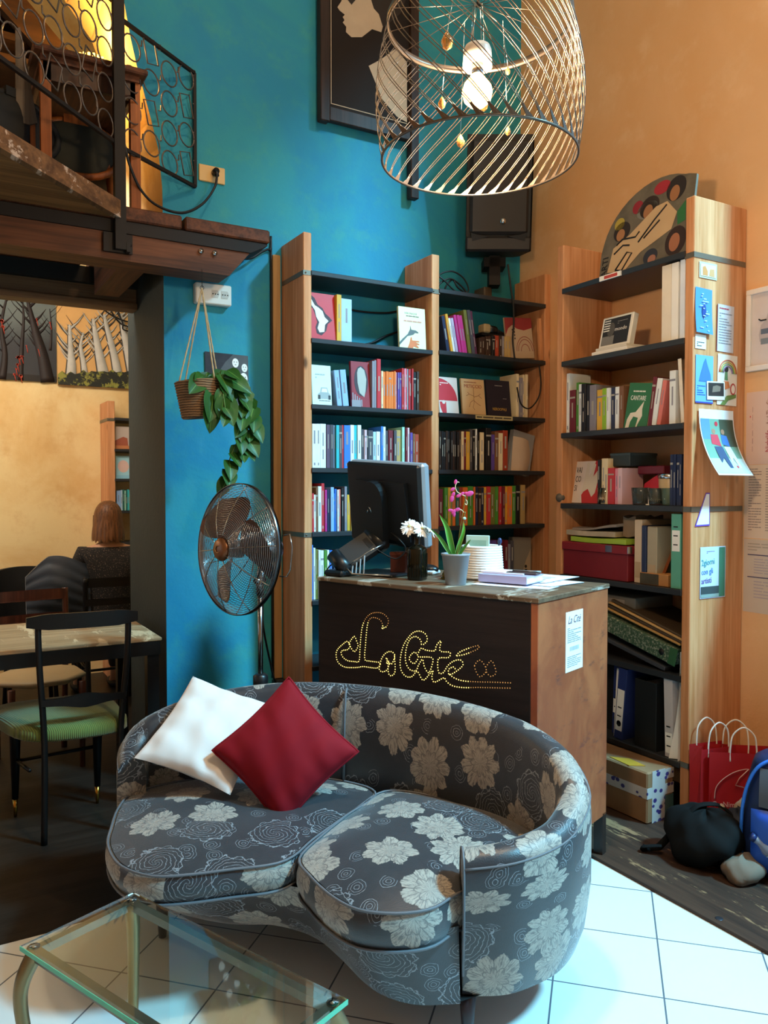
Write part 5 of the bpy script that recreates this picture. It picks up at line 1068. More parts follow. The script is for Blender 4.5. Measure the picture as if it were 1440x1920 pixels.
    flower = t.mix(ink, t.mix(n2, lin('#857f76'), lin('#b0a99d')), lin('#4e4c4e'))
    c = t.mix(big, ground, flower); k = t.m_('MULTIPLY', t.m_('MAXIMUM', lace, scr), t.m_('SUBTRACT', 1.0, big))
    c = t.mix(t.m_('MULTIPLY', k, .8), c, lin('#8e959c'))
    t.p('Base Color', c).p('Roughness', t.m_('ADD', .42, t.m_('MULTIPLY', big, .15))).p('Specular IOR Level', .6).p('Sheen Weight', .35).p('Sheen Roughness', .4)
    t.bump(t.m_('ADD', t.m_('MULTIPLY', t.m_('MAXIMUM', big, k), .6), t.noise(uv, 260, 2)), .35, .0015)
    return t.m
FAB = jacquard('floral_jacquard'); PIPE = flat('silver_grey_piping', '#62656b', .55)
sofa = thing('curved_sofa', 'curved low sofa in dark floral jacquard, in front of the counter', 'sofa', (1.1, 2.2, 0))
rim = [(1.128, 1.567, .500), (1.231, 1.513, .512), (1.340, 1.505, .520), (1.435, 1.520, .532), (1.527, 1.562, .560), (1.580, 1.605, .593), (1.610, 1.680, .635), (1.622, 1.780, .665), (1.615, 1.910, .685), (1.563, 2.085, .700), (1.500, 2.225, .708), (1.425, 2.350, .712), (1.300, 2.500, .714), (1.155, 2.618, .712), (1.02, 2.700, .700), (.885, 2.750, .682), (.780, 2.775, .66), (.704, 2.783, .638), (.615, 2.780, .602), (.565, 2.740, .572), (.542, 2.690, .545), (.533, 2.640, .520)]
RN = 96
rp, RL = at_len(spline([Vector(q) for q in rim], 6), RN)
def rtan(i): return (Vector(rp[min(i+1, RN)])-Vector(rp[max(i-1, 0)])).xy.normalized()
m = MB(); th = .085
sec = []
for i in range(RN+1):
    p = rp[i]; t_ = rtan(i); nin = Vector((-t_.y, t_.x)); h = p.z; s = i/RN
    puff = .012*math.sin(PI*min(1, s*1.0))
    prof = [(.035, .135), (.012, .20), (-.004, .32), (-.004, h-.075), (.0, h-.03), (.010, h-.010), (.026, h), (.050, h+.003), (.068, h-.004), (.080, h-.018), (.088, h-.05), (.085+puff, h-.12), (.080+puff*2, .40), (.085, .34), (.085, .20)]
    sec.append([(p.x+nin.x*a, p.y+nin.y*a, z) for a, z in prof])
K = len(sec[0]); arcs = [0]
for a, b in zip(sec[0], sec[0][1:]): pass
cum = [0]
for a, b in zip(sec[30], sec[30][1:]): cum.append(cum[-1]+(Vector(b)-Vector(a)).length)
m.add([q for s_ in sec for q in s_], [(i*K+k, (i+1)*K+k, (i+1)*K+k+1, i*K+k+1) for i in range(RN) for k in range(K-1)], 0, True, [(RL*i/RN, cum[k]) for i in range(RN+1) for k in range(K)])
for i in (0, RN):
    q = [Vector(v) for v in sec[i]]; c = sum(q, Vector())/K
    m.add(q+[c], [(k, (k+1) % K, K) for k in range(K)], 0, False, [(.3+v.x*.7+v.y*.7, v.z) for v in q+[c]])
m.build('backrest', FAB, sofa, world=True)
def path(col, off=(0, 0, 0)): return [Vector(s_[col])+Vector(off) for s_ in sec]
m = MB(); m.tube(path(4), .0028, 6)
m.tube([Vector(v) for v in sec[0][1:9]], .0035, 6); m.tube([Vector(v) for v in sec[0][8:14]], .0035, 6)
m.build('piping', PIPE, sofa, world=True)
q = 58
m = MB(); m.tube([Vector(sec[q][k])+Vector((-.006, -.008, 0))*1 for k in range(8, 13)], .0045, 6); m.build('back_seam', PIPE, sofa, world=True)
# seat base
bot = [(.560, 2.56, 0), (.571, 2.467, 0), (.602, 2.395, 0), (.676, 2.317, 0), (.747, 2.236, 0), (.82, 2.167, 0), (.895, 2.110, 0), (.942, 2.0, 0), (.955, 1.891, 0), (.966, 1.728, 0), (1.023, 1.630, 0), (1.125, 1.575, 0)]
top = [(.50, 2.58, 0), (.462, 2.45, 0), (.455, 2.30, 0), (.475, 2.18, 0), (.545, 2.085, 0), (.66, 2.045, 0), (.775, 2.01, 0), (.865, 1.95, 0), (.885, 1.82, 0), (.90, 1.70, 0), (.985, 1.61, 0), (1.125, 1.583, 0)]
N = 40
b_, BL = at_len(spline([Vector(q) for q in bot], 6), N); t2, _ = at_len(spline([Vector(q) for q in top], 6), N)
m = MB()
m.grid(lambda u, v: Vector((b_[int(round(u*N))]*(1-v**.7)+t2[int(round(u*N))]*(v**.7)).to_tuple()[:2]+(.135+.19*v,)), N, 8, uvf=lambda u, v: (u*BL+.4, v*.25))
m.build('seat_base', FAB, sofa, world=True)
c0 = Vector((1.15, 2.1, 0)); m = MB(); ring = [Vector((p.x, p.y, .14)) for p in b_]+[Vector((sec[i][0][0]-.0, sec[i][0][1], .14)) for i in range(2, RN, 3)]
m.add(ring+[Vector((1.15, 2.1, .14))], [(i, (i+1) % len(ring), len(ring)) for i in range(len(ring))]); m.build('underside', BLACKM, sofa, world=True)
# seat cushions
def cushion(name, outline, z0, z1, crown, cx=None, uvo=(0, 0), tilt=None):
    P = spline([Vector((x, y, 0)) for x, y in outline], 5, True); P, L = at_len(P+[P[0]], 90); P = P[:-1]; n = len(P)
    c = sum(P, Vector())/n if cx is None else Vector((cx[0], cx[1], 0))
    zt = tilt or (lambda p: 0)
    m = MB(); Rg = 12; vs = []; uvs = []
    fr = [0.02]+[(i/Rg)**.8 for i in range(1, Rg+1)]
    for f in fr:
        for p in P:
            q = c.lerp(p, f*.985); wr = .003*math.sin(9*q.x+7*q.y)*math.sin(11*q.y-5*q.x)
            z = z1+crown*(1-f**2.6)+zt(q)+wr*(1-f)*3; vs.append((q.x, q.y, z)); uvs.append((q.x+uvo[0], q.y+uvo[1]))
    fs = [(i*n+k, i*n+(k+1) % n, (i+1)*n+(k+1) % n, (i+1)*n+k) for i in range(Rg) for k in range(n)]+[tuple(range(n))]
    m.add(vs, fs, 0, True, uvs)
    sd = []; su = []
    for j in range(6):
        v = j/5
        for k in range(n+1):
            p = P[k % n]; d = (p-c).normalized(); q = p*(.985)+c*.015+d*(.014*math.sin(PI*v)+.002)
            sd.append((q.x, q.y, (z1+zt(p))*(1-v)+z0*v)); su.append((L*k/n, (z1-z0)*v+.37))
    m.add(sd, [(j*(n+1)+k, j*(n+1)+k+1, (j+1)*(n+1)+k+1, (j+1)*(n+1)+k) for j in range(5) for k in range(n)], 0, True, su)
    m.add([(P[k].x, P[k].y, z0) for k in range(n)], [tuple(range(n))])
    o = m.build(name, FAB, sofa, world=True)
    pm = MB()
    for zz, top_ in ((z1, 1), (z0, 0)):
        pm2 = MB(); pm2.tube([Vector((p.x, p.y, zz+(zt(p) if top_ else 0)))+(p-c).normalized()*.003 for p in P], .0038, 6, closed=True); pm2.build('piping', PIPE, o, world=True)
    return o
Lc = [(.585, 2.655), (.52, 2.56), (.470, 2.42), (.437, 2.30), (.442, 2.16), (.50, 2.062), (.585, 2.022), (.69, 1.995), (.79, 1.968), (.860, 1.985), (.95, 2.055), (1.10, 2.15), (1.27, 2.26), (1.22, 2.42), (1.06, 2.57), (.88, 2.66), (.72, 2.685)]
cushion('seat_cushion', Lc, .325, .400, .030, uvo=(.03, .02))
Rc = [(.872, 1.965), (.855, 1.86), (.858, 1.745), (.885, 1.655), (.955, 1.595), (1.04, 1.572), (1.135, 1.600), (1.24, 1.598), (1.38, 1.612), (1.475, 1.665), (1.525, 1.77), (1.520, 1.92), (1.465, 2.06), (1.39, 2.20), (1.30, 2.262), (1.15, 2.175), (.99, 2.065)]
cushion('seat_cushion', Rc, .305, .398, .052, uvo=(.61, .33))
for x, y in ((.625, 2.46), (1.165, 1.60), (1.50, 1.75), (.80, 2.66), (1.40, 2.32)):
    m = MB(); m.tube([(x, y, .002), (x, y, .14)], [.012, .022], 12); m.build('leg', flat('dark_turned_wood', '#2e2226', .4), sofa, world=True)
# scatter cushions
def pillow(name, label, c, ex, ey, sx, sy, th, mat, seed, pipe=None, wr=.006):
    ex = Vector(ex).normalized(); ey = Vector(ey); ey = (ey-ex*ey.dot(ex)).normalized(); ez = ex.cross(ey)
    o = thing(name, label, 'cushion', c); r_ = random.Random(seed); ph = [r_.uniform(0, 6) for _ in range(8)]
    def pt(u, v, s):
        a = u*2-1; b = v*2-1
        X = sx*a*(1-.075*(1-b*b)**1.2); Y = sy*b*(1-.075*(1-a*a)**1.2)
        e = max(0, (1-a**4)*(1-b**4)); z = th*e**.42*(.55+.45*math.cos(a*1.3)*math.cos(b*1.3))
        w = wr*(math.sin(7*a+5*b+ph[0])*math.sin(4*b-3*a+ph[1])+.7*math.sin(16*b+3*a+ph[2])*max(0, abs(a)-.35)+.7*math.sin(15*a+2*b+ph[3])*max(0, abs(b)-.35))*min(1, e*2)
        return Vector(c)+ex*X+ey*Y+ez*(s*z+w*s)
    m = MB(); m.grid(lambda u, v: pt(u, v, 1), 36, 36); m.grid(lambda u, v: pt(u, v, -1), 36, 36)
    m.build('cover', mat, o, world=True)
    if pipe:
        m = MB(); E_ = [pt(t/20, 0, 1) for t in range(20)]+[pt(1, t/20, 1) for t in range(20)]+[pt(1-t/20, 1, 1) for t in range(20)]+[pt(0, 1-t/20, 1) for t in range(20)]
        m.tube(E_, .0042, 6, closed=True); m.build('piping', pipe, o, world=True)
    return o
t = NT('red_velvet'); lw = t.add('ShaderNodeLayerWeight'); t.set(lw, 'Blend', .5); t.p('Base Color', lin('#7a0c1a')).p('Roughness', .8).p('Specular IOR Level', .2).p('Sheen Weight', .35).p('Sheen Roughness', .35).p('Sheen Tint', lin('#c84050')); VELVET = t.m
WCOT = flat('white_cotton', '#dcdad8', .9, 0, .2, vary=.03)
A_ = Vector((.596, 2.555, .53)); B_ = Vector((.815, 2.36, .445)); C_ = Vector((.81, 2.755, .715))
e1 = (C_-A_); e2 = (B_-A_)
pillow('white_cushion', 'white square scatter cushion leaning in the left corner of the curved sofa', tuple((B_+C_)/2+Vector((.0, -.0, .015))), e2, e1, .168, .185, .058, WCOT, 2)
pillow('red_cushion', 'dark red velvet scatter cushion lying over the white one on the curved sofa', (.975, 2.31, .575), Vector((.866, -.5, 0))*.70+Vector((.18, .31, .93))*-.71, Vector((.866, -.5, 0))*.72+Vector((.20, .34, .92))*.70, .162, .162, .062, VELVET, 5, pipe=VELVET, wr=.005)

# ------------------------------------------------------------------ glass coffee table
ct = thing('glass_coffee_table', 'low rectangular glass coffee table on curved brass legs, in front of the sofa', 'table', (.41, 1.60, 0))
CB = Vector((.425, 1.94, .43)); ea = Vector((-.26, -.11, 0)); eb = Vector((.245, -.62, 0)); la = ea.length; lb = eb.length; ea.normalize(); eb = (eb-ea*eb.dot(ea)).normalized()
T = frame(CB, ea, eb)
TG = Matrix(T); 
t = NT('green_edged_glass'); t.p('Base Color', lin('#f2fffa')).p('Transmission Weight', 1.0).p('Roughness', .01).p('IOR', 1.5); TGL = t.m
t = NT('green_glass_edge'); t.p('Base Color', lin('#5fd9b0')).p('Transmission Weight', .35).p('Roughness', .1).p('IOR', 1.5); TGE = t.m
m = MB()
zs = 1 if T.to_3x3().determinant() > 0 and (T @ Vector((0, 0, 1))-T @ Vector((0, 0, 0))).z > 0 else -1
m.box(0, la, 0, lb, -.010*zs, 0, M=T); gl = m.build('glass_top', TGL, ct, world=True)
m = MB(); m.box(la, la+.0015, 0, lb, -.010*zs, 0, M=T); m.box(0, la, lb, lb+.0015, -.010*zs, 0, M=T); m.build('glass_edge', TGE, ct, world=True)
FR_ = flat('antique_brass', '#8c7d5c', .35, .85)
SIL = flat('brushed_pale_metal', '#7d7a70', .35, .8)
m = MB(); zf = -.012*zs; zg = -.030*zs
m.box(.012, la-.012, .012, .030, zg, zf, M=T); m.box(.012, la-.012, lb-.030, lb-.012, zg, zf, M=T); m.box(.012, .030, .030, lb-.030, zg, zf, M=T); m.box(la-.030, la-.012, .030, lb-.030, zg, zf, M=T)
m.build('frame', SIL, ct, world=True)
for a_, b_2, da, db in ((.02, .02, -1, -1), (la-.02, .02, 1, -1), (.02, lb-.02, -1, 1), (la-.02, lb-.02, 1, 1)):
    P = lambda s, z: (T @ Vector((a_+da*s*.7, b_2+db*s*.4, 0))).xy.to_3d()+Vector((0, 0, z))
    k = .25 if (a_ < .1 and b_2 < .1) else 1
    sp = spline([P(-.005, .415), P(.028*k, .36), P(.034*k, .30), P(.012*k, .18), P(-.006*k, .08), P(.004, .025), P(.02, .004)], 5); n_ = len(sp)
    m = MB(); m.tube(sp, [.019-.011*(i/n_)**.8+(.006 if i > n_-4 else 0) for i in range(n_)], 10); m.build('leg', FR_, ct, world=True)
    m = MB(); m.lathe([(.0, -.012), (.012, -.012), (.012, -.006), (0, -.004)], 12, c=tuple((T @ Vector((a_, b_2, 0))))); m.build('fixing_disc', CHROME, ct, world=True)
# ------------------------------------------------------------------ pedestal fan
fn_ = thing('pedestal_fan', 'chrome pedestal fan with bronze blades facing left against the blue wall', 'fan', (1.17, 3.02, 0.002))
nz = Vector((-.955, -.29, .05)).normalized(); ux = Vector((.29, -.955, 0)).normalized(); uy = nz.cross(ux)
if uy.z < 0: uy = -uy
FC = Vector((1.060, 2.992, 1.161))
def FP(r, a, h): return FC+ux*(r*math.cos(a))+uy*(r*math.sin(a))+nz*h
# local x of the fan disc points to screen right (towards -y world)
RF = .255; FCHR = flat('fan_chrome', '#9b9a98', .22, 1.0, vary=0); BRZ = flat('bronze_blade', '#5e463c', .38, .4)
fz = lambda r: .078*(1-(r/RF)**2.4); bz = lambda r: -.075*(1-(r/RF)**2.4)-.012
m = MB()
for k in range(30):
    r = .058+(RF-.058)*k/29; m.tube([FP(r, 2*PI*i/48, fz(r)) for i in range(48)], .00105, 4, closed=True)
for k in range(10):
    a = 2*PI*k/10+.1; m.tube([FP(.045+(RF-.045)*i/10, a, fz(.045+(RF-.045)*i/10)) for i in range(11)], .0020, 5)
m.build('front_guard', FCHR, fn_, world=True)
m = MB()
for k in range(26):
    r = .05+(RF-.05)*k/25; m.tube([FP(r, 2*PI*i/48, bz(r)) for i in range(48)], .00105, 4, closed=True)
for k in range(10):
    a = 2*PI*k/10+.3; m.tube([FP(.045+(RF-.045)*i/10, a, bz(.045+(RF-.045)*i/10)) for i in range(11)], .0020, 5)
m.build('rear_guard', FCHR, fn_, world=True)
m = MB(); n = 64; vs = []
for i in range(n):
    a = 2*PI*i/n
    for r, h in ((RF-.001, .006), (RF+.004, .004), (RF+.004, -.014), (RF-.001, -.016)): vs.append(FP(r, a, h))
m.add(vs, [(i*4+k, i*4+(k+1) % 4, ((i+1) % n)*4+(k+1) % 4, ((i+1) % n)*4+k) for i in range(n) for k in range(4)], 0, True); m.build('rim_band', flat('dark_chrome', '#5a5a5c', .25, 1.0, vary=0), fn_, world=True)
m = MB(); MT = frame(FC, ux, uy)
sgn = 1 if (MT.to_3x3() @ Vector((0, 0, 1))).dot(nz) > 0 else -1
m.lathe([(0, .088*sgn), (.030, .088*sgn), (.040, .082*sgn), (.046, .072*sgn), (.046, .066*sgn)], 28, M=MT); m.build('front_badge', flat('bronze_badge', '#7a5238', .35, .5), fn_, world=True)
m = MB(); m.tube([FP(.014, R(70+i*30), .090) for i in range(9)], .002, 5); m.build('badge_mark', flat('pale_bronze', '#a07850', .3, .6), fn_, world=True)
for a0 in (R(118), R(242), R(0)):
    def bl_(u, v, s_=0):
        r = .035+.185*u; w = (.35+1.05*math.sin(PI*min(1, u*.62+.12))**1.1)*(1 if u < .86 else math.sqrt(max(0.0, 1-((u-.86)/.14)**2)))
        a = (v-.5)*w*.98; tw = .30*(1-.5*u)
        return FP(r, a0+a+.08*math.sin(u*3), .006+(v-.5)*w*r*tw*2.2+s_)
    m = MB(); m.grid(lambda u, v: bl_(u, v), 14, 10); m.grid(lambda u, v: bl_(u, v, -.0016), 14, 10); m.build('blade', BRZ, fn_, world=True)
m = MB(); m.lathe([(0, .03*sgn), (.030, .03*sgn), (.034, .0), (.034, -.02*sgn), (0, -.02*sgn)], 24, M=MT); m.build('blade_hub', flat('dark_hub', '#2c2320', .4), fn_, world=True)
m = MB(); m.lathe([(0, -.09*sgn), (.050, -.09*sgn), (.062, -.10*sgn), (.060, -.17*sgn), (.045, -.20*sgn), (0, -.205*sgn)], 28, M=MT); m.build('motor_housing', FCHR, fn_, world=True)
mp = FC-nz*.13
m = MB(); m.tube([mp+Vector((0, 0, -.045)), Vector((1.166, 3.02, 1.02)), Vector((1.168, 3.02, .97))], [.018, .016, .016], 14); m.cyl((1.14, 3.0, 1.03), (1.195, 3.04, 1.03), .010, 12); m.build('tilt_joint', FCHR, fn_, world=True)
m = MB(); m.cyl((1.168, 3.02, .60), (1.168, 3.02, .98), .0105, 14); m.cyl((1.168, 3.02, .04), (1.168, 3.02, .60), .014, 14); m.build('pole', FCHR, fn_, world=True)
m = MB(); m.lathe([(.016, .60), (.028, .60), (.030, .61), (.030, .645), (.018, .655)], 20, c=(1.168, 3.02, 0)); m.build('collar', BLACKP, fn_, world=True)
m = MB(); m.lathe([(0, .003), (.19, .003), (.195, .012), (.18, .022), (.05, .035), (.02, .05), (0, .05)], 40, c=(1.168, 3.02, 0)); m.build('base', BLACKP, fn_, world=True)
m = MB(); m.tube([FP(RF+.004, R(14), -.02), FP(RF+.035, R(14), -.03), FP(RF+.038, R(4), -.034), FP(RF+.038, R(-12), -.034), FP(RF+.030, R(-18), -.03), FP(RF+.003, R(-20), -.02)], .0028, 6); m.build('carry_handle', FCHR, fn_, world=True)
m = MB(); m.tube(spline([(1.175, 3.05, 1.02), (1.20, 3.08, .95), (1.27, 3.25, .80), (1.38, 3.45, .60), (1.47, 3.62, .47), (1.515, 3.66, .42)], 6), .005, 6); tag(m.build('black_cable', CORD), 'black fan cable slanting from the fan head to the junction box', 'cable')
# ------------------------------------------------------------------ pendant lamp
pd = thing('pendant_lamp', 'big wire cage pendant lamp with a bare glowing bulb, hanging top right', 'lamp', (1.205, 1.620, 2.21))
LC = Vector((1.205, 1.620, 0)); ZB, ZT = 2.212, 2.545
def lr(t): return .240*(1-t)+.226*t+.022*math.sin(PI*t)
WIRE = flat('brushed_wire', '#75695e', .36, .9, vary=0)
def LP(a, t, dr=0): r = lr(t)+dr; return LC+Vector((r*math.cos(a), r*math.sin(a), ZB+(ZT-ZB)*t))
m = MB(); TW = -R(68); NW = 40
for k in range(NW):
    a0 = 2*PI*k/NW
    for off in (0, .35):
        m.tube([LP(a0+off*2*PI/NW*(.3+.7*(i/10))+TW*(i/10), i/10) for i in range(11)], .0011, 5)
    # flattened clip where the wires meet the rim
    c = [LP(a0-.030, 0, .001), LP(a0+.052, 0, .001), LP(a0+.012+TW*.08, .08, .001), LP(a0-.006+TW*.08, .08, .001)]
    q = [LP(a0-.030, 0, -.0012), LP(a0+.052, 0, -.0012), LP(a0+.012+TW*.08, .08, -.0012), LP(a0-.006+TW*.08, .08, -.0012)]
    m.add(c+q, [(0, 1, 2, 3), (7, 6, 5, 4), (0, 4, 5, 1), (1, 5, 6, 2), (2, 6, 7, 3), (3, 7, 4, 0)])
m.build('wire_cage', WIRE, pd, world=True)
m = MB(); m.tube([LP(2*PI*i/72, 0) for i in range(72)], .0032, 6, closed=True)
m.build('bottom_ring', WIRE, pd, world=True)
m = MB()
vs = []
for i in range(72):
    a = 2*PI*i/72
    for dr, dz in ((.002, -.009), (.002, .009), (-.002, .009), (-.002, -.009)): vs.append(LP(a, 1, dr)+Vector((0, 0, dz)))
m.add(vs, [(i*4+k, i*4+(k+1) % 4, ((i+1) % 72)*4+(k+1) % 4, ((i+1) % 72)*4+k) for i in range(72) for k in range(4)], 0, True); m.build('top_ring', WIRE, pd, world=True)
BC = Vector((1.188, 1.604, 0))
m = MB()
for k in range(14):
    a = 2*PI*k/14+.2; m.tube([LP(a, 1, -.002), Vector((BC.x, BC.y, 2.575))], .0009, 4)
m.build('spokes', WIRE, pd, world=True)
m = MB()
for k in range(4):
    a = PI/2*k+.4; m.tube([(BC.x+.012*math.cos(a), BC.y+.012*math.sin(a), 2.575), (BC.x+.022*math.cos(a), BC.y+.022*math.sin(a), 2.46)], .0009, 4)
m.build('hanging_rods', CHROME, pd, world=True)
m = MB(); m.cyl((BC.x, BC.y, 2.57), (BC.x, BC.y, CZ), .003, 8); m.build('cord', CORD, pd, world=True)
m = MB(); m.lathe([(0, 2.475), (.030, 2.475), (.034, 2.465), (.036, 2.425), (.033, 2.424), (.0, 2.44)], 24, c=(BC.x, BC.y, 0)); m.build('socket', flat('white_ceramic', '#e9e0d2', .3), pd, world=True)
m = MB(); m.cyl((BC.x, BC.y, 2.405), (BC.x, BC.y, 2.44), .014, 14); m.build('bulb_cap', CHROME, pd, world=True)
m = MB(); m.lathe([(.012, 2.41), (.018, 2.402), (.032, 2.385), (.037, 2.366), (.032, 2.345), (.018, 2.332), (0, 2.329)], 24, c=(BC.x, BC.y, 0)); m.build('light_bulb', flat('glowing_bulb', '#fff0c8', .5, emit='#ffd27a', es=16), pd, world=True)
GL2 = flat('amber_crystal', '#d9a860', .05, trans=.7, vary=0)
for x, y, z, s in [(-.13, -.05, 2.44, 1.3), (.03, .02, 2.36, 1.0), (-.09, .03, 2.34, .9), (-.02, .05, 2.27, 1.0), (.075, -.02, 2.29, .7), (.09, -.0, 2.45, .6)]:
    p = LC+Vector((x, y, z)); m = MB(); m.lathe([(0, -.016*s), (.008*s, -.010*s), (.011*s, 0), (.006*s, .012*s), (0, .02*s)], 12, c=tuple(p)); d_ = m.build('crystal_drop', GL2, pd, world=True)
    m = MB(); m.tube([p+Vector((0, 0, .018*s)), Vector((p.x*.8+LC.x*.2, p.y*.8+LC.y*.2, 2.56))], .0006, 4); m.build('thread', CHROME, d_, world=True)
# ------------------------------------------------------------------ framed portrait and loudspeaker
fp = thing('framed_portrait', 'big black and cream portrait poster in a dark wooden frame, high on the blue wall', 'picture', (2.03, 3.70, 3.25))
T = Matrix.Translation((0, 0, 0))
m = MB(); m.box(1.745, 1.797, 3.655, 3.70, 3.235, 4.42, bev=.004); m.box(2.275, 2.325, 3.655, 3.70, 2.945, 4.42, bev=.004); m.box(1.797, 2.275, 3.66, 3.695, 3.245, 3.315, bev=.004); m.build('frame', wood('dark_worn_frame', '#3b2b24', '#1f1613', 2, .5, False), fp, world=True)
m = MB(); m.box(1.797, 2.275, 3.68, 3.69, 3.315, 4.42); m.build('poster', flat('charcoal_print', '#211b18', .7, 0, .2), fp, world=True)
FM = frame((0, 3.679, 0), (1, 0, 0), (0, 0, 1))
CRM = flat('cream_print', '#b8a58c', .7, 0, .2)
def fpoly(name, pts, mat, z=0): m = MB(); m.prism(pts, z, z+.0008, 'xy', M=FM); return m.build(name, mat, fp, world=True)
fpoly('border_line', rect(1.812, 1.816, 3.34, 4.42), CRM); fpoly('border_line', rect(1.812, 2.262, 3.336, 3.34), CRM)
fpoly('face_profile', [(1.90, 4.10), (1.895, 3.98), (1.885, 3.90), (1.872, 3.86), (1.850, 3.825), (1.862, 3.812), (1.892, 3.80), (1.880, 3.785), (1.890, 3.772), (1.880, 3.758), (1.900, 3.742), (1.898, 3.715), (1.93, 3.698), (1.99, 3.715), (2.05, 3.772), (2.105, 3.772), (2.128, 3.85), (2.12, 4.10)], CRM)
fpoly('hair', [(1.96, 4.12), (1.99, 3.98), (2.04, 3.93), (2.06, 3.88), (2.09, 3.86), (2.115, 3.80), (2.15, 3.83), (2.22, 3.90), (2.26, 4.0), (2.26, 4.12)], flat('charcoal_hair', '#17120f', .5), .001)
fpoly('eye_shadow', [(1.90, 3.92), (1.93, 3.93), (1.96, 3.90), (1.93, 3.86), (1.905, 3.88)], flat('charcoal_hair', '#17120f', .5), .001)
fpoly('collar', [(2.03, 3.58), (2.10, 3.63), (2.19, 3.71), (2.262, 3.66), (2.262, 3.345), (2.20, 3.36), (2.11, 3.43)], CRM)
sp_ = thing('loudspeaker', 'black wall-mounted loudspeaker in the corner above the bookcase', 'loudspeaker', (2.70, 3.46, 2.62), R(-30))
sh = [(-.17, .0), (.17, .0), (.175, -.02), (.15, .20), (.12, .24), (-.12, .24), (-.15, .20), (-.175, -.02)]
m = MB(); m.prism(sh, .05, .64, 'xy', M=Matrix.Rotation(R(9), 4, 'X') @ Matrix.Translation((0, -.0, 0))); ob = m.build('cabinet', flat('speaker_black', '#1c1a18', .6), sp_)
TS = Matrix.Rotation(R(9), 4, 'X')
m = MB(); m.box(-.155, .155, -.034, -.0, .135, .61, M=TS, bev=.014); m.build('grille', flat('speaker_grille', '#2b2724', .55, .2), sp_)
m = MB(); m.prism([(-.14, .10), (-.05, .125), (-.12, .135), (-.15, .145)], -.026, -.0, 'xz', M=TS); m.prism([(.14, .10), (.05, .125), (.12, .135), (.15, .145)], -.026, -.0, 'xz', M=TS); m.build('bass_port', BLACKM, sp_)
m = MB(); m.box(-.175, .175, -.024, .0, .05, .125, M=TS, bev=.01); m.build('lower_trim', flat('speaker_trim', '#242120', .5), sp_)
m = MB(); m.cyl(TS @ Vector((.02, -.0345, .20)), TS @ Vector((.02, -.038, .20)), .015, 16); m.build('badge', CHROME, sp_)
m = MB(); m.box(-.03, .03, .10, .19, -.10, .06); m.box(-.06, .06, .10, .22, .0, .05); m.cyl((0, .14, -.05), (0, .26, -.05), .018, 12); m.build('wall_bracket', STEEL_D, sp_)
m = MB(); m.box(2.72, 2.775, 3.60, 3.70, 2.43, 2.52, bev=.006); tag(m.build('transformer', flat('old_brown_plastic', '#4d4032', .5)), 'small dark transformer block on top of the right bay', 'adapter')
# ------------------------------------------------------------------ dining corner on the left
dt = thing('dining_table', 'dark-framed dining table with a pale worn top, against the green pillar', 'table', (.2, 3.84, .002))
m = MB(); m.box(-.80, .895, 3.49, 4.19, .735, .75, bev=.003); m.build('table_top', wood('pale_worn_tabletop', '#b39a78', '#8b7354', 0, .4, False, wear='#cdb894'), dt, world=True)
BLKW = flat('black_lacquered_wood', '#100e0d', .4, 0, .3)
m = MB(); m.box(-.79, .885, 3.495, 3.52, .675, .735); m.box(-.79, .885, 4.16, 4.185, .675, .735); m.box(.865, .89, 3.50, 4.18, .675, .735); m.box(-.79, -.765, 3.50, 4.18, .675, .735); m.build('apron', BLKW, dt, world=True)
for x, y in ((.86, 3.53), (.86, 4.15), (-.76, 3.53), (-.76, 4.15)):
    m = MB(); m.box(x-.025, x+.025, y-.025, y+.025, .003, .68); m.build('leg', BLKW, dt, world=True)
# green corduroy chair
t = NT('green_corduroy'); o = t.co(); x_ = t.xyz(o); rr_ = t.m_('SINE', t.m_('MULTIPLY', t.m_('ADD', x_[0], t.m_('MULTIPLY', x_[1], .18)), 900.0))
t.p('Base Color', t.mix(t.m_('MULTIPLY', t.m_('ADD', rr_, 1.0), .5), lin('#4c5e26'), lin('#6c7f36'))).p('Roughness', .85).p('Sheen Weight', .4); t.bump(rr_, .5, .002); CORDU = t.m
gc = thing('dining_chair', 'black chair with a green corduroy seat, its back to the room', 'chair', (.53, 3.55, .002), R(4))
BL, BR = Vector((.392, 3.345, .002)), Vector((.680, 3.322, .002)); TLp, TRp = Vector((.385, 3.375, .862)), Vector((.722, 3.352, .868))
for a, b, k in ((BL, TLp, -1), (BR, TRp, 1)):
    m = MB(); m.tube(spline([a, a.lerp(b, .45)+Vector((.012*k*-1, .012, 0)), a.lerp(b, .8), b+Vector((0, .005, 0)), b+Vector((-.02*k, .012, .018))], 5), [.0125]*20+[.010], 10)
    m.build('back_leg', BLKW, gc, world=True)
m = MB(); d = (TRp-TLp)
def rail(z, h, th_, bow, x0, x1, yo=0, shape=None):
    m = MB()
    def f(u, v, s):
        p = TLp+d*(x0+(x1-x0)*u); hh = h*(shape(u) if shape else 1)
        return Vector((p.x, p.y+yo-bow*math.sin(PI*u)+s*th_, z+(v-.5)*hh))
    m.grid(lambda u, v: f(u, v, -.5), 16, 3); m.grid(lambda u, v: f(u, v, .5), 16, 3)
    for v_ in (0, 1): m.grid(lambda u, v: f(u, v_, v-.5), 16, 1)
    for u_ in (0, 1): m.grid(lambda u, v: f(u_, u, v-.5), 3, 1)
    return m
rail(.875, .062, .018, .020, -.13, 1.11, .0, lambda u: .62+.38*min(1, 6*min(u, 1-u))).build('top_rail', BLKW, gc, world=True)
rail(.555, .032, .018, .015, .02, .96, -.008, lambda u: .8+.9*math.exp(-((u-.5)/.2)**2)).build('middle_rail', BLKW, gc, world=True)
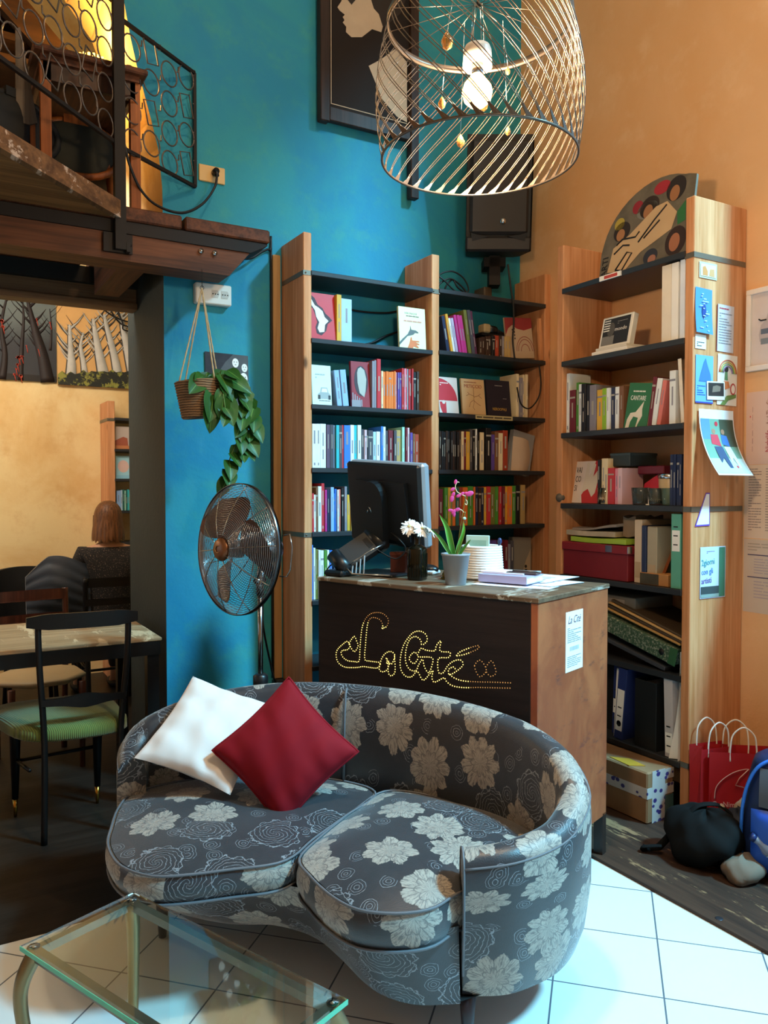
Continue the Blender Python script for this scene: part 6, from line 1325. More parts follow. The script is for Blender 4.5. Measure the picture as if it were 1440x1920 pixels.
m = MB(); SO = [(.375, 3.385), (.695, 3.365), (.735, 3.60), (.725, 3.80), (.66, 3.845), (.33, 3.86), (.255, 3.82), (.262, 3.62)]
P = spline([Vector((x, y, 0)) for x, y in SO], 4, True); n = len(P); c = sum(P, Vector())/n; vs = []
for f, z in ((.02, .472), (.5, .470), (.8, .464), (.95, .452), (1.0, .438), (1.0, .405), (.97, .396)):
    for p in P: q = c.lerp(p, f); vs.append((q.x, q.y, z))
m.add(vs, [(i*n+k, i*n+(k+1) % n, (i+1)*n+(k+1) % n, (i+1)*n+k) for i in range(6) for k in range(n)]+[tuple(range(n)), tuple(range(6*n, 7*n))], 0, True); m.build('seat', CORDU, gc, world=True)
for x, y in ((.325, 3.70), (.655, 3.68)):
    m = MB(); m.tube([(x, y, .40), (x, y, .34), (x-.003, y-.005, .08)], [.024, .022, .013], 12); lg = m.build('front_leg', BLKW, gc, world=True)
    m = MB(); m.tube([(x-.003, y-.005, .08), (x-.004, y-.007, .003)], [.011, .006], 12); m.build('brass_tip', BRASS, lg, world=True)
m = MB(); m.tube([(.335, 3.70, .24), (.655, 3.70, .25)], .008, 8); m.tube([(.345, 3.36, .30), (.33, 3.70, .24)], .007, 8); m.build('stretcher', BLKW, gc, world=True)
# brown chair across the table
def plain_chair(x, y, rz, label, wm_, sm_, H_=.86, name='dining_chair'):
    c = thing(name, label, 'chair', (x, y, .002), rz)
    m = MB(); m.lathe([(0, .43), (.19, .43), (.205, .44), (.205, .452), (.19, .462), (0, .462)], 8, M=Matrix.Rotation(R(22.5), 4, 'Z') @ Matrix.Diagonal((1.08, 1.08, 1, 1))); m.build('seat', sm_, c)
    for sx in (-1, 1):
        m = MB(); m.tube([(sx*.16, -.17, 0), (sx*.165, -.165, .43)], [.013, .018], 8); m.build('front_leg', wm_, c)
        m = MB(); m.tube(spline([(sx*.165, .20, 0), (sx*.17, .18, .43), (sx*.18, .20, .66), (sx*.185, .225, H_)], 5), [.016]*16, 8); m.build('back_leg', wm_, c)
    for z, h in ((H_-.03, .055), (H_-.15, .04)):
        m = MB(); m.grid(lambda u, v: Vector((-.185+.37*u, .215+.018*math.sin(PI*u)-.01, z+(v-.5)*h)), 10, 2); m.grid(lambda u, v: Vector((-.185+.37*u, .232+.018*math.sin(PI*u)-.01, z+(v-.5)*h)), 10, 2)
        m.box(-.185, .185, .206, .222, z-h/2, z-h/2+.003); m.build('back_slat', wm_, c)
    m = MB(); m.cyl((-.163, -.168, .20), (.163, -.168, .20), .009, 8); m.cyl((-.163, -.168, .28), (-.168, .19, .28), .009, 8); m.cyl((.163, -.168, .28), (.168, .19, .28), .009, 8); m.build('stretcher', wm_, c)
    return c
BRW = wood('reddish_brown_wood', '#5a2f1c', '#371a0e', 2, .35, False); SEATB = flat('beige_seat_board', '#b89c72', .5)
plain_chair(.50, 4.36, R(6), 'reddish brown wooden chair with slatted back, facing us across the table', BRW, SEATB)
plain_chair(.02, 4.75, R(60), 'black chair at the far left edge beyond the dining table', BLKW, BLKW, .84)
tote = thing('folded_card', 'folded white card standing on the far edge of the dining table', 'card', (.61, 4.10, .75)); m = MB(); m.prism([(4.08, .7505), (4.12, .7505), (4.10, .785)], .56, .66, 'yz'); m.build('card', WHITEP, tote, world=True)
# wide chair with a navy jacket
jc = thing('tub_chair', 'dark wide tub chair near the yellow wall under the navy jacket', 'chair', (.58, 5.54, .002))
m = MB()
def tubf(u, v, s): a = R(-200+220*u); r = .26+s; return Vector((r*math.cos(a)*1.0, r*math.sin(a)*-.95, .38+v*(.42+.08*math.sin(PI*u))))
m.grid(lambda u, v: tubf(u, v, 0), 20, 5); m.grid(lambda u, v: tubf(u, v, -.03), 20, 5); m.grid(lambda u, v: tubf(u, 1, -.03*v), 20, 1); m.build('back_shell', BLACKM, jc)
m = MB(); m.lathe([(0, .40), (.24, .40), (.25, .42), (.23, .45), (0, .46)], 24); m.build('seat', BLACKM, jc)
for a in range(4): m = MB(); m.tube([(.2*math.cos(a*PI/2+.78), .2*math.sin(a*PI/2+.78), 0), (.17*math.cos(a*PI/2+.78), .17*math.sin(a*PI/2+.78), .40)], .014, 8); m.build('leg', BLKW, jc)
NAVY = flat('navy_quilted_nylon', '#1d2836', .5, sheen=.3)
jk = thing('quilted_jacket', 'navy quilted jacket draped over the tub chair back', 'jacket', (.70, 5.24, .60))
m = MB()
def jf(u, v, s):
    x = .53+.37*u; top_ = .93+.055*math.sin(PI*min(1, u*1.1))-.10*max(0, .35-u)*2; z = .62+(top_-.62)*v
    q = .007*abs(math.sin((v*5+u*1.5)*PI)); return Vector((x-.03*(1-u)*(1-v)*0, 5.22-q-.05*math.sin(PI*v)*math.sin(PI*u)+s+.03*v, z))
m.grid(lambda u, v: jf(u, v, 0), 28, 28); m.grid(lambda u, v: jf(u, v, .02), 8, 8); m.grid(lambda u, v: jf(u, 1, .02*v), 28, 1); m.grid(lambda u, v: jf(0, u, .02*v), 28, 1); m.build('body', NAVY, jk, world=True)
# seated person ------------------------------------------------------------------
ps_ = thing('person', 'person seen from behind with a brown bob and dark speckled short-sleeved top, seated', 'person', (1.02, 5.30, 0))
SKIN = flat('skin', '#b98a6c', .55, vary=.02)
def skinned(name, verts, edges, rad, mat, parent, lv=2, root=0):
    me = bpy.data.meshes.new(name); me.from_pydata([tuple(v) for v in verts], edges, []); me.update(); ob = bpy.data.objects.new(name, me); COL.objects.link(ob)
    md = ob.modifiers.new('skin', 'SKIN'); md.use_smooth_shade = True
    for i, r in enumerate(rad): sv = me.skin_vertices[0].data[i]; sv.radius = r if isinstance(r, tuple) else (r, r); sv.use_root = (i == root)
    s2 = ob.modifiers.new('sub', 'SUBSURF'); s2.levels = lv; s2.render_levels = lv
    dg = bpy.context.evaluated_depsgraph_get(); dg.update(); m2 = bpy.data.meshes.new_from_object(ob.evaluated_get(dg)); COL.objects.unlink(ob); bpy.data.objects.remove(ob)
    m2.materials.clear(); m2.materials.append(mat)
    for p in m2.polygons: p.use_smooth = True
    o = bpy.data.objects.new(name, m2); COL.objects.link(o)
    if parent: o.parent = parent
    return o
V = []; E = []; RD = []
def nd(p, r, par=None):
    V.append(p); RD.append(r); i = len(V)-1
    if par is not None: E.append((par, i))
    return i
pel = nd((0, 0, .53), (.16, .12)); s1 = nd((0, -.01, .68), (.135, .095), pel); s2 = nd((0, -.01, .82), (.145, .10), s1); s3 = nd((0, .0, .95), (.15, .09), s2); nk = nd((0, .01, 1.045), (.055, .05), s3); n2_ = nd((0, .025, 1.10), (.05, .05), nk); hd = nd((0, .035, 1.18), (.078, .09), n2_); nd((0, .035, 1.26), (.06, .07), hd)
for sx in (-1, 1):
    sh_ = nd((sx*.155, 0, .985), .052, s3); el = nd((sx*.205, .02, .76), .040, sh_); wr_ = nd((sx*.16, .23, .745), .027, el); pm_ = nd((sx*.135, .30, .760), (.034, .016), wr_)
    for k in range(4):
        b = nd((sx*(.120-.0+.016*k-.010), .335, .765), .0085, pm_); mfi = nd((sx*(.115+.016*k-.010), .365-.004*abs(k-1.5), .768), .008, b); nd((sx*(.113+.016*k-.010), .388-.006*abs(k-1.5), .760), .007, mfi)
    tb_ = nd((sx*.100, .285, .765), .010, pm_); nd((sx*.088, .315, .762), .0085, tb_)
    hp_ = nd((sx*.09, .05, .52), .095, pel); kn = nd((sx*.12, .42, .53), .062, hp_); an = nd((sx*.12, .44, .10), .038, kn); ft = nd((sx*.12, .52, .035), (.038, .026), an); nd((sx*.125, .60, .025), (.034, .02), ft)
body = skinned('body', V, E, RD, SKIN, ps_)
# ears, nose and face on the far side
m = MB(); m.ball((0, .125, 1.19), (.012, .018, .018), 10)
for sx in (-1, 1): m.ball((sx*.078, .03, 1.19), (.010, .018, .028), 10)
m.build('nose_and_ears', SKIN, ps_)
HAIR = wood('auburn_hair', '#7c5030', '#452a15', 2, .5, False, 4.5)
m = MB()
def hf(u, v):
    a = 2*PI*u; b = v
    if b < .45: t_ = b/.45*PI/2; r = math.sin(t_)**.85; z = 1.205+.115*math.cos(t_)
    else: t_ = (b-.45)/.55; r = 1+.24*t_**1.2-.13*t_**4; z = 1.205-(.142+.006*math.sin(a*9)+.007*math.sin(a*23))*t_
    front = max(0, math.sin(a))
    if b > .55 and front > .35: z = max(z, 1.225); r *= .95
    w = 1+(.014*math.sin(a*17+b*3)+.010*math.sin(a*31+2-b*2))*b
    return Vector((.088*r*math.cos(a)*w, .030+.102*r*math.sin(a)*w, z))
m.grid(hf, 144, 28, cu=True); m.build('hair', HAIR, ps_)
t = NT('dark_speckled_knit'); t.p('Base Color', t.mix(t.step(t.noise(t.co(), 160, 2), .60, .68), lin('#171310'), lin('#6b5a4c'))).p('Roughness', .9); SPK = t.m
Vt, Et, Rt = V, E, RD
V = []; E = []; RD = []
p0 = nd((0, 0, .52), (.175, .135)); a1 = nd((0, -.01, .68), (.15, .11), p0); a2 = nd((0, -.01, .82), (.158, .115), a1); a3 = nd((0, 0, .95), (.16, .10), a2); a4 = nd((0, .005, 1.015), (.085, .07), a3)
for sx in (-1, 1): s_ = nd((sx*.160, 0, .985), .064, a3); nd((sx*.198, .015, .86), .058, s_)
skinned('speckled_top', V, E, RD, SPK, ps_)
V = []; E = []; RD = []
p0 = nd((0, 0, .53), (.17, .13))
for sx in (-1, 1): h_ = nd((sx*.09, .06, .52), .105, p0); k_ = nd((sx*.12, .425, .53), .072, h_); nd((sx*.12, .44, .14), .052, k_)
skinned('trousers', V, E, RD, flat('dark_trousers', '#1c1d22', .8), ps_)
for sx in (-1, 1): m = MB(); m.ball((sx*.122, .53, .035), (.045, .12, .034), 14); m.build('shoe', BLACKM, ps_)
ps_.location = (1.03, 5.30, 0.0)
plain_chair(1.03, 5.31, PI, 'black chair the seated person is sitting on', BLKW, BLKW, .85)
for o_ in list(bpy.data.objects):
    if o_.parent == ps_: pass
# far bookcase and pictures -------------------------------------------------------
fb_ = thing('bookcase', 'small pine bookcase with black shelves on the yellow wall behind the person', 'bookcase', (1.6, 6.02, .002))
for x0 in (1.165, 1.98):
    m = MB(); m.box(x0, x0+.052, 6.02, 6.295, .003, 2.03, bev=.003); m.build('upright', PINE, fb_, world=True)
for z in (1.91, 1.685, 1.468, 1.235, 1.0, .76, .5, .25):
    m = MB(); m.box(1.212, 1.985, 6.012, 6.29, z-.02, z, bev=.002); m.build('shelf', SHELFM, fb_, world=True)
m = MB(); strap(m, 1.165, 1.217, 6.02, 6.29, 1.895); m.build('steel_strap', STRAPM, fb_, world=True)
for x, z, h, w_, c, lab, gcol in [(1.222, 1.686, .165, .115, '#b9aca4', 'picture book with a reddish hand photo, upper of two behind the pillar edge', '#a0543c'), (1.226, 1.469, .168, .115, '#9fd0e0', 'pale blue picture book with a pink shape, lower of two behind the pillar edge', '#d9b8b0')]:
    o, M, w = faceout('picture_book', lab, x, x+w_, z, h, .014, 6.05, c, tilt=4)
    poly(o, M, [(.0, .02), (.0, .06), (.03, .075), (.06, .09), (.09, .08), (.095, .02)] if gcol == '#a0543c' else circ(.055, .09, .04, .045), gcol); poly(o, M, rect(0, .1, 0, .025), '#c27a4a' if gcol == '#a0543c' else '#8cc4dc', .0009)
fbk = [('light blue', .03), ('pale blue', .012), ('teal', .014), ('mint green', .010), ('teal', .012), ('turquoise', .012), ('mint green', .03)]
x = 1.228
for i, (c, w_) in enumerate(fbk):
    o = book_mesh(w_-.001, .145+.004*(i % 3), .14, c); o.location = (x+w_/2, 6.04, 1.2355); x += w_
    tag(o, ['leftmost light blue book behind the pillar edge above the person\'s head', 'pale blue slim book, second from left, above the person\'s head', 'teal slim book, third from left, above the person\'s head', 'mint slim book, fourth from left, above the person\'s head', 'teal slim book, fifth from left, above the person\'s head', 'turquoise slim book, sixth from left, above the person\'s head', 'thick mint green book at right, above the person\'s head'][i], 'book', 'books on the far bookcase')
pa = thing('forest_painting', 'dark painting of bare trees with red drips, high on the yellow wall', 'painting', (.4, 6.29, 2.17))
PM = frame((0, 6.282, 0), (1, 0, 0), (0, 0, 1))
t = NT('dusky_painted_sky'); o = t.co(); z_ = t.xyz(o)[2]; nn = t.noise(o, 3, 5, .7); f_ = t.step(t.m_('ADD', t.m_('SUBTRACT', z_, 0.0), t.m_('MULTIPLY', nn, .25)), .35, .65)
t.p('Base Color', t.mix(f_, lin('#23262c'), lin('#5c6664'))).p('Roughness', .6); DSKY = t.m
m = MB(); m.box(-.25, .862, 6.282, 6.297, 2.17, 2.76); m.build('canvas', DSKY, pa, world=True)
def trees(par, specs, mat, z=.0005, name='tree'):
    for pts, r0 in specs:
        m = MB(); P = [PM @ Vector((x_, y_, z)) for x_, y_ in pts]; sp2 = spline(P, 4); n_ = len(sp2); m.tube(sp2, [max(.0025, r0*(1-.85*i/n_)) for i in range(n_)], 6, fx=.2)
        r_ = random.Random(int(pts[0][0]*100)+len(pts))
        for i in range(n_//3, n_-1, 1):
            b = sp2[i]; s_ = r_.choice((-1, 1)); l = r_.uniform(.05, .13); m.tube([b, b+Vector((s_*l*.5, 0, l*.5)), b+Vector((s_*l*.9, 0, l*1.1))], [r0*.22, r0*.12, .001], 4, fx=.3)
        m.build(name, mat, par, world=True)
TRK = flat('dark_brown_paint', '#211512', .6)
trees(pa, [([(.50, 2.17), (.52, 2.35), (.50, 2.55), (.54, 2.76)], .03), ([(.62, 2.17), (.63, 2.40), (.645, 2.6), (.64, 2.74)], .022), ([(.80, 2.17), (.77, 2.35), (.73, 2.5), (.70, 2.62), (.67, 2.76)], .055), ([(.82, 2.4), (.83, 2.55), (.82, 2.70)], .012), ([(.30, 2.17), (.32, 2.5), (.30, 2.76)], .04), ([(.05, 2.17), (.04, 2.5), (.07, 2.76)], .04)], TRK)
m = MB(); r_ = random.Random(4)
for (cx, cz, s) in [(.50, 2.58, .03), (.51, 2.54, .025), (.61, 2.33, .03), (.63, 2.34, .02), (.60, 2.28, .022), (.59, 2.25, .018), (.62, 2.20, .025), (.58, 2.21, .02), (.73, 2.62, .012), (.75, 2.43, .016), (.82, 2.60, .014), (.74, 2.40, .012), (.66, 2.42, .01)]:
    for k in range(3):
        m.prism([(cx+r_.uniform(-.3, .3)*s+s*.5*math.cos(a*PI/3)*r_.uniform(.5, 1), cz+s*.5*math.sin(a*PI/3)*r_.uniform(.5, 1)) for a in range(6)], .006, .0066, 'xy', M=PM)
    m.tube([PM @ Vector((cx, cz, .006)), PM @ Vector((cx+.01, cz-.05, .006))], .0025, 4)
m.build('red_drips', flat('coral_red_paint', '#c8452e', .5), pa, world=True)
m = MB(); m.box(-.25, .862, 6.2805, 6.282, 2.17, 2.215); m.build('dark_ground', flat('black_paint', '#17130f', .6), pa, world=True)
pb = thing('ghost_tree_painting', 'ochre painting of pale white tree trunks over dark bushes, beside the dark forest one', 'painting', (1.2, 6.29, 2.16))
m = MB(); m.box(.868, 1.75, 6.284, 6.297, 2.155, 2.75); m.build('canvas', flat('peach_ochre_canvas', '#d8a868', .7), pb, world=True)
WT = flat('chalk_white_paint', '#c2beb4', .7, vary=.15); DKL = flat('dark_outline_paint', '#4a453e', .7)
sp3 = [([(.96, 2.19), (.965, 2.32), (.96, 2.42), (.955, 2.6)], .045), ([(1.06, 2.2), (1.05, 2.32), (1.03, 2.45), (1.05, 2.55)], .028), ([(1.20, 2.21), (1.17, 2.36), (1.14, 2.52), (1.12, 2.66)], .05), ([(1.30, 2.23), (1.27, 2.4), (1.22, 2.6), (1.20, 2.7)], .04), ([(1.42, 2.23), (1.38, 2.4), (1.34, 2.6), (1.32, 2.72)], .05), ([(1.56, 2.2), (1.55, 2.5), (1.56, 2.72)], .05)]
trees(pb, [([(x-.004, z) for x, z in p], r*1.13) for p, r in sp3], DKL, .0002, 'tree_outline'); trees(pb, sp3, WT, .004, 'white_tree')
t = NT('painted_bushes'); t.p('Base Color', t.mix(t.step(t.noise(t.co(), 18, 5, .7), .5, .6), lin('#1c1f16'), lin('#8a8838'))).p('Roughness', .7)
m = MB(); r_ = random.Random(8); top_ = [(.868+.882*k/30, 2.235+.10*(k/30)+r_.uniform(-.012, .02)) for k in range(31)]; m.prism([(.868, 2.155)]+[(1.75, 2.155)]+top_[::-1], .014, .0146, 'xy', M=PM); m.build('bushes', t.m, pb, world=True)
m = MB()
for k in range(3): m.tube(spline([(1.15+.06*k, 6.20, 2.76), (1.22+.05*k, 6.22, 2.70-.03*k), (1.34, 6.24, 2.66-.035*k), (1.5, 6.25, 2.65-.03*k)], 6), .006, 6)
tag(m.build('black_cables', CORD), 'black cables drooping in front of the white tree painting', 'cable')
# ------------------------------------------------------------------ papers on the bookcase end
EY = 2.2145
def pin(name, label, cat, x0, x1, z0, z1, col, y=EY, rot=0, curl=0, t=.0008):
    o = thing(name, label, cat, ((x0+x1)/2, y, z0)); M = frame((x0, y, z0), (1, 0, 0), (0, 0, 1)) @ Matrix.Rotation(R(rot), 4, 'Z'); w, h = x1-x0, z1-z0
    mat = flat('sheet_'+col.strip('#'), col, .6, vary=.03)
    m = MB(); cf = lambda u, v: (curl*(1-v)**2.2)
    m.grid(lambda u, v: M @ Vector((w*u, h*v, .0004+cf(u, v))), 4, 10); m.grid(lambda u, v: M @ Vector((w*u, h*v, .0001+cf(u, v))), 4, 10)
    m.build('sheet', mat, o, world=True)
    return o, M, w, h
o, M, w, h = pin('postcard', 'small postcard with orange figures, topmost on the bookcase end', 'postcard', 2.765, 2.875, 2.262, 2.328, '#b9b49c'); poly(o, M, rect(.008, .102, .008, .058), '#d6cdb0', .0014); poly(o, M, [(.02, .012), (.02, .045), (.035, .05), (.05, .03), (.05, .012)], '#d08a50', .002); poly(o, M, [(.06, .012), (.065, .04), (.09, .042), (.092, .012)], '#cf9a68', .002)
o, M, w, h = pin('blue_print', 'upper blue poster strip with white drawing on the bookcase end', 'poster', 2.738, 2.840, 2.036, 2.222, '#4a86d8', rot=-2, curl=.012)
m = MB(); r_ = random.Random(2)
for k in range(16): a = .02+.004*k; m.box(.02+r_.uniform(0, .05), .03+r_.uniform(.01, .05), .01+.010*k, .014+.010*k, .013-.0006*k, .0135-.0006*k, M=M)
m.build('white_drawing', flat('pale_blue_print', '#b8d8f4', .6), o, world=True); poly(o, M, circ(.05, .09, .012, .03), '#1f3f8c', .006)
o, M, w, h = pin('white_card', 'small white card just below the upper blue poster', 'card', 2.746, 2.812, 1.972, 2.030, '#e6ecec'); lines(o, M, .01, .055, .008, .03, 3, '#4a4a50', .4)
o, M, w, h = pin('blue_print', 'lower blue poster with white church drawing and small text', 'poster', 2.750, 2.858, 1.750, 1.947, '#6aa4e6'); poly(o, M, [(.02, .09), (.03, .12), (.05, .17), (.06, .185), (.07, .16), (.09, .12), (.095, .09)], '#3f74c8', .0014); poly(o, M, rect(0, .108, .0, .006), '#3a3f9c', .0014); lines(o, M, .01, .06, .03, .075, 5, '#2c58a8', .35)
o, M, w, h = pin('printed_leaflet', 'narrow printed text leaflet beside the upper blue poster', 'leaflet', 2.880, 2.985, 1.972, 2.168, '#cdc8cc', rot=-1); lines(o, M, .01, .09, .03, .165, 12, '#8f8c94', .35); lines(o, M, .01, .07, .175, .185, 1, '#b8485a', .5); poly(o, M, rect(-.004, 0, 0, .195), '#7a2f3c', .0014)
o, M, w, h = pin('rainbow_drawing', 'child drawing of a figure under a rainbow, on the bookcase end', 'drawing', 2.884, 3.010, 1.750, 1.962, '#e6ddd0', rot=-1)
for k, c in enumerate(('#c8643c', '#d9b04a', '#7aa060', '#8a6aa0')):
    m = MB(); m.tube([M @ Vector((.063+(.055-.009*k)*math.cos(a*PI/12), .135+(.055-.009*k)*math.sin(a*PI/12), .002)) for a in range(13)], .004, 5, flat_=.3); m.build('rainbow_band', flat('crayon_'+c.strip('#'), c, .7), o, world=True)
poly(o, M, circ(.055, .150, .012), '#2a2422', .0016); poly(o, M, [(.045, .105), (.065, .105), (.062, .14), (.048, .14)], '#5c8a5c', .0016); poly(o, M, [(.03, .06), (.08, .075), (.07, .10), (.04, .10)], '#d07a48', .0016); poly(o, M, circ(.10, .07, .018, .025), '#b84a4a', .0016); poly(o, M, circ(.10, .07, .012, .018), '#e6ddd0', .002); poly(o, M, [(.02, .0), (.06, .04), (.12, .05), (.12, .035), (.07, .02), (.05, 0)], '#6a8a4a', .0016)
o, M, w, h = pin('instant_photo', 'small dark instant photo pinned over the drawings', 'photo', 2.818, 2.930, 1.766, 1.842, '#e9e6df', y=EY-.004, rot=2); poly(o, M, rect(.008, .104, .016, .070), '#2c2422', .0014); poly(o, M, [(.03, .03), (.035, .055), (.06, .06), (.085, .055), (.08, .035)], '#7d6a5c', .0018)
o, M, w, h = pin('group_photo', 'large photo print of two people on a bench, curling outwards', 'photo', 2.768, 2.985, 1.452, 1.726, '#e4e8ea', y=EY-.004, curl=.10)
def cp(pts, col, name):
    m = MB(); zc = lambda y: .0024+.10*(1-y/h)**2.2; n_ = len(pts)
    T_ = [M @ Vector((x, y, zc(y))) for x, y in pts]; B_2 = [M @ Vector((x, y, zc(y)-.0008)) for x, y in pts]
    c_ = sum(T_, Vector())/n_; d_ = sum(B_2, Vector())/n_
    m.add(T_+[c_]+B_2+[d_], [(i, (i+1) % n_, n_) for i in range(n_)]+[(n_+1+(i+1) % n_, n_+1+i, 2*n_+1) for i in range(n_)]); m.build(name, flat('photo_'+col.strip('#'), col, .5), o, world=True)
def strip(x0, x1, y0, y1, col, name, off=0):
    m = MB(); zc = lambda y: .0016+off+.10*(1-y/h)**2.2; m.grid(lambda u, v: M @ Vector((x0+(x1-x0)*u, y0+(y1-y0)*v, zc(y0+(y1-y0)*v))), 2, 10); m.build(name, flat('photo_'+col.strip('#'), col, .5), o, world=True)
strip(.006, .21, .008, .235, '#6f9a86', 'photo_area'); strip(.006, .21, .008, .07, '#b4c4c0', 'pavement', .0004); strip(.12, .21, .12, .235, '#3c4a3a', 'dark_trees', .0004); strip(.006, .06, .15, .235, '#5c8ab8', 'sky_patch', .0004)
for pts, c, nm in [([(.05, .13), (.055, .17), (.10, .17), (.105, .12)], '#c83c4c', 'red_jacket'), (circ(.078, .183, .011), '#a87c64', 'head'), ([(.06, .12), (.11, .12), (.12, .03), (.10, .03), (.085, .09), (.065, .05)], '#2c4468', 'jeans'), ([(.115, .13), (.12, .17), (.155, .165), (.16, .12)], '#3468b4', 'blue_jacket'), (circ(.135, .182, .011), '#a0765c', 'head'), ([(.12, .12), (.16, .12), (.175, .03), (.16, .03), (.145, .09), (.13, .05)], '#c8ccc4', 'pale_trousers'), (circ(.10, .215, .010), '#c02c3c', 'red_dot'), (circ(.15, .035, .006), '#c02c3c', 'red_dot')]: cp(pts, c, nm)
o, M, w, h = pin('triangle_card', 'triangular white card with purple border on the bookcase end', 'card', 2.757, 2.848, 1.241, 1.380, '#e6ecee')
bpy.data.objects.remove([c for c in o.children][0]) if False else None
ch = [c for c in bpy.data.objects if c.parent == o][0]; bpy.data.objects.remove(ch)
m = MB(); m.prism([(0, 0), (.091, .002), (.090, .139), (.066, .139)], 0, .0008, 'xy', M=M); m.build('sheet', flat('purple_border', '#6a4ac0', .5), o, world=True); m = MB(); m.prism([(.008, .006), (.086, .008), (.086, .134), (.068, .134)], .0008, .0014, 'xy', M=M); m.build('white_face', WHITEP, o, world=True); lines(o, M, .04, .08, .015, .03, 2, '#8a8c94', .3)
o, M, w, h = pin('event_poster', 'small poster reading 2giorni con gli artisti on the bookcase end', 'poster', 2.792, 2.952, .938, 1.154, '#c9d8f0')
poly(o, M, rect(.118, .156, .004, .212), '#3f7a62', .0014); poly(o, M, rect(.004, .118, .004, .05), '#3c4c50', .0014); poly(o, M, rect(.004, .118, .004, .018), '#8fa4a0', .0018)
for s, yy, c, sz in (('2giorni', .138, '#3a9ca4', .036), ('con gli', .100, '#4a8ad0', .034), ('artisti', .062, '#6a5aa8', .034)): text(s, sz, flat('poster_'+c.strip('#'), c, .6), M @ Matrix.Translation((.008, yy, .0014)) @ Matrix.Rotation(R(4), 4, 'Z'), 'lettering', o, sx=.82)
lines(o, M, .04, .09, .188, .200, 2, '#8c8cc0', .4)
# ------------------------------------------------------------------ ochre wall pictures and sheets
def wpin(name, label, cat, y1, y0, z0, z1, col, x=WX):
    o = thing(name, label, cat, (x, (y0+y1)/2, z0)); M = frame((x, y1, z0), (0, -1, 0), (0, 0, 1)); w = y1-y0; h = z1-z0
    m = MB(); m.box(0, w, 0, h, .0001, .0006, M=M); m.build('sheet', flat('sheet_'+col.strip('#'), col, .6, vary=.03), o, world=True); return o, M, w, h
ca = thing('framed_car_drawing', 'white-framed drawing of a small car on the ochre wall, right edge', 'picture', (WX, 2.05, 1.90))
M = frame((WX, 2.205, 1.895), (0, -1, 0), (0, 0, 1))
m = MB(); W_, H_ = .30, .345
m.box(0, W_, 0, .022, 0, .018, M=M, bev=.002); m.box(0, W_, H_-.022, H_, 0, .018, M=M, bev=.002); m.box(0, .022, .022, H_-.022, 0, .018, M=M, bev=.002); m.box(W_-.022, W_, .022, H_-.022, 0, .018, M=M, bev=.002); m.build('frame', flat('white_painted_frame', '#e6dcd2', .5), ca, world=True)
m = MB(); m.box(.02, W_-.02, .02, H_-.02, .002, .006, M=M); m.build('paper', flat('warm_grey_paper', '#d3c6c0', .6), ca, world=True)
cy = .12
poly(ca, M, [(.06, cy), (.055, cy+.03), (.065, cy+.07), (.085, cy+.085), (.10, cy+.125), (.13, cy+.135), (.20, cy+.138), (.24, cy+.12), (.262, cy+.08), (.268, cy+.03), (.262, cy), ], '#b9aca8', .0066, 'car_body'); poly(ca, M, [(.098, cy+.085), (.108, cy+.118), (.135, cy+.127), (.16, cy+.125), (.16, cy+.085)], '#8c969c', .0072, 'windscreen'); poly(ca, M, [(.168, cy+.085), (.168, cy+.126), (.20, cy+.128), (.23, cy+.112), (.245, cy+.085)], '#8c969c', .0072, 'side_window')
poly(ca, M, rect(.065, .17, cy+.03, cy+.052), '#5f6a78', .0072, 'grille'); poly(ca, M, rect(.065, .262, cy-.012, cy+.012), '#7d8488', .0072, 'bumper'); poly(ca, M, circ(.215, cy, .028), '#4a4a4c', .0078, 'wheel'); poly(ca, M, circ(.215, cy, .014), '#a8a8a8', .0084, 'hubcap')
m = MB(); m.tube([M @ Vector((x, y, .008)) for x, y in [(.055, cy+.095), (.065, cy+.088), (.09, cy+.088)]], .003, 5); m.build('door_mirror', INK, ca, world=True)
o, M, w, h = wpin('flyer', 'pinkish flyer with NIGHTLIFE AND THE CITY printed sideways on the ochre wall', 'flyer', 2.208, 1.92, 1.50, 1.808, '#d9b8a8')
text('Nightlife', .034, flat('print_crimson', '#b8404a', .6), M @ Matrix.Translation((.115, .05, .0014)) @ Matrix.Rotation(R(90), 4, 'Z'), 'lettering', o, sx=.8); text('And The City', .030, flat('print_brownish', '#9a5a4a', .6), M @ Matrix.Translation((.115, .165, .0014)) @ Matrix.Rotation(R(90), 4, 'Z'), 'lettering', o, sx=.72)
lines(o, M @ Matrix.Rotation(0, 4, 'Z'), .03, .034, .05, .25, 6, '#b89088', .7); poly(o, M, rect(.018, .022, .20, .208), '#c84a3c', .0014)
o, M, w, h = wpin('text_sheet', 'large text-filled sheet on the ochre wall under the flyer', 'notice', 2.212, 1.92, 1.186, 1.498, '#d8c0aa'); lines(o, M, .02, .08, .03, .30, 24, '#a08c84', .35, 3); lines(o, M, .10, .17, .03, .30, 24, '#a08c84', .35, 5); lines(o, M, .19, .27, .03, .30, 24, '#a08c84', .35, 6)
o, M, w, h = wpin('table_sheet', 'pale sheet with ruled tables, lowest on the ochre wall', 'notice', 2.212, 1.92, .868, 1.182, '#cbb8a6'); poly(o, M, rect(.02, .28, .245, .249), '#4a4466', .0014); poly(o, M, rect(.02, .28, .150, .154), '#4a4466', .0014); lines(o, M, .05, .27, .165, .235, 6, '#b0a0a4', .3, 7); lines(o, M, .05, .27, .06, .14, 6, '#b0a0a4', .3, 8); lines(o, M, .02, .27, .262, .30, 3, '#b0a090', .35, 9)
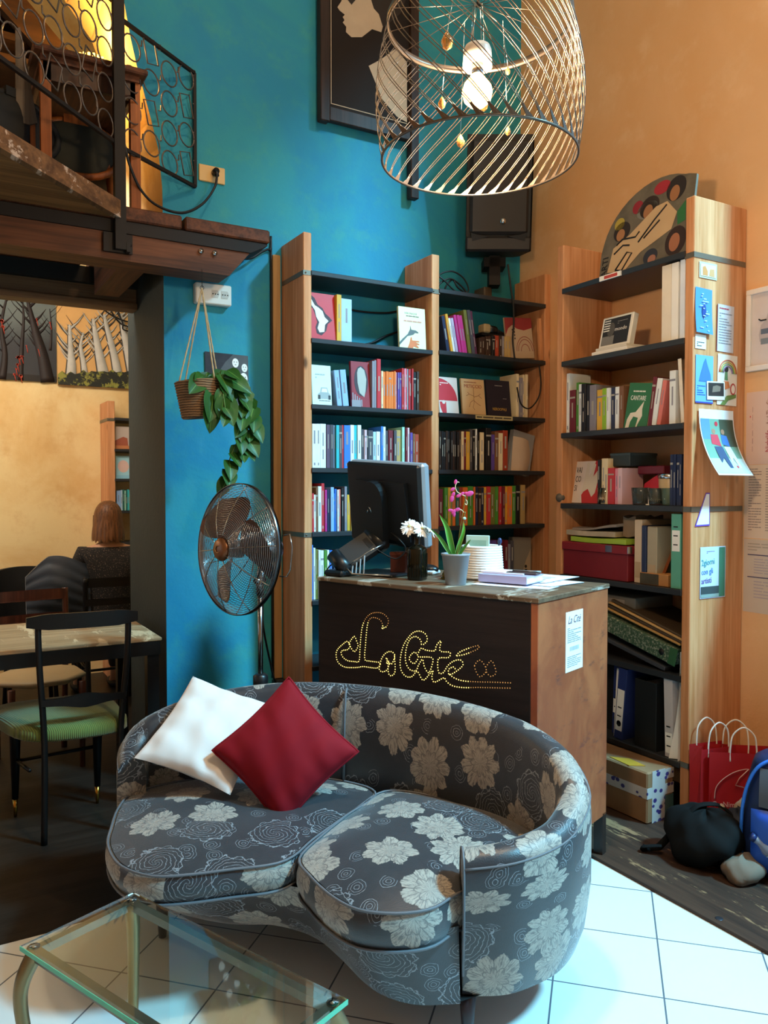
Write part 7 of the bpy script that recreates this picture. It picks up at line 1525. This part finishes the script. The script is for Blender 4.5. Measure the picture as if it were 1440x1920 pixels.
# ------------------------------------------------------------------ bags on the right
RP = flat('red_kraft_paper', '#b01c22', .55, vary=.04); FZ = .012
def paper_bag(x, y, rz, w, d, h, label, hs=1):
    b = thing('paper_bag', label, 'bag', (x, y, FZ), rz, 'red paper bags')
    m = MB(); t_ = .002
    def wall(u, v, k, ins):
        z = h*v; pin_ = .012*math.sin(PI*v); W2 = w/2-ins; D2 = d/2-ins-pin_*.4
        c = [(-W2, -D2), (W2, -D2), (W2, D2), (-W2, D2)]
        a = c[k]; b_3 = c[(k+1) % 4]; X = a[0]+(b_3[0]-a[0])*u; Y = a[1]+(b_3[1]-a[1])*u
        if k in (1, 3): X += (-1 if k == 1 else 1)*.035*(1-abs(2*u-1))*v
        return Vector((X, Y, z+.001))
    for k in range(4):
        m.grid(lambda u, v: wall(u, v, k, 0), 8, 8, sm=False); m.grid(lambda u, v: wall(u, v, k, t_), 8, 8, sm=False)
    m.box(-w/2, w/2, -d/2, d/2, 0, .002); m.build('bag', RP, b)
    for s in (-1, 1):
        m = MB(); hx = .05; m.tube(spline([(-hx, s*(d/2-.003), h-.035), (-hx, s*(d/2-.002), h+.02), (-hx*.8, s*d/2, h+.075), (0, s*(d/2), h+.105), (hx*.8, s*d/2, h+.075), (hx, s*(d/2-.002), h+.02), (hx, s*(d/2-.003), h-.035)], 6), .0032, 6); m.build('handle', WHITEP, b)
    return b
b1 = paper_bag(2.865, 2.072, R(-38), .26, .11, .325, 'red paper carrier bag with a thin line logo, front of the pair')
BM = wm(b1)
m = MB(); LG = BM @ frame((-.165, -.0575, .012), (1, 0, 0), (0, 0, 1))
m.tube([LG @ Vector(q) for q in spline([(.055, .125, .001), (.06, .17, .001), (.085, .205, .001), (.125, .235, .001), (.165, .25, .001), (.185, .252, .001)], 5)], .0019, 4); m.tube([LG @ Vector(q) for q in [(.185, .252, .001), (.15, .215, .001), (.135, .185, .001), (.175, .175, .001)]], .0019, 4); m.build('line_logo', flat('pale_pink_print', '#e0b8b0', .6), b1, world=True)
text('GasNimen', .030, flat('pale_pink_print', '#e0b8b0', .6), LG @ Matrix.Translation((.045, .095, .0012)), 'lettering', b1, sx=.9)
b2 = paper_bag(2.80, 2.150, R(-12), .17, .075, .33, 'plain red paper carrier bag, behind and left of the logo bag')
# black holdall
BLN = flat('black_nylon', '#0d0f10', .85, 0, .2)
bh = thing('black_holdall', 'slumped black fabric bag on the floor boards beside the red bags', 'bag', (2.50, 1.93, FZ))
m = MB()
def blob(c, r, seed, k=.12, n=28, flat_b=True):
    r_ = random.Random(seed); ph = [r_.uniform(0, 6) for _ in range(6)]
    def f(u, v):
        a = 2*PI*u; b = PI*v; d = 1+k*(math.sin(2*a+ph[0])*math.sin(2*b+ph[1])+.6*math.sin(3*a+ph[2])*math.sin(3*b+ph[3])+.35*math.sin(7*a+ph[4])*math.sin(5*b+ph[5]))
        z = r[2]*math.cos(b)*d+c[2]
        return Vector((c[0]+r[0]*math.sin(b)*math.cos(a)*d, c[1]+r[1]*math.sin(b)*math.sin(a)*d, max(z, FZ+.001) if flat_b else z))
    return f
m.grid(blob((2.515, 1.955, .10), (.125, .15, .100), 3, .16), 36, 24, cu=True); ob = m.build('bag', BLN, bh, world=True)
m = MB(); m.tube(spline([(2.46, 2.00, .17), (2.50, 1.98, .21), (2.56, 1.94, .215), (2.59, 1.90, .185), (2.61, 1.86, .14), (2.62, 1.83, .10)], 6), .016, 8, flat_=.3); m.tube(spline([(2.40, 2.06, .05), (2.36, 2.12, .03), (2.42, 2.10, .02), (2.52, 2.08, .10)], 6), .014, 8, flat_=.3); m.build('strap', BLN, bh, world=True)
m = MB(); m.ball((2.57, 1.93, .208), .012, 10); m.build('buckle', flat('pale_buckle', '#b0a08c', .4), bh, world=True)
m = MB(); m.grid(blob((2.62, 1.90, .10), (.08, .08, .10), 9), 24, 16, cu=True); tag(m.build('dark_pouch', flat('dark_navy_cloth', '#1a2030', .7)), 'small dark navy cloth pouch between the black bag and blue rucksack', 'pouch')
m = MB(); m.grid(blob((2.735, 1.945, .15), (.042, .042, .055), 5, .12, flat_b=False), 20, 14, cu=True); tag(m.build('beige_cloth', flat('beige_cloth', '#a58e74', .9)), 'crumpled beige cloth wedged between the red bag and the blue rucksack', 'cloth')
m = MB(); m.grid(blob((2.505, 1.79, .045), (.09, .06, .05), 6, .16), 24, 14, cu=True); tag(m.build('tan_shoe_bag', flat('taupe_cloth', '#6f6052', .85)), 'taupe soft cloth bundle lying on the boards under the black bag', 'cloth')
# blue rucksack
bp = thing('rucksack', 'blue rucksack with bright blue piping, cut off at the right edge', 'bag', (2.70, 1.735, FZ), R(-60))
m = MB()
def ruck(u, v, s=0):
    a = 2*PI*u; z = .44*v; prof_ = (1-.30*(v**3))*(1 if v < .9 else math.sqrt(max(0, 1-((v-.9)/.102)**2)))*(.88+.12*min(1, v*6)); e = 3.2
    x = math.copysign(abs(math.cos(a))**(2/e), math.cos(a))*(.165+s); y = math.copysign(abs(math.sin(a))**(2/e), math.sin(a))*(.115+s)
    return Vector((x*prof_, y*prof_, z+.001))
m.grid(ruck, 40, 24, cu=True); m.build('body', flat('navy_ripstop', '#14264e', .5), bp)
m = MB(); m.grid(lambda u, v: Vector((-.125+.25*u, -.118-.035*math.sin(PI*u)**.5*math.sin(PI*v)**.4, .03+.22*v)), 16, 12); m.build('front_pocket', flat('cobalt_ripstop', '#1c4fb4', .45), bp)
m = MB(); m.grid(lambda u, v: Vector((-.10+.20*u, -.112-.012*math.sin(PI*u)-.006+.03*v*v, .26+.13*v)), 10, 8); m.build('grey_panel', flat('grey_mesh', '#4a4f58', .7), bp)
for s in (-1, 1):
    m = MB(); m.tube(spline([(s*.155, -.07, .02), (s*.160, -.08, .15), (s*.150, -.085, .28), (s*.115, -.09, .38), (s*.06, -.085, .425), (0, -.08, .435)], 6), .006, 8); m.build('bright_piping', flat('bright_blue_piping', '#2f7ae8', .4), bp)
m = MB(); m.tube(spline([(-.04, .03, .43), (-.035, .03, .475), (0, .03, .49), (.035, .03, .475), (.04, .03, .43)], 5), .008, 8); m.build('top_handle', flat('navy_ripstop', '#14264e', .5), bp)
m = MB(); m.tube(spline([(-.165, -.05, .05), (-.18, -.07, .0195), (-.17, -.10, .018), (-.12, -.15, .018)], 5), .012, 8, flat_=.3); m.build('side_strap', flat('cobalt_ripstop', '#1c4fb4', .45), bp)
# water bottle
wb = thing('water_bottle', 'small clear plastic bottle with a red and blue label beside the rucksack', 'bottle', (2.595, 1.745, .16))
d = Vector((.60, -.55, -.52)).normalized(); z_ = d; x2 = Vector((0, 0, 1)).cross(z_).normalized(); T = frame((2.525, 1.765, .165), x2, z_.cross(x2))
m = MB(); m.lathe([(0, 0), (.014, 0), (.014, .02), (.018, .03), (.031, .05), (.033, .06), (.033, .15), (.031, .155), (0, .155)], 24, M=T); m.build('bottle', flat('clear_plastic', '#cfdfe8', .12, trans=.7, vary=0), wb, world=True)
m = MB(); m.lathe([(.0336, .062), (.0336, .125)], 24, M=T); m.build('label', flat('pale_blue_label', '#a9c4dc', .4), wb, world=True)
m = MB()
for k in range(6):
    a = k*PI/3; m.box(-.006, .006, -.0008, .0008, .075, .105, M=T @ Matrix.Rotation(a, 4, 'Z') @ Matrix.Translation((0, .0342, 0)))
m.build('red_marks', flat('red_label_print', '#b8404c', .4), wb, world=True)
m = MB(); m.lathe([(0, -.012), (.015, -.012), (.015, .004), (.0, .004)], 18, M=T); m.build('cap', flat('dark_blue_cap', '#1c2c5c', .4), wb, world=True)
# bolt hole in the boards
m = MB(); m.lathe([(.0, .0135), (.010, .0135), (.013, .0125), (.013, .012)], 16, c=(2.205, 1.66, 0), M=Matrix.Identity(4)); tag(m.build('floor_bolt', flat('dark_bolt', '#3a3d44', .4, .6)), 'dark round bolt head sunk in the worn floor board edge', 'bolt')
